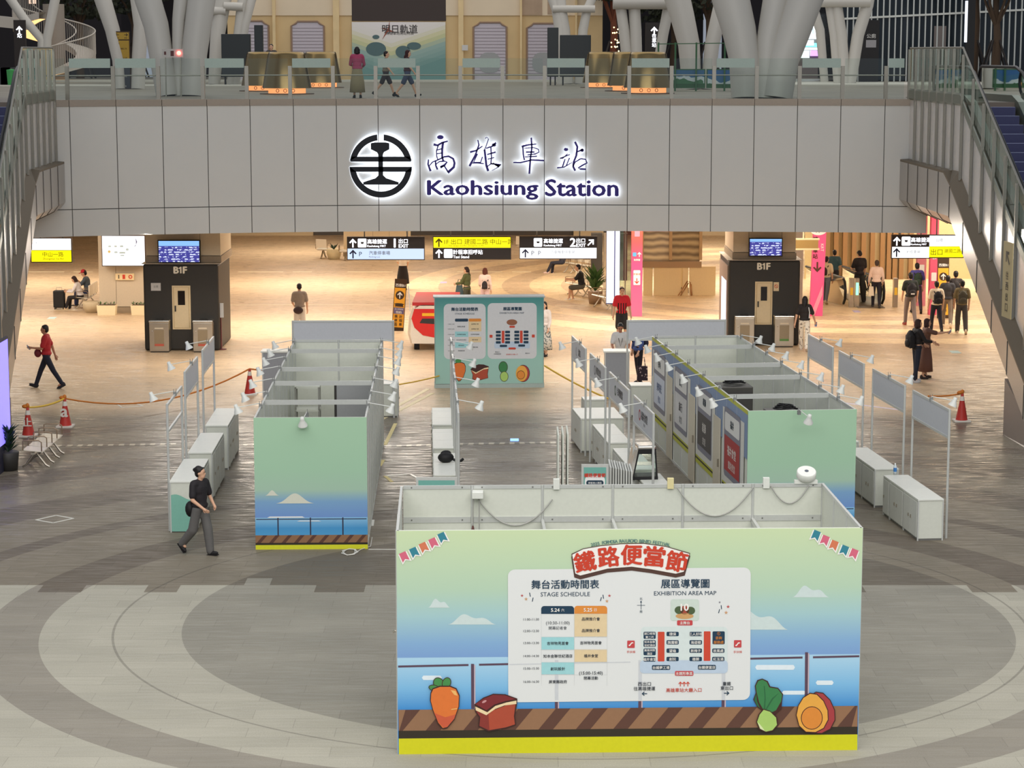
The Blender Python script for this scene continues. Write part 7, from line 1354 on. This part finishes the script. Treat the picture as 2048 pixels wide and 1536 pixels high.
def phone(lab, i, label, tilt=0):
    p = world_of(lab, i); b = MB(); b.box(-.038, .038, -.006, .006, -.07, .08); b.use(hue('phone_glass', 120, 140, 170, rough=.1)); b.box(-.034, .034, .006, .008, -.065, .075); b.mats.insert(0, BLACK) if False else None
    o = b.build('phone', label=label, cat='phone'); o.location = p; o.rotation_euler = (R(-30), R(tilt), PEOPLE[lab][0].rotation_euler.z); return o
def backpack(lab, label, col, s=1.0, off=(0, -.2, 1.2), pale=False):
    t = PEOPLE[lab][0]; r = thing('backpack', label, 'backpack', t.location, t.rotation_euler.z); k = PEOPLE[lab][2]; r.scale = (k, k, k); m = mat('pack_%d_%d_%d' % col, S(*col), rough=.7, ns=40); x, y, z = off
    b = MB(); b.ell((x, y, z), (.155 * s, .10 * s, .23 * s)); b.box(x - .14 * s, x + .14 * s, y - .07 * s, y + .06 * s, z - .2 * s, z + .1 * s); soft(b, .02, 'sack', m, r)
    b = MB(); b.ell((x, y - .08 * s, z - .09 * s), (.11 * s, .05 * s, .1 * s)); b.build('pocket', m, r)
    for sd in (-1, 1): b = MB(); b.tube([(x + sd * .1, y + .06, z + .16), (x + sd * .105, y + .19, z + .245), (x + sd * .11, y + .335, z + .16), (x + sd * .12, y + .3, z - .05), (x + sd * .13, y + .1, z - .14)], .02, 6); b.build('strap', m, r)
    if pale: b = MB(); b.box(x - .06, x + .06, y - .135 * s, y - .12 * s, z - .15 * s, z - .11 * s); b.build('badge', PAPER, r)
    return r
P_ = lambda px, py, z=0: g(px, py, z)
person('woman in a black tee and grey trousers walking past the nearest left counter', P_(402, 1110), -126, 1.62, ((13, 6), (-14, 30)), ((4, 14, 52, .8), (8, 12, 44, .8)), top=(34, 30, 34), low=(98, 96, 94), flare=1.35, shoes=(26, 24, 26), hair='bun', wide=1.12, head=(0, 24), hang_=.05)
t = thing('waist_bag', 'black bag at the hip of the woman in a black tee', 'bag', P_(388, 1112) + V((-.06, .1, .0))); b = MB(); b.ell((0, 0, .86), (.10, .12, .15)); b.build('pouch', hue('bag_black', 16, 16, 18), t)
person('man in a red shirt striding left past the cones', P_(95, 776), 92, 1.76, ((-26, 6), (24, 4)), ((18, 6, 78, .2), (-24, 10, 8)), top=(176, 34, 40), low=(26, 28, 44), shoes=(40, 36, 38), skin=SKIN2, hang_=.05)
phone('man in a red shirt striding left past the cones', 0, 'phone in the hand of the man in a red shirt'); t = thing('sling_bag', 'dark red bag at the hip of the man in a red shirt', 'bag', P_(95, 776) + V((-.22, -.08, 0))); b = MB(); b.ell((0, 0, .98), (.1, .08, .12)); b.build('pouch', hue('bag_wine', 110, 26, 36), t)
bp0 = g(160, 618) + V((-.1, .6, 0))
person('seated woman in a white shirt beside the black suitcase', bp0 + V((.15, -.62, 0)), 90, 1.6, ((88, 70), (84, 80)), ((30, 8, 60), (32, 8, 60)), sit=.42, lean=18, head=(30, 0), top=(226, 222, 226), sleeve=.8, low=(36, 32, 36), shoes=(222, 196, 160), hair='bob', hairc=(52, 32, 30), wide=.94)
person('seated man in a red cap holding a phone near his face', bp0 + V((.2, .55, 0)), 88, 1.72, ((88, 86), (84, 80)), ((40, 8, 96), (40, 8, 96)), sit=.42, lean=10, head=(18, 0), top=(80, 92, 104), low=(38, 46, 84), hair='short', capc=(196, 40, 56))
phone('seated man in a red cap holding a phone near his face', 0, 'phone held by the seated man in a red cap')
p = bp0 + V((-.62, -.66, 0)); t = thing('suitcase', 'black upright suitcase beside the seated woman', 'suitcase', p); b = MB(); b.box(-.2, .2, -.14, .14, .06, .68); b.build('shell', BLACK, t, bev=.04); b = MB(); b.box(-.21, .21, -.01, .01, .1, .64); b.build('zip', DARK, t); b = MB(); b.tube([(-.1, 0, .68), (-.1, 0, .78), (.1, 0, .78), (.1, 0, .68)], .012, 6); b.build('handle', STEEL, t)
for x in (-.15, .15):
    for y in (-.1, .1): b = MB(); b.ell((x, y, .03), (.025, .025, .03), 8); b.build('wheel', DARK, t)
person('man in a grey tee with a waist bag standing behind the left header frame', P_(600, fy_(573)), 8, 1.7, ((4, 3), (-4, 3)), ((10, 8, 50), (4, 10, 12)), top=(150, 136, 124), low=(226, 216, 200), cut=.5, shoes=(220, 220, 214), hair='short', head=(22, 0))
t = thing('waist_bag', 'dark waist bag worn by the man in a grey tee', 'bag', P_(600, fy_(573)) + V((-.03, -.17, 0))); b = MB(); b.ell((0, 0, .9), (.16, .07, .12)); b.build('pouch', hue('bag_brown', 60, 42, 40), t)
person('woman in a white top and long black skirt under the left hanging sign', P_(806, 579), 5, 1.6, ((10, 4), (-10, 6)), ((10, 10, 60), (5, 10, 40)), top=(232, 222, 208), low=(34, 30, 32), skirt=.9, hair='long', wide=.92, shoes=(40, 34, 34))
person('woman in an olive jacket standing behind the teal board', P_(934, fy_(539, 1.62)), 62, 1.62, ((4, 3), (-4, 3)), ((30, 8, 50), (20, 8, 60)), top=(84, 92, 56), sleeve=.9, low=(70, 72, 60), hair='tail', hairc=(44, 30, 28), wide=.96, hang_=.12)
t = thing('tote_bag', 'dark teal tote bag hanging beside the woman in olive', 'bag', P_(919, fy_(539, 1.62))); b = MB(); b.prism([(-.16, .66), (.16, .66), (.1, 1.02), (-.1, 1.02)], -.05, .05); b.build('sack', hue('tote_teal', 66, 88, 96), t); b = MB(); b.tube([(-.08, 0, 1.0), (-.04, 0, 1.22), (.04, 0, 1.22), (.08, 0, 1.0)], .012, 6); b.build('handle', hue('tote_teal', 66, 88, 96), t)
person('woman in a pale pink top with a small backpack behind the teal board', P_(970, fy_(541, 1.6)), -15, 1.6, ((4, 3), (-4, 3)), ((10, 10, 40), (-4, 10, 20)), top=(238, 214, 206), sleeve=.8, low=(220, 190, 190), hair='bob', hairc=(92, 46, 36), wide=.94); backpack('woman in a pale pink top with a small backpack behind the teal board', 'small black backpack worn by the woman in pale pink', (40, 34, 40), .72, (.04, -.18, 1.12))
person('person in dark trousers sitting far back below the right hanging sign', V((2.1, 92.4, 0)), 75, 1.7, ((86, 60), (82, 76)), ((20, 8, 60), (20, 8, 60)), sit=.42, top=(60, 60, 70), low=(44, 46, 60), shoes=(226, 200, 190))
person('man in a black tee with bare knees sitting on the bench', V((2.62, 82.6, 0)), 82, 1.74, ((86, 80), (80, 92)), ((34, 8, 60), (34, 8, 60)), sit=.42, lean=12, top=(32, 32, 36), low=(90, 88, 80), cut=.55, shoes=(236, 236, 234), skin=SKIN)
b = MB(); b.tube([(2.5, 82.35, 1.13), (2.42, 82.45, .92), (2.62, 82.95, .70)], .02, 6); b.build('shoulder_strap', PAPER, label='white strap across the chest of the seated man in black', cat='strap')
jm = mat('jersey_stripe', S(206, 34, 48), rough=.7, noise=0); q = NT(jm); o_ = q.obj(); xx, _, zz = q.xyz(o_); st_ = q.math('GREATER_THAN', q.math('FRACT', q.math('ADD', q.math('MULTIPLY', xx, 13.0), .25)), .55); zm = q.math('MULTIPLY', q.math('LESS_THAN', zz, 1.27), q.math('LESS_THAN', q.math('ABSOLUTE', xx), .15)); q.put(q.b.inputs['Base Color'], q.mix(q.math('MULTIPLY', st_, zm), S(214, 36, 50), S(44, 22, 26)))
person('man in a red jersey with dark stripes facing the camera beside the gradient post', P_(1243, fy_(583)), 186, 1.74, ((3, 3), (-3, 3)), ((4, 12, 10), (2, 12, 10)), top=(206, 34, 48), topm=jm, low=(46, 44, 44), cut=.55, hair='short', hairc=(52, 36, 30), hang_=.06)
person('man in a white shirt with a lanyard behind the grey desk', P_(1240, 770), 180, 1.68, ((3, 3), (-3, 3)), ((20, 10, 40), (20, 10, 40)), top=(206, 204, 200), low=(50, 50, 54), skin=SKIN2, head=(28, 0), hang_=.05)
b = MB(); pp_ = P_(1240, 770); pts = [(-.07, .02, 1.42), (-.05, -.15, 1.3), (0, -.17, 1.1), (.05, -.15, 1.3), (.07, .02, 1.42)]; b.tube([pp_ + V(p) for p in pts], .008, 5); b.build('lanyard', DARK, label='dark lanyard hanging on the man in a white shirt', cat='lanyard')
person('person in a blue shirt and dark trousers standing under the right header frame', P_(1276, 767), 120, 1.72, ((4, 3), (-6, 4)), ((6, 8, 20), (-4, 12, 14)), top=(60, 82, 140), sleeve=.7, low=(24, 24, 34), shoes=(30, 28, 30), hang_=.1)
backpack('person in a blue shirt and dark trousers standing under the right header frame', 'dark backpack worn by the person in a blue shirt', (36, 40, 66), .9, (0, -.19, 1.2))
p = P_(1284, 768); t = thing('tote_bag', 'dark tote bag with pale flowers held by the person in blue', 'bag', p + V((0, -.1, 0))); tm_ = mat('flower_cloth', S(50, 38, 50), rough=.8, noise=0); q = NT(tm_); vo = q.n('TexVoronoi'); vo.inputs['Scale'].default_value = 14; q.put(vo.inputs['Vector'], q.obj()); q.put(q.b.inputs['Base Color'], q.mix(q.math('LESS_THAN', vo.outputs['Distance'], .33), S(46, 34, 46), S(170, 150, 150)))
b = MB(); b.prism([(-.15, .12), (.15, .12), (.14, .52), (-.14, .52)], -.06, .06); b.build('sack', tm_, t); b = MB(); b.tube([(-.07, 0, .5), (-.03, 0, .76), (.05, 0, .76), (.08, 0, .5)], .012, 6); b.build('handle', tm_, t)
wt = mat('floral_white', S(226, 214, 196), rough=.8, noise=0); q = NT(wt); q.put(q.b.inputs['Base Color'], q.mix(q.math('GREATER_THAN', q.noise(q.obj(), 16, 2), .62), S(232, 222, 204), S(140, 126, 112)))
gs_ = mat('floral_grey', S(170, 170, 165), rough=.8, noise=0); q = NT(gs_); q.put(q.b.inputs['Base Color'], q.mix(q.math('GREATER_THAN', q.noise(q.obj(), 14, 2), .52), S(206, 204, 196), S(100, 110, 110)))
person('person in a white top and grey patterned skirt half behind the teal board', P_(1089, 712), 150, 1.62, ((8, 4), (-8, 4)), ((6, 10, 20), (4, 10, 20)), top=(228, 216, 208), sleeve=.8, low=(170, 170, 165), lowm=gs_, skirt=.95, wide=.94, hair='long')
person('woman in a black top and floral white trousers walking by the right kiosk', P_(1608, 701), -12, 1.66, ((16, 6), (-20, 14)), ((-10, 16, 10), (12, 20, 14)), top=(36, 32, 32), low=(226, 214, 196), lowm=wt, flare=1.25, shoes=(232, 220, 208), hair='long', wide=.93)
phone('woman in a black top and floral white trousers walking by the right kiosk', 1, 'phone in the right hand of the woman in floral trousers')
b = MB(); pp_ = P_(1608, 701); b.tube([pp_ + V((.1, -.08, 1.4)), pp_ + V((.13, -.14, 1.2)), pp_ + V((.12, -.12, 1.02))], .014, 5); b.build('shoulder_strap', PAPER, label='white bag strap on the back of the woman in floral trousers', cat='strap')
person('person in a cream top and jeans half behind the pink metro post', P_(1651, 607), -25, 1.7, ((14, 6), (-16, 10)), ((10, 10, 20), (-6, 10, 20)), top=(232, 216, 180), low=(110, 116, 130), shoes=(210, 190, 160)); backpack('person in a cream top and jeans half behind the pink metro post', 'dark backpack worn by the person in a cream top', (58, 44, 40), .7)
person('person in teal seen over the side of the hall escalator', V((ex(1697), 84.0, 0)), 0, 1.68, ((4, 3), (-4, 3)), top=(62, 96, 108), low=(50, 50, 60))
person('tall man in black looking down on the hall escalator', V((ex(1729), 81.6, 0)), 18, 1.86, ((6, 4), (-8, 4)), ((18, 8, 70), (4, 8, 16)), top=(34, 32, 36), low=(40, 42, 38), flare=1.4, shoes=(70, 64, 60), head=(30, 0), hang_=.06)
person('person in a pale pink shirt carrying a white bag onto the hall escalator', V((ex(1748), 79.85, 0)), -4, 1.68, ((10, 6), (-10, 10)), ((6, 12, 16), (8, 12, 24)), top=(238, 214, 200), sleeve=.8, low=(30, 28, 40), shoes=(60, 54, 56), hair='short', hairc=(70, 58, 52), hang_=.04)
p = V((ex(1737), 79.75, 0)); t = thing('carrier_bag', 'white carrier bag of the person in a pale pink shirt', 'bag', p); b = MB(); b.prism([(-.1, .45), (.1, .45), (.07, .78), (-.07, .78)], -.05, .05); b.build('sack', hue('bag_white', 230, 218, 196), t)
for px, yf, h, f, tp, lw, lab, pk, pkl, extra in ((1832, 626, 1.74, 0, (74, 72, 150), (60, 56, 66), 'person in a violet shirt ahead of the backpack group', (34, 56, 42), 'dark green backpack worn by the person in a violet shirt', {}),
        (1819, 651, 1.76, 4, (40, 46, 42), (122, 108, 104), 'person in black with grey trousers at the left of the backpack group', (30, 28, 34), 'black backpack with a white badge at the left of the group', {'shoes': (150, 70, 60)}),
        (1893, 655, 1.72, -8, (60, 60, 66), (130, 116, 104), 'person in a charcoal tee with grey trousers in the middle of the backpack group', None, None, {'shoes': (226, 206, 180)}),
        (1909, 647, 1.76, -6, (42, 38, 40), (54, 48, 46), 'person in black walking behind the charcoal tee in the backpack group', (36, 32, 34), 'black backpack of the person beyond the olive shirt', {}),
        (1871, 665, 1.66, 6, (240, 222, 196), (34, 34, 46), 'person in a white tee and black trousers in the backpack group', (28, 26, 32), 'black drawstring backpack over the white tee', {'shoes': (60, 56, 60)}),
        (1922, 667, 1.72, -4, (120, 108, 78), (70, 66, 64), 'person in an olive shirt at the right of the backpack group', (74, 70, 58), 'grey-green backpack at the right of the group', {'shoes': (226, 206, 180), 'flare': 1.25})):
    person(lab, P_(px, yf), f, h, ((14, 6), (-16, 16)), ((8, 9, 20), (-8, 9, 20)), top=tp, low=lw, hang_=.05, **extra)
    if pk: backpack(lab, pkl, pk, 1.0, pale='badge' in pkl)
person('person in black facing right in the couple taking a selfie', P_(1832, 764), -75, 1.72, ((4, 4), (-5, 4)), ((20, 8, 40), (30, 10, 50)), top=(30, 26, 28), sleeve=.8, low=(28, 34, 50), shoes=(206, 202, 200), hairc=(52, 32, 28), hair='bob', hang_=.1); backpack('person in black facing right in the couple taking a selfie', 'bulky black backpack of the person in the selfie couple', (18, 16, 20), 1.15)
person('woman in a long brown dress holding up a phone in the selfie couple', P_(1850, 757), -85, 1.66, ((5, 4), (-5, 4)), ((20, 8, 40), (78, 12, 20, .1)), top=(104, 74, 62), sleeve=.5, low=(104, 70, 58), skirt=.95, hairc=(58, 34, 30), hair='bob', wide=.94, shoes=(60, 50, 46)); phone('woman in a long brown dress holding up a phone in the selfie couple', 1, 'phone held up by the woman in a brown dress')
# on the deck
def dk(px, yf): return g(px, yf, DECK)
person('woman in a pink top and long beige skirt standing behind the balustrade', dk(715, 196), 6, 1.5, ((3, 3), (-3, 3)), ((22, 10, 60), (20, 12, 50)), top=(168, 66, 98), sleeve=.75, low=(150, 136, 104), skirt=.98, hair='bob', wide=1.0)
person('person in a beige top and dark shorts walking behind the balustrade', dk(772, 193), -88, 1.42, ((24, 6), (-24, 14)), ((-18, 8, 20), (18, 8, 20)), top=(126, 116, 98), low=(50, 44, 46), cut=.5, hair='short'); person('person in a dark top and denim shorts walking behind the balustrade', dk(815, 194), -84, 1.46, ((26, 6), (-24, 14)), ((-18, 8, 20), (18, 8, 20)), top=(64, 36, 40), low=(62, 72, 96), cut=.5, hair='long', hairc=(58, 28, 28), wide=.94)
person('person with black hair standing behind the front left gold planter', dk(544, 172), 175, 1.66, top=(60, 56, 56), low=(40, 40, 44)); person('seated attendant in black behind a white table before the old facade', dk(1047, 142), 180, 1.6, top=(30, 30, 34), low=(40, 40, 44), sleeve=.8)
p = dk(1046, 143.5); t = thing('reception_table', 'small white table of the seated attendant before the old facade', 'table', p); b = MB(); b.box(-.5, .5, -.25, .25, .98, 1.05); b.build('top', hue('table_white', 226, 232, 240), t)
for x in (-.42, .42): b = MB(); b.box(x - .03, x + .03, -.2, .2, 0, .98); b.build('leg', OFFW, t)
